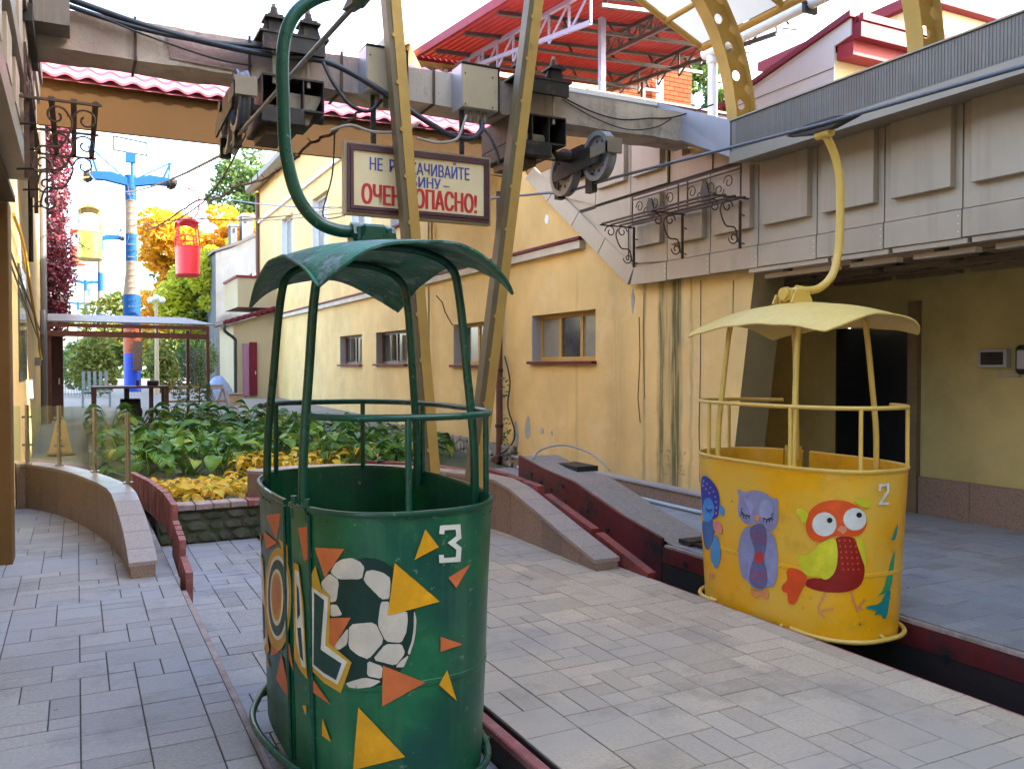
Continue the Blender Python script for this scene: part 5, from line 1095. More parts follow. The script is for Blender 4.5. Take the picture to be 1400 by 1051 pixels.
vpost(3.06, 3.86, 5.75, .13, 'ochre steel post leaning right beside the sign, scalloped edge')

# ================================================================== STATION CANOPY
cn = empty('station_canopy', (2.8, 2, 4.2), 'white membrane canopy on ochre ribs above the station', 'canopy')
def vault():
    h = [(6.57, 0, 5.37), (5.73, 0, 5.73), (4.8, 0, 6.15), (3.8, 0, 6.45), (2.8, 0, 6.55)]
    h += [(5.6 - x, 0, z) for (x, _, z) in h[-2::-1]]
    return [(p.x, p.z) for p in smoothline(h, 3)]
VA = vault()
VM = VA[:9]
m = MB(); ys = [1.5 + k * 1.3 for k in range(6)]; V = []; F = []
for y in ys:
    for (x, z) in VM: V.append((x, y, z))
n = len(VM)
for j in range(len(ys) - 1):
    for i in range(n - 1): F.append((j * n + i, j * n + i + 1, (j + 1) * n + i + 1, (j + 1) * n + i))
m.add(V, F).build('membrane', M_MEMB, cn, 60)
for y in (8.0, 6.7, 5.4, 4.1, 2.8, 1.5):
    MB().tube([(x, y, z - .05) for (x, z) in VA], .035, 6).build('rib', M_OCHP, cn, 60)
for i in (0, 2, 4, 6, 8, 24):
    x, z = VA[i]; MB().tube([(x, .2, z - .055), (x, 8.0, z - .055)], .03 if i else .04, 6).build('purlin', M_OCHP, cn, 60)
MB().tube([(x, 8.03, z - .01) for (x, z) in VA], .022, 6).build('edge_band', M_WHT, cn, 60)
def arch(y, label):
    e = empty('perforated_arch', (6.3, y, 3.95), label, 'arch')
    path = [(6.31, 3.9), (6.27, 4.3), (6.18, 4.7), (6.02, 5.08), (5.78, 5.42), (5.45, 5.70), (5.0, 5.98), (4.4, 6.3), (3.6, 6.6), (2.8, 6.72)]
    path += [(5.6 - x, z) for (x, z) in path[-2::-1]]
    P = smoothline([(x, 0, z) for (x, z) in path], 2); L = [0]
    for i in range(1, len(P)): L.append(L[-1] + (P[i] - P[i - 1]).length)
    def at(s):
        for i in range(1, len(P)):
            if s <= L[i] or i == len(P) - 1:
                t = (s - L[i - 1]) / (L[i] - L[i - 1]); d = (P[i] - P[i - 1]).normalized(); return P[i - 1].lerp(P[i], t), d
    cell = .30; N = int(L[-1] / cell); wb = MB(); f1 = MB(); f2_ = MB(); hw = .125
    for k in range(N):
        s0, s1 = k * cell, (k + 1) * cell
        ring = []; out = []
        for j in range(12):
            a = 2 * PI * j / 12; cs, sn = math.cos(a), math.sin(a)
            q = max(abs(cs), abs(sn)); os_, on = cs / q * cell / 2, sn / q * hw
            for (du, dn, lst) in ((cs * .055, sn * .055, ring), (os_, on, out)):
                p, d = at((s0 + s1) / 2 + du); nn = Vector((-d.z, 0, d.x)); c = p + nn * dn; lst.append((c.x, y, c.z))
        for yy in (-.006, .006):
            wb.add([(a, b + yy, c) for (a, b, c) in ring + out], [(j, (j + 1) % 12, 12 + (j + 1) % 12, 12 + j) for j in range(12)])
        wb.add([(a, b - .006, c) for (a, b, c) in ring] + [(a, b + .006, c) for (a, b, c) in ring], [(j, (j + 1) % 12, 12 + (j + 1) % 12, 12 + j) for j in range(12)])
    for (mm, sg_) in ((f1, 1), (f2_, -1)):
        V = []
        for i in range(len(P)):
            d = (P[min(i + 1, len(P) - 1)] - P[max(0, i - 1)]).normalized(); nn = Vector((-d.z, 0, d.x)); c = P[i] + nn * hw * sg_
            c2 = c + nn * sg_ * .012
            V += [(c.x, y - .075, c.z), (c.x, y + .075, c.z), (c2.x, y + .075, c2.z), (c2.x, y - .075, c2.z)]
        F = []
        for i in range(len(P) - 1):
            for j in range(4): F.append((i * 4 + j, i * 4 + (j + 1) % 4, i * 4 + 4 + (j + 1) % 4, i * 4 + 4 + j))
        mm.add(V, F)
    wb.build('web', M_OCHP, e, 40); f1.build('flange', M_OCHP, e, 40); f2_.build('flange', M_OCHP, e, 40)
    MB().box(6.15, y - .13, 3.95, 6.45, y + .13, 3.975).build('base_plate', M_OCHST, e)
arch(7.0, 'curved ochre steel arch with round holes rising behind the beam end')
arch(4.80, 'curved ochre steel arch with round holes at the upper right edge')
arch(2.4, 'curved ochre steel arch with round holes overhead, nearer the camera')
gt = empty('canopy_gutter', (6.9, 8, 5.3), 'white gutter pipe with a white downpipe beside the perforated arch', 'gutter')
MB().tube([(6.85, -3, 5.33), (6.85, 8.3, 5.38)], .065, 12).build('gutter_pipe', M_WHT, gt, 50)
MB().tube([(6.88, 8.18, 5.3), (6.88, 8.18, 4.5)], .06, 12).build('downpipe', M_WHT, gt, 50)
MB().cyl((6.88, 8.18, 5.24), (6.88, 8.18, 5.36), .075, 12).build('joint', M_WHT, gt, 50)
for k in range(6):
    y = 7.9 - k * 1.3; MB().box(6.76, y, 5.27, 6.94, y + .04, 5.44).bar((6.6, y, 5.36), (6.8, y, 5.36), .02).build('hook', M_DARKST, gt)

# ================================================================== WROUGHT IRON SHELVES
def spiral(c, r, a0, turns, ax, sgn=1, n=22):
    """ax: 'x' -> spiral in the (x,z) plane"""
    out = []
    for i in range(n + 1):
        t = i / n; a = a0 + sgn * turns * 2 * PI * t; q = r * (1 - .72 * t)
        if ax == 'x': out.append((c[0] + q * math.cos(a), c[1], c[2] + q * math.sin(a)))
        else: out.append((c[0], c[1] + q * math.cos(a), c[2] + q * math.sin(a)))
    return out
def iron_shelf(xw, sg_, y0, y1, z, label, zb=.50):
    e = empty('iron_shelf', (xw, (y0 + y1) / 2, z), label, 'shelf')
    P = .46
    for k in range(4):
        x = xw + sg_ * (.05 + k * .125)
        MB().bar((x, y0 - .08, z), (x, y1 + .08, z), .035, .016).build('slat', M_IRON, e)
    for y in (y0 - .08, y1 + .08, (y0 + y1) / 2): MB().bar((xw, y, z - .016), (xw + sg_ * P, y, z - .016), .022, .014).build('cross_bar', M_IRON, e)
    for y in (y0, (y0 + y1) / 2, y1):
        s = MB()
        s.bar((xw + sg_ * .035, y, z - zb), (xw + sg_ * .035, y, z - .02), .03, .012)
        s.bar((xw + sg_ * .11, y + .0, z - zb + .08), (xw + sg_ * .11, y, z - .02), .012, .012) if y == y1 else None
        s.tube(smoothline([(xw + sg_ * .06, y, z - zb + .06), (xw + sg_ * .10, y, z - zb + .20), (xw + sg_ * .22, y, z - .28), (xw + sg_ * .29, y, z - .14), (xw + sg_ * .26, y, z - .06)], 5), .008, 6)
        s.tube(spiral((xw + sg_ * .20, y, z - .09), .07, 0, 1.15, 'x', 1), .007, 5)
        s.tube(spiral((xw + sg_ * .37, y, z - .10), .075, PI, 1.15, 'x', -1), .007, 5)
        s.tube(spiral((xw + sg_ * .12, y, z - zb + .10), .065, PI, 1.2, 'x', 1), .007, 5)
        s.build('scroll_bracket', M_IRON, e, 50)
        for zz in (z - zb + .05, z - zb + .33): MB().cyl((xw - sg_ * .02, y - .0, zz), (xw + sg_ * .08, y - .06, zz), .007, 6).build('anchor_bolt', M_BLK, e)
    g = MB(); xg = xw + sg_ * .03
    for zz in (z + .02, z + .30, z + .34): g.bar((xg, y0, zz), (xg, y1 + .04, zz), .012, .014)
    for y in (y0, (y0 + y1) / 2 - .08, (y0 + y1) / 2 + .08, y1 + .04): g.bar((xg, y, z + .02), (xg, y, z + .34), .014, .012)
    g.build('back_frame', M_IRON, e)
    for k in range(2):
        b = y0 + .06 + k * (y1 - y0 + .1) / 2
        for (dy, dz, a0, sg2) in ((.12, .20, 0, 1), (.26, .14, PI, 1), (.40, .20, 0, -1), (.56, .13, PI, 1), (.70, .2, 0, 1)):
            MB().tube(spiral((xg, b + dy, z + dz), .075, a0, 1.2, 'y', sg2, 16), .006, 5).build('scroll', M_IRON, e, 50)
        MB().prism([(b + .44, z + .04), (b + .52, z + .06), (b + .56, z + .16), (b + .52, z + .27), (b + .46, z + .26), (b + .42, z + .14)], 0, xg - .008, xg + .008).build('leaf_ornament', M_BLK, e)
    return e
iron_shelf(5.96, -1, 6.62, 8.45, 3.27, 'rusty wrought iron scroll shelf fixed to the taupe panels on the right')
iron_shelf(-.30, 1, 6.2, 7.62, 3.28, 'rusty wrought iron scroll shelf high on the left edge')

# ================================================================== CABINS
NN, TA, TB, TH, TAP = 2.75, .42, .75, 1.0, .93
_pts = []; _L = [0.0]
for i in range(2001):
    t = 2 * PI * i / 2000; c, s = math.cos(t), math.sin(t)
    _pts.append((TA * math.copysign(abs(c) ** (2 / NN), c), TB * math.copysign(abs(s) ** (2 / NN), s)))
for i in range(2000): _L.append(_L[-1] + math.dist(_pts[i], _pts[i + 1]))
PER = _L[-1]
import bisect
def plan(u):
    u %= PER; i = min(1999, max(0, bisect.bisect_right(_L, u) - 1)); t = (u - _L[i]) / max(1e-9, _L[i + 1] - _L[i])
    a, b = _pts[i], _pts[i + 1]; x = a[0] + (b[0] - a[0]) * t; y = a[1] + (b[1] - a[1]) * t
    nx = math.copysign(abs(x / TA) ** (NN - 1) / TA, x); ny = math.copysign(abs(y / TB) ** (NN - 1) / TB, y); k = math.hypot(nx, ny)
    return x, y, nx / k, ny / k
def tubp(u, h, off=0.0, o=(0, 0, 0), dent=0.0):
    x, y, nx, ny = plan(u); k = TAP + (1 - TAP) * h
    if dent: off += dent * (math.sin(u * 5.1 + h * 3) * math.sin(u * 2.3 + h * 7) )
    return (o[0] + x * k + nx * off, o[1] + y * k + ny * off, o[2] + h * TH)
D0, D1, D2 = 2.235, 2.305, 2.455

def cabin(name, loc, rotz, M, label, cat, detail=True, art=None, roof=None, hanger=None, number=None, group=None, door=True, rail_z=.36, step=False, th=1.0):
    global TH
    TH = th
    e = empty(name, loc, label, cat, group); o = loc; ou = (loc[0], loc[1], loc[2] + th - 1)
    Mt, Mr, Mi, Mtube = M
    def ring(u0, u1, n): return [u0 + (u1 - u0) * i / n for i in range(n + 1)]
    nu = 90 if detail else 30; nh = 8 if detail else 2; dn = .003 if detail else 0
    def shell(us, off0, off1, h0=0.0, h1=1.0):
        m = MB(); k = len(us); V = []; F = []
        for (off, hh) in ((off0, range(nh + 1)), (off1, range(nh, -1, -1))):
            for j in hh:
                for u in us: V.append(tubp(u, h0 + (h1 - h0) * j / nh, off, o, dn))
        rows = 2 * (nh + 1)
        for j in range(rows):
            a = j * k; b = ((j + 1) % rows) * k
            for i in range(k - 1): F.append((a + i, a + i + 1, b + i + 1, b + i))
        m.add(V, F); 
        for i in (0, k - 1):
            m.f += [tuple([j * k + i, j2 * k + i, j3 * k + i, j4 * k + i]) for j, j2, j3, j4 in [(q, q + 1, rows - 2 - q, rows - 1 - q) for q in range(nh)]]
        return m
    tub = shell(ring(D2, D0 + PER, nu), 0, -.012).build('tub', Mt, e, 40)
    if door: shell(ring(D1, D2 - .008, 10), .008, -.004, .005, 1.0).build('door', Mt, e, 40)
    m = MB(); ring_ = [tubp(u, .01, -.004, o) for u in ring(0, PER * (1 - 1 / 60), 59)]
    m.add(ring_ + [(p[0], p[1], p[2] + .02) for p in ring_], [tuple(range(60))[::-1], tuple(range(60, 120))] + [(i, (i + 1) % 60, 60 + (i + 1) % 60, 60 + i) for i in range(60)])
    m.build('floor', Mi, e)
    # rim
    MB().tube([tubp(u, 1.0, .002, o) for u in ring(D2, D0 + PER, nu)], .0115 if detail else .02, 6).build('rim', Mtube, e, 60)
    if detail:
        MB().tube([tubp(u, 1.0, .008, o) for u in ring(D1, D2 - .01, 6)], .010, 6).build('door_rim', Mtube, e, 60)
        # seam band with rivets
        for k in range(46):
            u = D2 + .1 + k * (PER - .5) / 46
            p = tubp(u, .965, 0.0, o, dn); q = tubp(u, .965, .0035, o, dn); MB().cyl(p, q, .005, 7).build('rivet', Mt, e)
        for k in range(26):
            u = D2 + .3 + k * (PER - .6) / 26
            p = tubp(u, .40, 0.0, o, dn); q = tubp(u, .40, .003, o, dn); MB().cyl(p, q, .006, 7).build('rivet', Mt, e)
        s2 = MB(); us = ring(D2 + .05, D0 + PER - .05, 80); V = [tubp(u, hh, off, o, dn) for u in us for (hh, off) in ((.412, 0), (.41, .003), (.39, .0035), (.386, 0))]
        s2.add(V, [(i * 4 + j, i * 4 + j + 1, i * 4 + j + 5, i * 4 + j + 4) for i in range(80) for j in range(3)]).build('seam_band', Mt, e, 40)
        for u in (D1 + .02, D2 - .02):
            p = tubp(u, 1.0, .0, o); MB().cyl((p[0], p[1], p[2] - .05), (p[0], p[1], p[2] + .035), .012, 8).build('hinge_pin', Mtube, e)
        MB().tube([tubp(D0 - .01, h, .006, o) for h in (.02, .5, .98)], .008, 6).tube([tubp(D2 + .004, h, .006, o) for h in (.02, .5, .98)], .008, 6).build('door_frame', Mtube, e, 60)
        # inner bench along the far end
        MB().box(o[0] - .26, o[1] + .32, o[2] + .36, o[0] + .26, o[1] + .60, o[2] + .39).build('bench', Mi, e)
    # foot rail
    fr = []
    for i in range(64):
        u = PER * i / 64; g_ = math.exp(-((u - 2.0) / .40) ** 2); yy = plan(u)[1] / TB; bul = .012 + .035 * yy ** 4 + (.085 * g_ if step else 0); fr.append(tubp(u, .03 + (.05 * g_ if step else 0), bul, o))
    if step or not detail: MB().tube(fr, .015 if detail else .02, 7, closed=True).build('foot_rail', Mtube, e, 60)
    else:
        for uc in (.986, 2.958):
            MB().tube(smoothline([tubp(uc + d, .02 + .012 * (abs(d) / .62) ** 3, .035 - .036 * (abs(d) / .62) ** 4, o) for d in [(-.62 + 1.24 * q / 14) for q in range(15)]], 3), .015, 7).build('foot_rail', Mtube, e, 60)
    if detail:
        for u in (.3, .98, 1.45, 2.6, 2.95, 3.5): MB().tube([tubp(u, .04, -.01, o), tubp(u, .02, .04, o)], .011, 6).build('rail_bracket', Mtube, e)
    # hoops
    tr = .0185 if detail else .026
    rr = roof
    def rz(x, y):
        X, Y = x / rr['a'], y / rr['b']
        return rr['z'] - rr['end'] * Y * Y - (abs(X) ** 2.3) * (rr['mid'] + (rr['cor'] - rr['mid']) * Y * Y)
    posts = [(-1, 1), (1, 1)] ; yb = .345
    for sy in (-1, 1):
        y0 = yb * sy; yt = yb * .92 * sy
        def br(x): return (o[0] + x, o[1] + y0, ou[2] + .96)
        k = .365
        for sx in (-1, 1):
            zt = rz(.2, yt) - .03
            pts = smoothline([(o[0] + sx * k, o[1] + y0, ou[2] + .94), (o[0] + sx * (k - .005), o[1] + y0, ou[2] + 1.2), (o[0] + sx * (k - .03), o[1] + (y0 + yt) / 2, ou[2] + 1.5), (o[0] + sx * (k - .06), o[1] + yt, ou[2] + zt - .16), (o[0] + sx * (k - .10), o[1] + yt, ou[2] + zt - .04), (o[0] + sx * .14, o[1] + yt, ou[2] + rz(.14, yt) - .025), (o[0], o[1] + yt, ou[2] + rz(0, yt) - .022)], 5)
            MB().tube(pts, tr, 9 if detail else 5).build('hoop_post', Mtube, e, 60)
    # hand rail
    us = ring(2.46, PER + 1.52, 60); hz = 1 + rail_z
    def railp(u, off=-.006):
        x, y, nx, ny = plan(u); return (o[0] + x + nx * off, o[1] + y + ny * off, ou[2] + hz)
    MB().tube([railp(u) for u in us], .0135 if detail else .02, 7).build('hand_rail', Mtube, e, 60)
    for u in ((1.27, .78, .35, 2.88, 3.52) if detail else (1.1, .6, 3.1, 3.6)):
        a = tubp(u, .985, -.004, o); b = railp(u); MB().tube([a, b], .0125 if detail else .018, 7).build('rail_upright', Mtube, e, 60)
    # roof sheet
    n1, n2 = (34, 44) if detail else (10, 12); V = []
    th = .007 if detail else .03
    rnd = random.Random(2)
    for lay in (0, 1):
        for j in range(n2 + 1):
            for i in range(n1 + 1):
                x = rr['a'] * (2 * i / n1 - 1); y = rr['b'] * (2 * j / n2 - 1)
                sh = 1 - .04 * (abs(y) / rr['b']) ** 3; y2 = y * (1 - .13 * abs(x / rr['a']) ** 5)
                z = rz(x, y) + (.006 * math.sin(x * 17 + y * 9) * math.sin(y * 8 + 1) if detail else 0) - lay * th
                V.append((o[0] + x * sh, o[1] + y2, ou[2] + z))
    F = []; N1 = n1 + 1; T = N1 * (n2 + 1)
    for j in range(n2):
        for i in range(n1):
            a = j * N1 + i; F.append((a, a + 1, a + N1 + 1, a + N1)); F.append((T + a, T + a + N1, T + a + N1 + 1, T + a + 1))
    bd = [i for i in range(n1)] + [j * N1 + n1 for j in range(n2)] + [n2 * N1 + i for i in range(n1, 0, -1)] + [j * N1 for j in range(n2, 0, -1)]
    for q in range(len(bd)): a, b = bd[q], bd[(q + 1) % len(bd)]; F.append((a, b, T + b, T + a))
    MB().add(V, F).build('roof', Mr, e, 50)
    if detail:
        loop = [V[i] for i in bd]; MB().tube(loop[::1], .007, 5, closed=True).build('roof_hem', Mr, e, 60)
    # suspension
    hx = hanger
    if hx:
        zr = ou[2] + rr['z']
        P = [(o[0] + p[0], o[1] + p[1], ou[2] + p[2]) for p in hx]
        h_ = MB().tube(smoothline(P, 7), .0275 if detail else .03, 14 if detail else 6).build('hanger_arm', Mtube, e, 60)
        if detail:
            kn = MB().box(o[0] - .035, o[1] - .07, zr - .005, o[0] + .075, o[1] + .07, zr + .10, .012)
            kn.prism([(o[0] - .06, zr - .002), (o[0] + .13, zr - .002), (o[0] + .10, zr + .06), (o[0] - .03, zr + .06)], 1, o[1] - .09, o[1] - .078)
            kn.prism([(o[0] - .06, zr - .002), (o[0] + .13, zr - .002), (o[0] + .10, zr + .06), (o[0] - .03, zr + .06)], 1, o[1] + .078, o[1] + .09)
            kb = kn.build('pivot_block', Mtube, e, 30)
            MB().cyl((o[0] - .07, o[1], zr + .055), (o[0] - .034, o[1], zr + .055), .055, 8).cyl((o[0] + .076, o[1], zr + .055), (o[0] + .10, o[1], zr + .055), .052, 8).build('flange', Mtube, kb, 30)
            MB().cyl((o[0] + .105, o[1], zr + .06), (o[0] + .125, o[1], zr + .06), .04, 18).build('end_disc', Mtube, kb, 30)
            for (dx, dy) in ((-.045, -.05), (-.045, .05), (.09, -.05), (.09, .05)): MB().cyl((o[0] + dx, o[1] + dy, zr + .0), (o[0] + dx, o[1] + dy, zr + .085), .011, 6).build('bolt', Mtube, kb)
            t_ = P[-1]
            gp = MB().cyl((t_[0] - .02, t_[1] - .06, t_[2] - .01), (t_[0] - .02, t_[1] + .06, t_[2] - .01), .035, 12).build('grip_sleeve', Mtube, e, 40)
            MB().prism([(t_[1] - .30, t_[2] + .035), (t_[1] - .10, t_[2] + .0), (t_[1] + .10, t_[2] + .0), (t_[1] + .30, t_[2] + .035), (t_[1] + .12, t_[2] + .07), (t_[1] - .12, t_[2] + .07)], 0, t_[0] - .03, t_[0] + .03).build('rope_grip', M_BLK, gp)
    # painted art lying on the metal
    if art:
        for (nm, lay, col, data) in art:
            pts = [tuple(float(v) / 1000 for v in s.split(',')) for s in data.split()]
            pts = [(q[0] - PER * round((q[0] - pts[0][0]) / PER), q[1]) for q in pts]
            bm = bmesh.new(); vs = []
            for p in pts:
                if not vs or (abs(p[0] - vs[-1].co.x) + abs(p[1] - vs[-1].co.y)) > .0015: vs.append(bm.verts.new((p[0], p[1], 0)))
            if len(vs) < 3: bm.free(); continue
            tri = tessellate_polygon([[v.co for v in vs]])
            for t in tri:
                try: bm.faces.new([vs[i] for i in t])
                except ValueError: pass
            for _ in range(6):
                le = [ed for ed in bm.edges if ed.calc_length() > .028]
                if not le: break
                bmesh.ops.subdivide_edges(bm, edges=le, cuts=1); bmesh.ops.triangulate(bm, faces=bm.faces[:])
            bm.verts.index_update(); mm = MB()
            mm.add([tubp(v.co.x, v.co.y, .0016 + lay * .0008 + (.008 if D1 < v.co.x % PER < D2 - .008 else 0), o, dn) for v in bm.verts], [[v.index for v in f.verts] for f in bm.faces]); bm.free()
            me = mm.build(nm, paint(col), e, 80)
    e.rotation_euler = (0, 0, rotz)
    return e
GHANG = [(-.03, 0, 2.12), (-.12, 0, 2.115), (-.22, 0, 2.15), (-.30, 0, 2.25), (-.345, 0, 2.42), (-.355, 0, 2.62), (-.355, 0, 2.85), (-.31, 0, 3.0), (-.2, 0, 3.10), (-.08, 0, 3.14), (.01, 0, 3.15)]
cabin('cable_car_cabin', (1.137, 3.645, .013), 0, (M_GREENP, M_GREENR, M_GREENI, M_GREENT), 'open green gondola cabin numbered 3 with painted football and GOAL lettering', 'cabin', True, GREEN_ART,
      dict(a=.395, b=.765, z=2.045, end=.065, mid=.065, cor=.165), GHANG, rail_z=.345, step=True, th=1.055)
YHANG = [(-.0, 0, 2.13), (-.10, 0, 2.125), (-.22, 0, 2.15), (-.33, 0, 2.24), (-.385, 0, 2.40), (-.40, 0, 2.62), (-.395, 0, 2.88), (-.355, 0, 3.03), (-.29, 0, 3.14), (-.225, 0, 3.20)]
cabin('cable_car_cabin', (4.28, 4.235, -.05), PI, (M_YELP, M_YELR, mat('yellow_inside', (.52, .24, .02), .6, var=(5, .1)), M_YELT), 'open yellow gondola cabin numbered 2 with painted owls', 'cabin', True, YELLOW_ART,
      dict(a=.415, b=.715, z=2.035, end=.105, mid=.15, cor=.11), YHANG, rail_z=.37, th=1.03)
def dcab(loc, rot, c, label, c2=None):
    p = mat('far_paint_' + label.split()[0] + label.split()[1], c, .45)
    t = mat('far_tube_' + label.split()[0] + label.split()[1], c2 or c, .5)
    return cabin('cable_car_cabin', loc, rot, (p, t, t, t), label, 'cabin', False, None, dict(a=.40, b=.74, z=2.06, end=.12, mid=.12, cor=.16), [(0, 0, 2.1), (-.25, 0, 2.15), (-.38, 0, 2.4), (-.38, 0, 2.9), (-.2, 0, 3.1), (0, 0, 3.15)])
yc = dcab((.50, 36.6, 5.65), 0, (.48, .52, .04), 'lime yellow gondola cabin hanging in the air left of the blue pylon', (.42, .30, .05))
rc = dcab((3.62, 33.0, 4.85), PI, (.68, .02, .03), 'bright red gondola cabin hanging in front of the autumn trees')
oc = dcab((.12, 55, 7.35), 0, (.62, .12, .05), 'orange red gondola cabin half hidden behind the red creeper')
tc = dcab((1.9, 150, 12.6), 0, (.03, .22, .20), 'tiny teal gondola cabin far down the line')
def stripe_on(cabn, pts, m, w):
    o = cabn.location
    MB().tube([tubp(u, h, .012, tuple(o)) for (u, h) in pts], w, 5).build('painted_stripe', m, cabn)
stripe_on(yc, [(2.45, .75), (2.7, .35), (2.85, .25), (3.05, .55), (3.25, .75)], M_DARKST, .012)
stripe_on(yc, [(2.55, .35), (2.75, .55), (2.95, .8)], M_RIDE_O, .01)
stripe_on(yc, [(2.9, .3), (3.1, .5), (3.3, .65)], M_RIDE_O, .01)

# ================================================================== PYLONS
def pylon(x, y, zb, ztop, half, label, detail=True):
    e = empty('cableway_pylon', (x, y, zb), label, 'pylon')
    H_ = ztop - zb
    fr = [(0, .19, M_RIDE_D), (.19, .31, M_RIDE_O), (.31, .47, M_RIDE_B), (.47, .63, M_RIDE_W), (.63, .76, M_RIDE_B), (.76, .92, M_RIDE_W), (.92, 1.04, M_RIDE_B)]
    def rad(t): return .33 if t < .47 else (.33 - (t - .47) / .12 * .11 if t < .59 else .22)
    for (a, b, m_) in fr:
        pts = [a] + ([.59] if a < .59 < b else []) + [b]
        MB().tube([(x, y, zb + H_ * t) for t in pts], [rad(t) for t in pts], 14, cap=False).build('painted_band', m_, e, 40)
    if detail:
        for k in range(30):
            z = zb + 1.0 + k * .25; t = (z - zb) / H_; r = rad(t) + .0
            if z > ztop - .2: break
            for sx in (-1, 1):
                MB().tube([(x + sx * .07 - .06, y - r * .95, z), (x + sx * .07 - .06, y - r - .10, z - .03), (x + sx * .07 + .06, y - r - .10, z - .03), (x + sx * .07 + .06, y - r * .95, z)], .012, 4).build('step_iron', M_DARKST if k % 2 else M_RIDE_W, e)
    arm = MB()
    for s in (-1, 1):
        arm.prism([(x, ztop - .12), (x + s * .9, ztop + .05), (x + s * (half - .1), ztop + .05), (x + s * (half - .1), ztop + .34), (x + s * .7, ztop + .40), (x, ztop + .18)], 1, y - .18, y + .18)
    arm.build('cross_arm', M_RIDE_B, e)
    for s in (-1, 1):
        MB().box(x + s * half - .16, y - .6, ztop + .05, x + s * half + .16, y + .6, ztop + .22).build('sheave_beam', M_DARKST, e)
        for dy in (-.5, -.2, .2, .5): MB().cyl((x + s * half - .06, y + dy, ztop + .16), (x + s * half + .06, y + dy, ztop + .16), .17, 12).build('sheave', M_DARKST, e, 40)
        tipz = ztop + (1.35 if s < 0 else 1.0)
        MB().bar((x + s * (half - .35), y, ztop + .3), (x + s * (half - .05), y, tipz), .09).bar((x + s * (half - .15), y, ztop + .3), (x + s * (half - .05), y, tipz), .06).bar((x + s * (half - .05), y, tipz), (x + s * .25, y, ztop + .25), .05).build('stay', M_RIDE_B, e)
    if detail:
        MB().box(x - .18, y - .1, ztop + .85, x + .2, y + .1, ztop + 1.22).build('head_box', M_RIDE_B, e); MB().cyl((x + .06, y, ztop + .2), (x + .06, y, ztop + .9), .05, 8).build('mast', M_RIDE_B, e)
        f = MB(); a, b, c, d = x - .62, x + .62, ztop + 1.3, ztop + 1.85
        f.bar((a, y, c), (b, y, c - .1), .06).bar((a, y, d), (b, y, d - .14), .06).bar((a, y, c), (a, y, d), .06).bar((b, y, c - .1), (b, y, d - .14), .06)
        f.build('top_frame', M_BLK, e)
        MB().box(x + .0, y - .55, zb + .9, x + .34, y - .40, zb + 2.1, .01).build('cabinet_door', M_IRON, e)
    return e
pylon(2.02, 38, .5, 8.95, 1.56, 'tall cableway pylon striped blue, cream and orange with a wide blue crossarm')
pylon(1.70, 73, .55, 11.3, 1.56, 'second cableway pylon behind the lime cabin, half hidden by the vine', False)
pylon(1.05, 112, .55, 11.2, 1.7, 'third cableway pylon far down the line beside the creeper', False)
pylon(.35, 160, .55, 11.8, 1.8, 'smallest and farthest cableway pylon', False)

# ================================================================== VEGETATION
def leafmat(name, c1, c2, tr=.35, c3=None):
    m = bpy.data.materials.new(name); m.use_nodes = True; nt = m.node_tree; N = nt.nodes; Lk = nt.links; b = N['Principled BSDF']; b.inputs['Roughness'].default_value = .45
    g = N.new('ShaderNodeNewGeometry'); r = N.new('ShaderNodeValToRGB'); r.color_ramp.elements[0].color = (*c1, 1); r.color_ramp.elements[1].color = (*c2, 1)
    if c3: el = r.color_ramp.elements.new(.85); el.color = (*c2, 1); r.color_ramp.elements[-1].color = (*c3, 1)
    oi = N.new('ShaderNodeObjectInfo'); ad = N.new('ShaderNodeMath'); ad.operation = 'ADD'; fr = N.new('ShaderNodeMath'); fr.operation = 'FRACT'
    Lk.new(g.outputs['Random Per Island'], ad.inputs[0]); Lk.new(oi.outputs['Random'], ad.inputs[1]); Lk.new(ad.outputs[0], fr.inputs[0]); Lk.new(fr.outputs[0], r.inputs[0])
    n = N.new('ShaderNodeTexNoise'); n.inputs['Scale'].default_value = 25; Lk.new(g.outputs[0], n.inputs['Vector'])
    mr = N.new('ShaderNodeMapRange'); mr.inputs[3].default_value = .75; mr.inputs[4].default_value = 1.2; Lk.new(n.outputs[0], mr.inputs[0])
    hs = N.new('ShaderNodeHueSaturation'); Lk.new(mr.outputs[0], hs.inputs['Value']); Lk.new(r.outputs[0], hs.inputs['Color'])
    Lk.new(hs.outputs[0], b.inputs['Base Color'])
    t = N.new('ShaderNodeBsdfTranslucent'); Lk.new(hs.outputs[0], t.inputs[0]); x = N.new('ShaderNodeMixShader'); x.inputs[0].default_value = tr
    Lk.new(b.outputs[0], x.inputs[1]); Lk.new(t.outputs[0], x.inputs[2]); Lk.new(x.outputs[0], N['Material Output'].inputs[0])
    return m
L_HOS = leafmat('hosta_leaf_green', (.036, .13, .018), (.13, .29, .035), .32, (.36, .42, .05))
L_HOY = leafmat('hosta_leaf_yellow', (.78, .42, .02), (.86, .66, .06), .4, (.50, .58, .05))
L_MAP = leafmat('maple_orange', (.66, .30, .012), (.80, .46, .025), .45)
L_MAPG = leafmat('maple_green', (.045, .10, .015), (.13, .20, .02), .4)
L_LIM = leafmat('locust_lime', (.42, .46, .02), (.66, .64, .06), .5, (.26, .36, .03))
L_GRN = leafmat('far_green', (.06, .12, .03), (.16, .24, .06), .4)
L_VIN = leafmat('vine_leaf', (.10, .15, .025), (.26, .28, .05), .4, (.36, .26, .05))
L_IVY = leafmat('creeper_red', (.14, .022, .04), (.26, .035, .06), .3, (.08, .06, .03))
L_IVY2 = leafmat('creeper_dark', (.06, .025, .025), (.12, .05, .04), .3)
M_BARK = mat('bark', (.09, .065, .045), .9, var=(6, .3), bump=(20, .8))

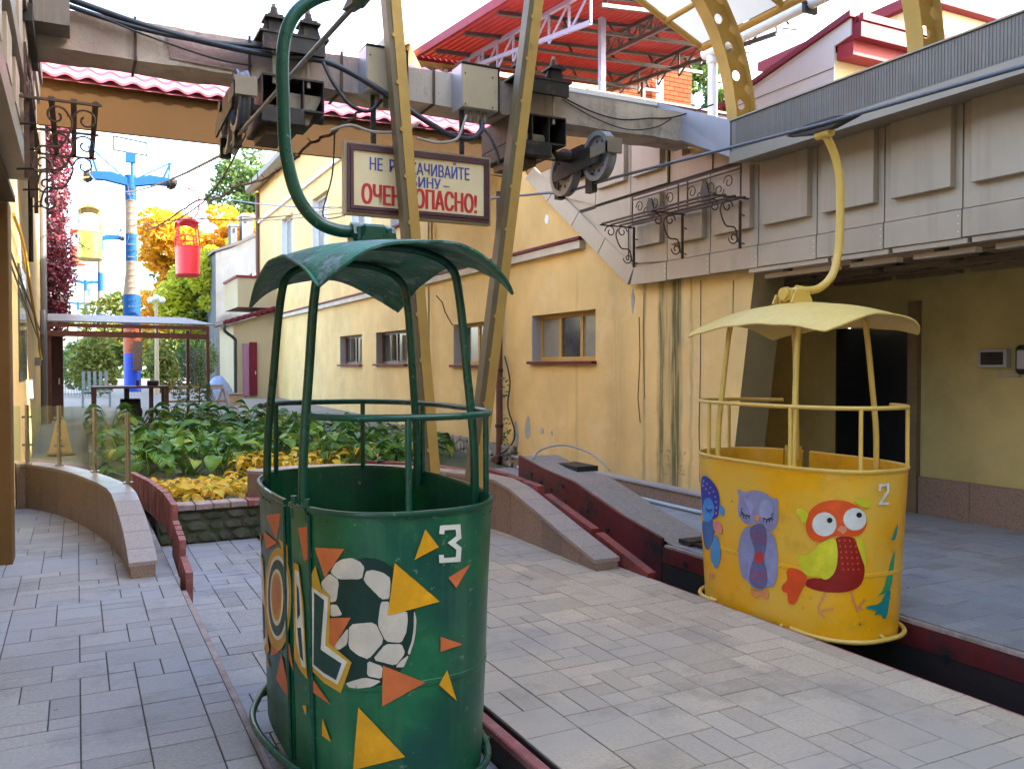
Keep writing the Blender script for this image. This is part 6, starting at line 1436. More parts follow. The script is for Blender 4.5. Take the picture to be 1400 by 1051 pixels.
def leaf_blobs(blobs, n, s, seed, flat=.7):
    """leaf-sized quads spread through overlapping blobs (x,y,z,rx,ry,rz)"""
    r = random.Random(seed); m = MB(); wt = [b[3] * b[4] * b[5] for b in blobs]
    V = []; F = []
    for _ in range(n):
        b = r.choices(blobs, wt)[0]
        while True:
            p = Vector((r.uniform(-1, 1), r.uniform(-1, 1), r.uniform(-1, 1)))
            if .35 < p.length < 1: break
        if r.random() < .6: p = p.normalized() * r.uniform(.8, 1.02)
        c = Vector((b[0] + p.x * b[3], b[1] + p.y * b[4], b[2] + p.z * b[5]))
        q = s * r.uniform(.6, 1.3)
        a = Vector((r.gauss(0, 1), r.gauss(0, 1), r.gauss(0, .6))).normalized(); d = a.cross(Vector((r.gauss(0, 1), r.gauss(0, 1), r.gauss(0, 1)))).normalized()
        k = len(V); V += [c - a * q, c - d * q * .5 + a * q * .1, c + a * q, c + d * q * .5 + a * q * .1]; F.append((k, k + 1, k + 2, k + 3))
    return m.add(V, F)
def clusters(cx, cy, cz, rx, ry, rz, n, seed, s0=.25, s1=.5):
    r = random.Random(seed); out = []
    for _ in range(n):
        while True:
            p = Vector((r.uniform(-1, 1), r.uniform(-1, 1), r.uniform(-1, 1)))
            if p.length < 1: break
        k = r.uniform(s0, s1)
        out.append((cx + p.x * rx, cy + p.y * ry, cz + p.z * rz, rx * k, ry * k, rz * k * .75))
    return out
def tree(label, x, y, zb, h, parts, trunk_r=.16, limbs=7, seed=1, kind='deciduous_tree', tz=.0):
    e = empty(kind, (x, y, zb), label, 'tree')
    r = random.Random(seed)
    t = MB().tube(smoothline([(x, y, zb), (x + r.uniform(-.1, .1), y, zb + h * .3), (x + r.uniform(-.25, .25), y, zb + h * .6), (x + r.uniform(-.3, .3), y, zb + h * .9)], 4), [trunk_r * (1 - .8 * i / 12) for i in range(13)], 8)
    t.build('trunk', M_BARK, e, 60)
    for k in range(limbs):
        z = zb + h * r.uniform(.3, .7); a = r.uniform(0, 6.28); l = h * r.uniform(.18, .32)
        MB().tube([(x, y, z), (x + math.cos(a) * l * .6, y + math.sin(a) * l * .6, z + l * .5), (x + math.cos(a) * l, y + math.sin(a) * l, z + l * .95)], [trunk_r * .4, trunk_r * .25, trunk_r * .08], 6).build('limb', M_BARK, e, 60)
    for i, (m_, bl, n, s) in enumerate(parts):
        leaf_blobs(bl, n, s, seed * 10 + i).build('crown', m_, e)
    return e
tree('yellow orange maple with green inner leaves behind the red cabin', 5.3, 46, .6, 8, [
    (L_MAP, clusters(5.3, 46, 7.6, 2.7, 2, 2.4, 34, 1), 12500, .17), (L_MAPG, clusters(4.8, 46.5, 6.3, 2.2, 1.8, 2.6, 16, 2), 4200, .16), (L_MAP, clusters(4.0, 45.6, 4.4, 1.5, 1.6, 2.0, 14, 3), 4200, .15)], seed=3)
tree('orange topped maple beside the old grey house', 7.6, 44, .6, 8, [(L_MAP, clusters(7.6, 44, 7.7, 1.5, 1.5, 1.2, 14, 4), 3500, .16), (L_MAPG, clusters(7.6, 44.5, 6.4, 1.4, 1.4, 1.4, 8, 5), 1500, .16)], seed=4)
tree('bright lime green locust in front of the maple', 5.3, 41, .6, 6, [(L_LIM, clusters(5.5, 41, 4.9, 1.9, 1.6, 2.1, 28, 6), 13000, .13), (L_LIM, clusters(6.2, 41, 6.3, 1.0, 1.2, 1.0, 10, 7), 2600, .12), (L_GRN, clusters(5.3, 41.6, 4.0, 1.8, 1.2, 2.0, 10, 8), 2400, .13)], seed=5)
tree('tall pale green tree behind the yellow building corner', 10.6, 58, .6, 14, [(L_GRN, clusters(10.8, 58, 13.2, 2.6, 2, 3.2, 30, 9, .2, .4), 5500, .2), (L_LIM, clusters(11.2, 58, 12.0, 2.4, 2, 3.0, 14, 10, .15, .3), 1400, .2)], seed=6, trunk_r=.22)
tree('low olive and yellow tree farther down the line', 4.5, 62, .6, 5, [(L_VIN, clusters(4.3, 62, 4.2, 3.0, 2, 2.2, 18, 11), 4200, .2), (L_MAPG, clusters(2.6, 66, 3.2, 2.6, 2, 2.0, 12, 12), 2600, .22)], seed=7)
tree('dark leafy tree behind the brick tower', 22.6, 27, 1, 12, [(L_GRN, clusters(22.4, 27, 12.2, 1.8, 1.5, 2.8, 22, 13, .2, .4), 4800, .16), (L_MAPG, clusters(22.8, 27.3, 12.0, 1.5, 1.3, 2.6, 12, 14, .2, .4), 2200, .15)], seed=8, trunk_r=.2)
fw = clusters(8, 75, 3.0, 16, 6, 2.6, 40, 15, .12, .3)
o = leaf_blobs(fw, 9000, .32, 16).build('far_wood', L_MAPG, kind='stuff'); o['label'] = 'far mass of mixed trees at the end of the line'; o['category'] = 'wood'

# red creeper hanging on the left building
iv = empty('red_creeper', (-.45, 23, .5), 'curtain of crimson creeper hanging down the far left wall', 'creeper')
bl = []
r = random.Random(12)
for k in range(70):
    z = r.uniform(2.6, 8.6); w_ = .45 if z > 4 else .3
    bl.append((-.42 + r.uniform(-.12, .12 + max(0, .10 - abs(z - 6) * .03)), 24 + r.uniform(-.5, .8), z, .26 + .08 * math.sin(z * 2), .45, r.uniform(.3, .7)))
leaf_blobs(bl, 9000, .055, 13).build('leaves', L_IVY, iv); leaf_blobs(bl, 3500, .055, 14).build('leaves', L_IVY2, iv)
MB().box(-1.4, 23, .4, -.62, 26.5, 9).build('support_wall', M_GREYW, iv)

# hostas: each leaf an arched heart-shaped blade
def hosta_leaf(w, l, m, name='leaf'):
    V = []; F = []; ns, nw = 6, 4
    for i in range(ns + 1):
        t = i / ns; ww = w * (math.sin(PI * min(1, t * .93 + .07)) ** .75) * (1.15 - .35 * t); x = l * t; z = .45 * l * math.sin(t * 1.7) - .42 * l * t * t
        for j in range(nw + 1):
            s = 2 * j / nw - 1; V.append((x, ww * s * .5, z - abs(s) ** 1.5 * .0 + (abs(s) * .18 * ww) + .02 * w * math.sin(t * 18 + s * 2)))
    for i in range(ns):
        for j in range(nw): a = i * (nw + 1) + j; F.append((a, a + 1, a + nw + 2, a + nw + 1))
    return mesh_of(MB().add(V, F), name, m, 60)
HL = [hosta_leaf(.20, .25, L_HOS), hosta_leaf(.17, .23, L_HOS), hosta_leaf(.14, .20, L_HOS)]
HY = [hosta_leaf(.10, .19, L_HOY), hosta_leaf(.085, .16, L_HOY)]
def hosta(x, y, z, h, n, LM, label, group, seed, name='hosta', sc=1.0):
    r = random.Random(seed); e = empty(name, (x, y, z), label, 'plant', group)
    st = MB()
    for k in range(n):
        a = 2 * PI * k / n * 1.618 * 3 + r.uniform(-.3, .3); t = (k + .5) / n
        rad_ = .05 + .20 * math.sqrt(t) * sc; zz = h * (1.0 - .75 * t * t) * r.uniform(.85, 1.1)
        p = (x + math.cos(a) * rad_, y + math.sin(a) * rad_, z + zz)
        s = r.uniform(.75, 1.15) * sc
        inst('leaf', r.choice(LM), None, e, p, (r.uniform(-.35, .35), .15 + .65 * t + r.uniform(-.2, .2), a), (s, s, s))
        st.tube([(x, y, z), (x + math.cos(a) * rad_ * .6, y + math.sin(a) * rad_ * .6, z + zz * .6), p], .005, 3)
    st.build('stalks', L_HOS if LM is HL else L_HOY, e)
    return e
rh = random.Random(21)
GH = 'green hostas massed in the long bed'; k = 0
for j in range(9):
    y = 11.7 + j * .68
    x = .75 - min(.15, j * .04)
    while x < min(5.6, 2.9 + (y - 11.2) * 1.3):
        if not (rh.random() < .04):
            hh = .42 if y < 13.5 else .40
            zb = .19 + max(0, min(.28, (y - 12) * .045))
            if x > 3.6: zb -= min(.2, (x - 3.6) * .2); hh = .3
            hosta(x + rh.uniform(-.12, .12), y + rh.uniform(-.15, .15), zb, hh * rh.uniform(.62, 1.2), rh.randint(11, 17) if y < 15 else 10, HL, 'green hosta with broad glossy leaves in the crowded bed', GH, 100 + k, sc=rh.uniform(.85, 1.22)); k += 1
        x += .46
ych = [(.95, 9.9), (1.15, 9.55), (1.35, 9.95), (.85, 10.3), (1.55, 9.6), (1.25, 10.35), (1.7, 10.0), (1.5, 10.4), (1.05, 10.1), (1.45, 9.7), (1.2, 9.75)]
for i, (x, y) in enumerate(ych): hosta(x, y, .2, .10, 13, HY, 'low yellowing hosta at the front of the bed above the rubble wall', 'yellow hostas at the front of the bed', 300 + i, sc=.95)
for i, (x, y) in enumerate(((1.95, 10.9), (2.15, 11.1), (2.0, 11.35), (2.35, 10.9), (2.6, 11.3), (2.9, 12.0), (2.5, 11.0), (3.3, 12.3), (3.8, 12.4), (2.2, 12.1), (3.0, 11.5))): hosta(x, y, .2, .26 if i < 3 else .2, 12, HY, 'taller yellow leaved hosta among the green ones beside the green cabin', 'taller yellow hostas', 340 + i, sc=1.0)
for i, (x, y) in enumerate(((4.5, 12.2), (4.9, 12.8), (4.1, 11.6), (5.2, 13.3))): hosta(x, y, .08, .3, 10, HL, 'lone leafy plant near the foot of the yellow wall', 'loose plants by the yellow wall', 360 + i, sc=.9)
# fallen leaves and low ground cover
gc = leaf_blobs([(1.4, 10, .19, .75, .9, .03), (2.3, 10.3, .19, .9, .8, .03), (1.6, 11.0, .2, 1.0, .6, .05)], 1500, .022, 31).build('ground_cover', L_GRN, kind='stuff'); gc['label'] = 'low ground cover at the front of the bed'; gc['category'] = 'ground cover'
gc = leaf_blobs([(1.4, 9.2, .245, .8, .12, .01), (1.2, 9.9, .2, .7, .7, .02), (3.0, 9.9, .2, 1, .5, .01)], 130, .03, 32).build('fallen_leaves', L_HOY, kind='stuff'); gc['label'] = 'fallen yellow leaves on the bed'; gc['category'] = 'leaves'
leaf_blobs([(6.05, 12.15, 1.2, .05, .12, .25), (6.05, 12.1, .6, .05, .12, .3)], 46, .035, 33).build('leaves', L_GRN, cc)
# grapevine on the fence behind the awning and shrubs
for (lab, bls, n, m_) in (('dense yellow green grapevine left of the pylon foot', [(.55, 33, 1.9, .6, .5, .8), (.2, 33, 1.6, .5, .5, .7), (.85, 33, 1.4, .45, .5, .8)], 3000, L_VIN), ('yellow green grapevine right of the pylon foot', [(2.75, 35, 1.8, .45, .5, .8), (3.0, 35, 1.4, .5, .5, .8)], 2000, L_VIN),
                          ('green shrub behind the wire fence by the grey house', [(4.4, 37, 1.9, .8, .5, 1.0), (3.9, 37, 1.5, .7, .5, .8)], 2000, L_GRN)):
    e = empty('grapevine' if 'grape' in lab else 'shrub', (bls[0][0], bls[0][1], .5), lab, 'plant'); leaf_blobs(bls, n, .09, 40 + n % 7).build('leaves', m_, e)
    MB().tube([(bls[0][0], bls[0][1], .4), (bls[0][0] + .1, bls[0][1], 1.8)], .03, 6).build('stem', M_BARK, e)
vt = empty('climbing_vine', (2.28, 19.2, .4), 'thin leafy vine climbing the right awning post', 'plant')
leaf_blobs([(2.35, 19.4, 1.3, .10, .1, .55), (2.0, 19.2, 1.0, .25, .1, .25), (2.45, 19.6, .9, .2, .1, .4)], 320, .05, 51).build('leaves', L_GRN, vt)
MB().tube(smoothline([(2.3, 19.3, .4), (2.36, 19.4, 1.2), (2.4, 19.5, 1.9)], 4), .012, 5).build('stem', M_BARK, vt)

# ================================================================== GLASS RAILING
gr = empty('glass_railing', (.1, 9.7, .5), 'clear glass railing on inox posts along the left granite parapet', 'railing')
gp = [(-.50, 10.95), (-.18, 10.62), (.16, 9.85), (.42, 8.75)]
for i, (x, y) in enumerate(gp):
    MB().cyl((x, y, .5), (x, y, 1.155), .022, 12).build('post', M_INOX, gr, 40); MB().cyl((x, y, .5), (x, y, .515), .045, 12).build('post_foot', M_INOX, gr, 40)
    MB().cyl((x, y, 1.155), (x, y, 1.165), .024, 12).build('post_cap', M_INOX, gr, 40)
    for z in (.72, 1.03):
        MB().box(x - .05, y - .012, z - .012, x + .05, y + .012, z + .012).build('glass_clamp', M_INOX, gr)
for i in range(3):
    a = Vector((gp[i][0], gp[i][1], 0)); b = Vector((gp[i + 1][0], gp[i + 1][1], 0)); d = (b - a).normalized() * .04
    a += d; b -= d; MB().bar((a.x, a.y, .86), (b.x, b.y, .86), .010, .60).build('glass_pane', M_GLS, gr)
MB().bar((-.64, 10.85, .86), (-.56, 10.8, .86), .010, .60).build('glass_pane', M_GLS, gr)

# ================================================================== AWNING, TABLE AND YARD CLUTTER
aw = empty('awning', (1.2, 20.5, .42), 'brown steel awning with grey sheet roof across the yard entrance', 'awning')
MB().add([(-.56, 19.9, 2.50), (2.78, 20.2, 2.50), (2.30, 21.8, 2.72), (-.56, 21.8, 2.74), (-.56, 19.9, 2.53), (2.78, 20.2, 2.53), (2.30, 21.8, 2.75), (-.56, 21.8, 2.77)], [(0, 1, 2, 3), (4, 7, 6, 5), (0, 4, 5, 1), (1, 5, 6, 2), (2, 6, 7, 3), (3, 7, 4, 0)]).build('roof_sheet', mat('grey_sheet', (.17, .155, .145), .5, var=(1, .15)), aw)
tr = MB().bar((-.56, 19.95, 2.44), (2.66, 20.2, 2.44), .05, .08).bar((-.56, 19.95, 2.27), (2.62, 20.2, 2.25), .05, .12)
for k in range(10): tr.bar((-.5 + k * .345, 19.95 + k * .027, 2.26), (-.5 + k * .345, 19.95 + k * .027, 2.44), .035, .035)
tr.bar((2.6, 20.2, 2.40), (2.25, 21.7, 2.62), .05, .05).bar((-.5, 20.0, 2.4), (-.5, 21.7, 2.6), .05)
tr.build('truss', M_BRN, aw)
for (x, y) in ((2.62, 20.2), (2.33, 21.4), (-.5, 20.0)): MB().bar((x, y, .42), (x, y, 2.42), .07).build('post', M_BRN, aw)
tb = empty('work_table', (1.0, 19.2, .42), 'brown steel work table with scrap beneath, under the awning', 'table')
MB().box(.26, 18.6, 1.15, 1.66, 19.4, 1.19).build('tabletop', M_BRN, tb)
for (x, y) in ((.30, 18.65), (1.62, 18.65), (.30, 19.35), (1.62, 19.35), (1.35, 18.9)): MB().box(x - .04, y - .04, .40, x + .04, y + .04, 1.148).build('leg', M_BRN, tb)
mo = empty('scrap_motor', (.95, 19.1, .42), 'black lump of old machinery under the work table', 'motor')
MB().cyl((.78, 19.0, .72), (1.15, 19.0, .72), .22, 16).build('drum', M_BLK, mo, 40); MB().box(.72, 18.85, .42, 1.2, 19.2, .55).build('bed', M_DARKST, mo); MB().cyl((.9, 19, .9), (.9, 19, 1.14), .05, 10).build('spindle', M_BLK, mo)
MB().cyl((1.0, 18.75, .66), (1.0, 18.82, .66), .18, 16).build('flywheel', M_DARKST, mo, 40)
sc_ = empty('anvil_parts', (1.35, 19.0, 1.19), 'dark metal parts lying on the work table', 'scrap')
MB().box(1.28, 18.9, 1.192, 1.5, 19.1, 1.30, .02).build('block', M_DARKST, sc_); MB().cyl((1.1, 18.9, 1.195), (1.1, 18.9, 1.30), .03, 8).build('pin', M_IRON, sc_)
for i, (a, b, w, lab) in enumerate((((1.75, 19.4, 1.12), (2.75, 20.9, 1.10), .12, 'raw timber plank on the trestle, nearest'), ((1.85, 19.9, 1.14), (3.1, 21.6, 1.12), .12, 'raw timber plank on the trestle, farther'), ((1.3, 18.5, .75), (1.95, 18.3, .43), .05, 'timber offcut leaning against the table leg'),
                                    ((1.75, 19.0, .60), (2.6, 19.3, .52), .10, 'low timber beam on the ground behind the hostas'), ((1.7, 20.5, .8), (3.2, 21.5, .75), .1, 'long plank lying low beyond the trestle'))):
    o = tag(MB().bar(a, b, w, .045).build('timber', M_WOOD), lab, 'timber')
ts = empty('trestle', (2.9, 21, .42), 'splayed pale metal trestle holding timber beside the blue tarpaulin', 'trestle')
for (x, y) in ((2.75, 20.7), (3.1, 21.3)):
    for s in (-1, 1): MB().bar((x, y, 1.09), (x + s * .18, y + .1, .42), .03).build('leg', M_PALEG, ts)
MB().bar((2.72, 20.6, 1.08), (3.14, 21.4, 1.08), .05).build('rail', M_PALEG, ts)
tp = MB(); V = []; F = []; rr_ = random.Random(3)
for j in range(7):
    for i in range(9):
        u, v = i / 8, j / 6; V.append((3.55 + u * .95, 27.5 + v * .8, .5 + .78 * math.sin(PI * min(1, .15 + u * .85)) * (.35 + .65 * math.sin(PI * v)) + rr_.uniform(-.04, .04)))
for j in range(6):
    for i in range(8): a = j * 9 + i; F.append((a, a + 1, a + 10, a + 9))
for i in range(8): V.append((V[i][0], V[i][1] - .02, .45))
V.append((V[8][0], V[8][1] - .02, .45)); F += [(i, i + 1, 63 + i + 1, 63 + i) for i in range(8)]
tag(tp.add(V, F).build('tarpaulin', mat('blue_tarp', (.20, .26, .42), .5, var=(4, .15)), smooth=50), 'pale blue tarpaulin heap in front of the small outbuilding', 'tarpaulin')
wbd = tag(MB().prism([(3.25, .5), (3.70, .5), (3.62, .98), (3.38, .88)], 1, 24.0, 24.04).build('white_board', M_PALEG), 'white board leaning by the outbuilding corner', 'board')
bx = empty('timber_box', (3.95, 25.5, .45), 'low brown timber box at the foot of the outbuilding', 'crate'); MB().box(3.75, 25.2, .45, 4.2, 25.6, .78, .01).build('box', M_WOOD, bx); MB().box(3.72, 25.17, .785, 4.23, 25.63, .81).build('lid', M_WOOD, bx)
bn = empty('garden_bench', (.35, 26, .48), 'pale blue slatted bench left of the work table', 'bench')
for k in range(5): MB().box(.12 + k * .14, 26.0, .95, .20 + k * .14, 26.03, 1.45).build('back_slat', mat('pale_blue_paint', (.24, .32, .34), .6), bn)
MB().box(.1, 25.7, .88, .85, 26.05, .92).build('seat', MATS['pale_blue_paint'], bn)
for x in (.14, .8): MB().box(x - .03, 25.7, .46, x + .03, 25.76, .878).build('leg', MATS['pale_blue_paint'], bn)
lp = empty('garden_lamp', (2.63, 34, .5), 'yard lamp post with a cluster of white globes', 'lamp')
MB().tube([(2.63, 34, .5), (2.63, 34, 3.9)], [.09, .055], 8).build('pole', M_CREAM, lp, 40)
for (dx, dz) in ((-.2, 4.0), (0, 4.1), (.2, 4.02)):
    bm = bmesh.new(); bmesh.ops.create_icosphere(bm, subdivisions=2, radius=.12); V = [(v.co.x + 2.63 + dx, v.co.y + 34, v.co.z + dz) for v in bm.verts]; F = [[v.index for v in f.verts] for f in bm.faces]; bm.free()
    MB().add(V, F).build('globe', M_WHT, lp, 60)
    MB().tube([(2.63, 34, 3.85), (2.63 + dx, 34, dz - .1)], .02, 5).build('bracket', M_CREAM, lp)
fe = empty('wire_fence', (4, 36, .5), 'grey welded mesh fence between the pylon and the grey house', 'fence')
f = MB()
for k in range(34): f.bar((2.9 + k * .08, 36, .5), (2.9 + k * .08, 36, 2.15), .012)
for k in range(6): f.bar((2.9, 36, .55 + k * .31), (5.5, 36, .55 + k * .31), .014)
f.build('mesh_panel', M_TRD, fe, kind='stuff')
for x in (2.9, 4.2, 5.5): MB().box(x - .03, 36.02, .5, x + .03, 36.08, 2.25).build('post', M_TRD, fe)
fe = empty('wire_fence', (.2, 34, .5), 'dark mesh fence with shrubs at the left end of the yard', 'fence')
f = MB()
for k in range(14): f.bar((-.45 + k * .09, 34, .5), (-.45 + k * .09, 34, 1.9), .012)
for k in range(5): f.bar((-.45, 34, .6 + k * .3), (.75, 34, .6 + k * .3), .014)
f.build('mesh_panel', M_TRD, fe, kind='stuff'); MB().box(.72, 34.0, .5, .78, 34.06, 2.0).build('post', M_TRD, fe)
bf = empty('bushes', (-.1, 36, .5), 'green bush behind the dark mesh fence at far left', 'shrub'); leaf_blobs([(-.1, 36, 1.6, .5, .4, .9), (.4, 36.5, 1.2, .5, .4, .7)], 1500, .08, 61).build('leaves', L_GRN, bf)
mg = empty('maroon_gate', (-.45, 21.2, .4), 'tall maroon steel gate leaf standing open beside the downpipe', 'gate')
MB().box(-.52, 20.8, .42, -.26, 21.4, 2.30, .01).build('leaf_panel', M_PURP, mg)
MB().box(-.35, 20.77, 1.2, -.32, 20.795, 1.34).build('handle', M_INOX, mg); MB().box(-.50, 20.79, 1.35, -.28, 20.797, 2.2).box(-.50, 20.79, .5, -.28, 20.797, 1.15).build('inset', M_PURP, mg)
ks = empty('folding_sign', (-.2, 16, .18), 'plain yellow folding floor sign seen through the glass railing', 'sign')
MB().prism([(-.42, .19), (-.08, .19), (-.17, .72), (-.30, .72)], 1, 15.6, 15.62).prism([(-.40, .19), (-.10, .19), (-.19, .72), (-.28, .72)], 1, 15.85, 15.87).build('board', mat('sign_yellow', (.42, .27, .12), .7, var=(3, .1)), ks)
MB().box(-.44, 15.55, .17, -.04, 15.92, .20).build('base', M_WOOD, ks)

# ================================================================== FAR BUILDINGS
gb = empty('grey_house', (6, 38, .5), 'old grey plastered house with two chimneys beyond the outbuilding', 'house')
MB().prism([(5.28, .4), (12, .4), (12, 9.0), (7.0, 7.2), (6.2, 6.75), (5.28, 6.4)], 1, 38, 46).build('wall', M_GREYW, gb)
MB().prism([(5.15, 6.37), (6.2, 6.76), (7.0, 7.22), (12, 9.0), (12, 9.12), (6.95, 7.33), (6.15, 6.86), (5.15, 6.47)], 1, 37.85, 46).build('roof_edge', M_TRD, gb)
for (x, z0, z1, w_) in ((5.95, 6.6, 7.6, .26), (6.42, 6.8, 8.05, .48)):
    ch = MB().box(x, 38.3, z0, x + w_, 39.0, z1).build('chimney', M_GREYW, gb); MB().box(x - .05, 38.25, z1 + .001, x + w_ + .05, 39.05, z1 + .1).build('cap', M_PALEG, ch)
    MB().box(x + .08, 38.29, z1 - .3, x + .18, 38.299, z1 - .1).build('flue_hole', M_JOINT, ch)
wf = MB().box(6.78, 37.93, 4.0, 7.5, 37.995, 5.6).build('window', M_WHT, gb); MB().box(6.85, 37.915, 4.08, 7.12, 37.928, 5.5).build('pane', M_WGL, wf); MB().box(7.18, 37.915, 4.08, 7.44, 37.928, 5.5).build('pane', M_WGL, wf)
sh = empty('outbuilding', (5.2, 31, .4), 'small yellow outbuilding with maroon shutters and tiled lean to roof', 'outbuilding')
M_CREAM2 = mat('outbuilding_cream_render', (.44, .35, .20), .8, var=(1, .08))  # the outbuilding's own cream colour
MB().prism([(4.72, .3), (6.19, .3), (6.19, 3.5), (4.72, 3.02)], 1, 30, 33.1).build('wall', M_CREAM2, sh)
MB().prism([(4.35, 2.98), (6.19, 3.55), (6.19, 3.64), (4.35, 3.08)], 1, 29.7, 33.1).build('roof_slab', M_DARKST, sh)
for k in range(9): 
    x = 4.4 + k * .2; MB().box(x, 29.66, 2.99 + (x - 4.35) * .31, x + .16, 33.0, 3.115 + (x - 4.35) * .31).build('tile_ridge', M_MAR, sh)
MB().box(4.9, 30.2, 3.6, 6.19, 33.1, 4.6).build('upper_wall', M_CREAM2, sh); MB().box(4.85, 30.15, 4.601, 6.19, 33.1, 4.68).build('upper_cap', M_REDTR, sh)
MB().tube(smoothline([(4.42, 29.8, 2.95), (4.42, 29.8, 2.75), (4.75, 29.9, 2.5), (4.76, 29.9, 2.2), (4.76, 29.9, .6)], 3), .055, 8).build('downpipe', M_BLK, sh, 50)
MB().box(5.02, 29.9, .6, 5.20, 29.995, 2.35).build('shutter', mat('mauve_shutter', (.30, .12, .20), .5), sh); MB().box(5.24, 29.9, .6, 5.48, 29.995, 2.4).build('shutter', M_MAR, sh); MB().box(5.4, 29.87, 1.3, 5.44, 29.898, 1.42).build('handle', M_INOX, sh)

# red sheet canopy with trusses on the roof terrace
rc_ = empty('red_terrace_roof', (8.6, 15, 5.9), 'large red corrugated terrace roof on grey and lavender trusses', 'roof')
P00, P10, P11, P01 = Vector((6.333, 17, 8.06)), Vector((11.9, 17, 8.22)), Vector((12.3, 11.8, 8.35)), Vector((6.333, 11.6, 7.52))
def rp_(u, v): return P00.lerp(P10, u).lerp(P01.lerp(P11, u), v)
V = []; F = []; NU = 168
for i in range(NU + 1):
    dz = (0, .035, .035, 0)[i % 4] 
    for v in (0, 1): p = rp_(i / NU, v); V.append((p.x, p.y, p.z + dz))
F = [(2 * i, 2 * i + 1, 2 * i + 3, 2 * i + 2) for i in range(NU)]
MB().add(V, F).build('corrugated_sheet', M_REDROOF, rc_)
MB().bar(rp_(0, 0) + Vector((0, .0, .02)), rp_(0, 1) + Vector((0, 0, .02)), .03, .16).bar(rp_(0, 0) + Vector((0, .02, .0)), rp_(1, 0) + Vector((0, .02, 0)), .03, .12).build('edge_trim', M_REDTR, rc_)
for v in (.16, .42, .68, .92):
    a, b = rp_(.03, v) - Vector((0, 0, .06)), rp_(.98, v) - Vector((0, 0, .06)); MB().bar(a, b, .07, .07).build('purlin', M_TRD, rc_)
    c_, d_ = rp_(.22, v) - Vector((0, .25, .30)), rp_(.98, v) - Vector((0, .25, .42)); MB().bar(c_, d_, .06, .06).build('tie_rail', M_TRD, rc_)
    for k in range(5):
        u = .25 + k * .17; p = rp_(u, v); MB().bar(p - Vector((0, .05, .08)), p - Vector((0, .25, .36)), .035).build('strut', M_TRD, rc_)
def ytruss(u, m_, dz, nm='truss', v0=.0, v1=1.0):
    t = MB(); top_ = lambda v: rp_(u, v) - Vector((0, 0, .10)); bot = lambda v: rp_(u, v) - Vector((0, 0, .10 + dz * min(1, .25 + v * 3)))
    t.bar(top_(v0), top_(v1), .06, .07).bar(bot(v0), bot(v1), .06, .07); n = 8
    for k in range(n + 1):
        v = v0 + (v1 - v0) * k / n; t.bar(bot(v), top_(v), .035)
        if k < n: t.bar(bot(v), top_(v0 + (v1 - v0) * (k + 1) / n), .03)
    t.build(nm, m_, rc_)
ytruss(.165, M_TRL, .52, v0=.02); ytruss(.845, M_TRD, .50); ytruss(.5, M_TRD, .3, v0=.5)
for (x, y, m_, w_) in ((7.28, 15.7, M_TRL, .09), (8.35, 12.9, M_TRL, .10), (11.03, 15.4, M_TRD, .07), (6.9, 16.6, M_TRL, .07)): MB().bar((x, y, 5.86), (x, y, 7.75), w_).build('post', m_, rc_)
bw = empty('terrace_wall', (10, 18, 5.8), 'ochre wall under the back of the red terrace roof', 'wall'); MB().box(7.0, 17.02, 5.87, 11.3, 17.28, 7.95).build('wall', mat('terrace_ochre', (.17, .09, .028), .85, spec=.1, var=(1, .1)), bw); MB().box(11.0, 16.8, 5.87, 11.3, 17.01, 7.95).build('pier', M_OCHP2, bw)
MB().box(7.5, 11.9, 5.86, 13.4, 12.1, 6.04).build('parapet', mat('lavender_parapet', (.17, .16, .22), .7, spec=.1, var=(1, .1)), bw); MB().box(7.4, 11.85, 6.041, 13.5, 12.15, 6.08).build('parapet_cap', M_PURP, bw)
# brick tower
bt = empty('brick_tower', (13.8, 19, 5.5), 'orange brick tower with a white pipe beside the red roof', 'tower')
MB().box(12.2, 19.02, 5.5, 15.22, 21.5, 10.20).build('core', M_MORT, bt)
MB().box(12.1, 18.9, 10.21, 15.32, 21.6, 10.30).build('coping', M_MAR, bt)
bmh = mesh_of(MB().box(-.145, -.02, -.052, .145, .02, .052), 'brick', M_BRICK); bmh2 = mesh_of(MB().box(-.07, -.02, -.052, .07, .02, .052), 'brick', M_BRICK)
for r_ in range(25):
    z = 7.215 + r_ * .121
    for c_ in range(10):
        x = 12.36 + c_ * .302 + (.15 if r_ % 2 else 0)
        if x < 15.1: inst('brick', bmh, None, bt, (x, 19.0, z))
for r_ in range(25): inst('brick', bmh2, None, bt, (15.15, 19.001, 7.215 + r_ * .121))
MB().box(12.2, 18.985, 5.5, 15.22, 19.0, 7.14).build('lower_wall', M_BRICK, bt)
MB().tube([(14.0, 18.8, 6.5), (14.0, 18.8, 9.25)], .10, 10).build('vent_pipe', M_WHT, bt, 40)
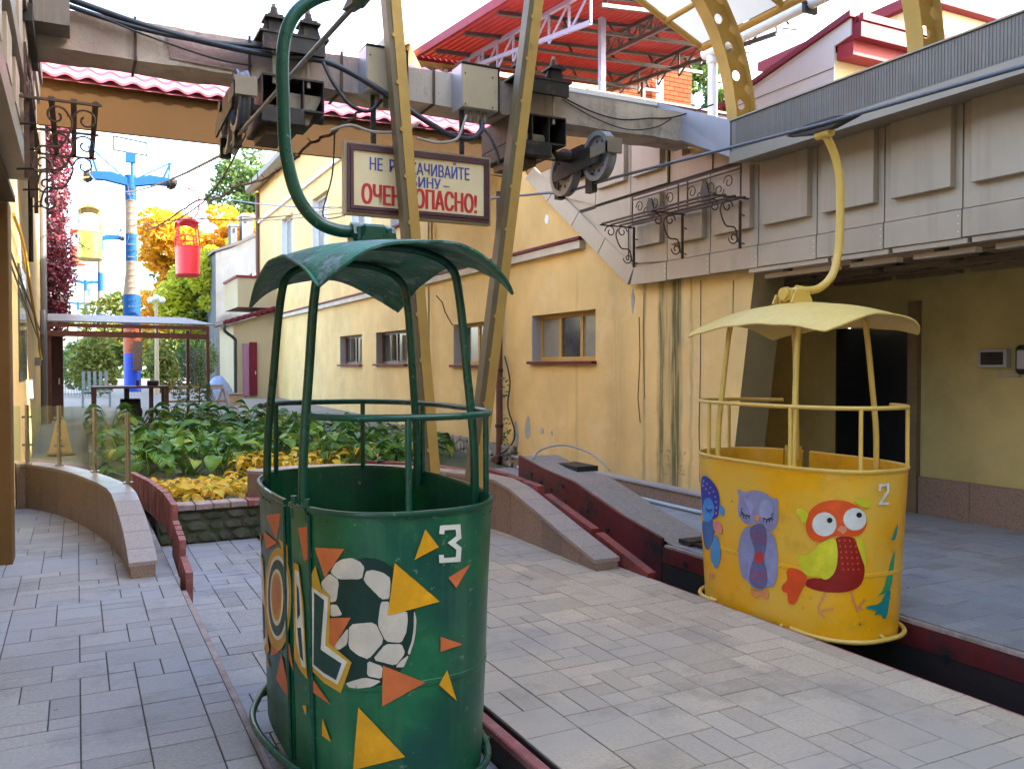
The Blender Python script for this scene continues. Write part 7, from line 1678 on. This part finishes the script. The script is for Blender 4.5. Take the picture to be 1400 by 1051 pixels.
# pale house with maroon eaves
hs = empty('pale_clad_house', (13.2, 12, 5), 'pale clad house with deep maroon eaves above the cornice', 'house')
MB().prism([(11.94, 4), (15.0, 4), (15.0, 7.42), (14.1, 7.62), (11.55, 8.12), (11.55, 7.80), (11.94, 7.72)], 0, 13.0, 13.04).build('gable_cladding', M_PALEG, hs)
for z in (5.4, 6.1, 6.75, 7.3): MB().box(12.985, 11.94, z, 12.999, 15.0, z + .012).build('cladding_seam', M_TRD, hs)
MB().box(13.045, 11.94, 4, 20, 15.0, 7.60).build('wall', M_CREAM, hs)
MB().prism([(11.50, 8.12), (15.3, 7.36), (15.3, 7.45), (11.50, 8.24)], 0, 12.92, 13.06).build('rake_trim', M_MAR, hs)
MB().prism([(11.45, 8.15), (15.2, 7.42), (15.2, 7.3), (11.5, 8.02)], 0, 13.07, 17.5).build('roof', M_MAR, hs)
MB().box(13.07, 11.32, 8.02, 17.5, 11.42, 8.16).build('gutter', M_REDTR, hs)
MB().box(13.05, 11.35, 7.72, 17.5, 11.93, 8.0).build('eaves_box', M_MAR, hs); MB().box(13.07, 11.55, 7.45, 17.5, 11.93, 7.72).build('eaves_step', M_REDTR, hs)
wv = MB().box(14.2, 11.9, 6.3, 15.2, 11.935, 7.3).build('window', M_WHT, hs); MB().box(14.26, 11.885, 6.36, 14.68, 11.898, 7.24).build('pane', M_WGL, wv); MB().box(14.74, 11.885, 6.36, 15.14, 11.898, 7.24).build('pane', M_WGL, wv)
h2 = empty('cream_house', (33, 22, 8), 'cream house with a maroon roof edge at the upper right edge', 'house')
MB().box(28.5, 22, 5, 48, 30, 15.2).build('wall', M_CREAM, h2); MB().box(28.2, 21.6, 15.21, 48.4, 30.4, 15.6).build('roof_edge', M_MAR, h2)
MB().box(31.2, 21.7, 12.9, 33.0, 22.0, 13.2).build('window_sill', M_WHT, h2)
# unseen masses outside the frame, added and sized to shade the courtyard
ha = empty('shade_block', (4, -9, 0), 'unseen block added behind the viewer to shade the courtyard', 'building')
MB().box(-8, -14, -.7, 22, -5.4, 9.5).build('wall', M_FAC2, ha)
MB().box(8.36, -5.3, -.7, 18, 5.2, 11.0).build('shade_wing', M_FAC2, ha)  # added unseen mass on the right, keeps sun off the courtyard
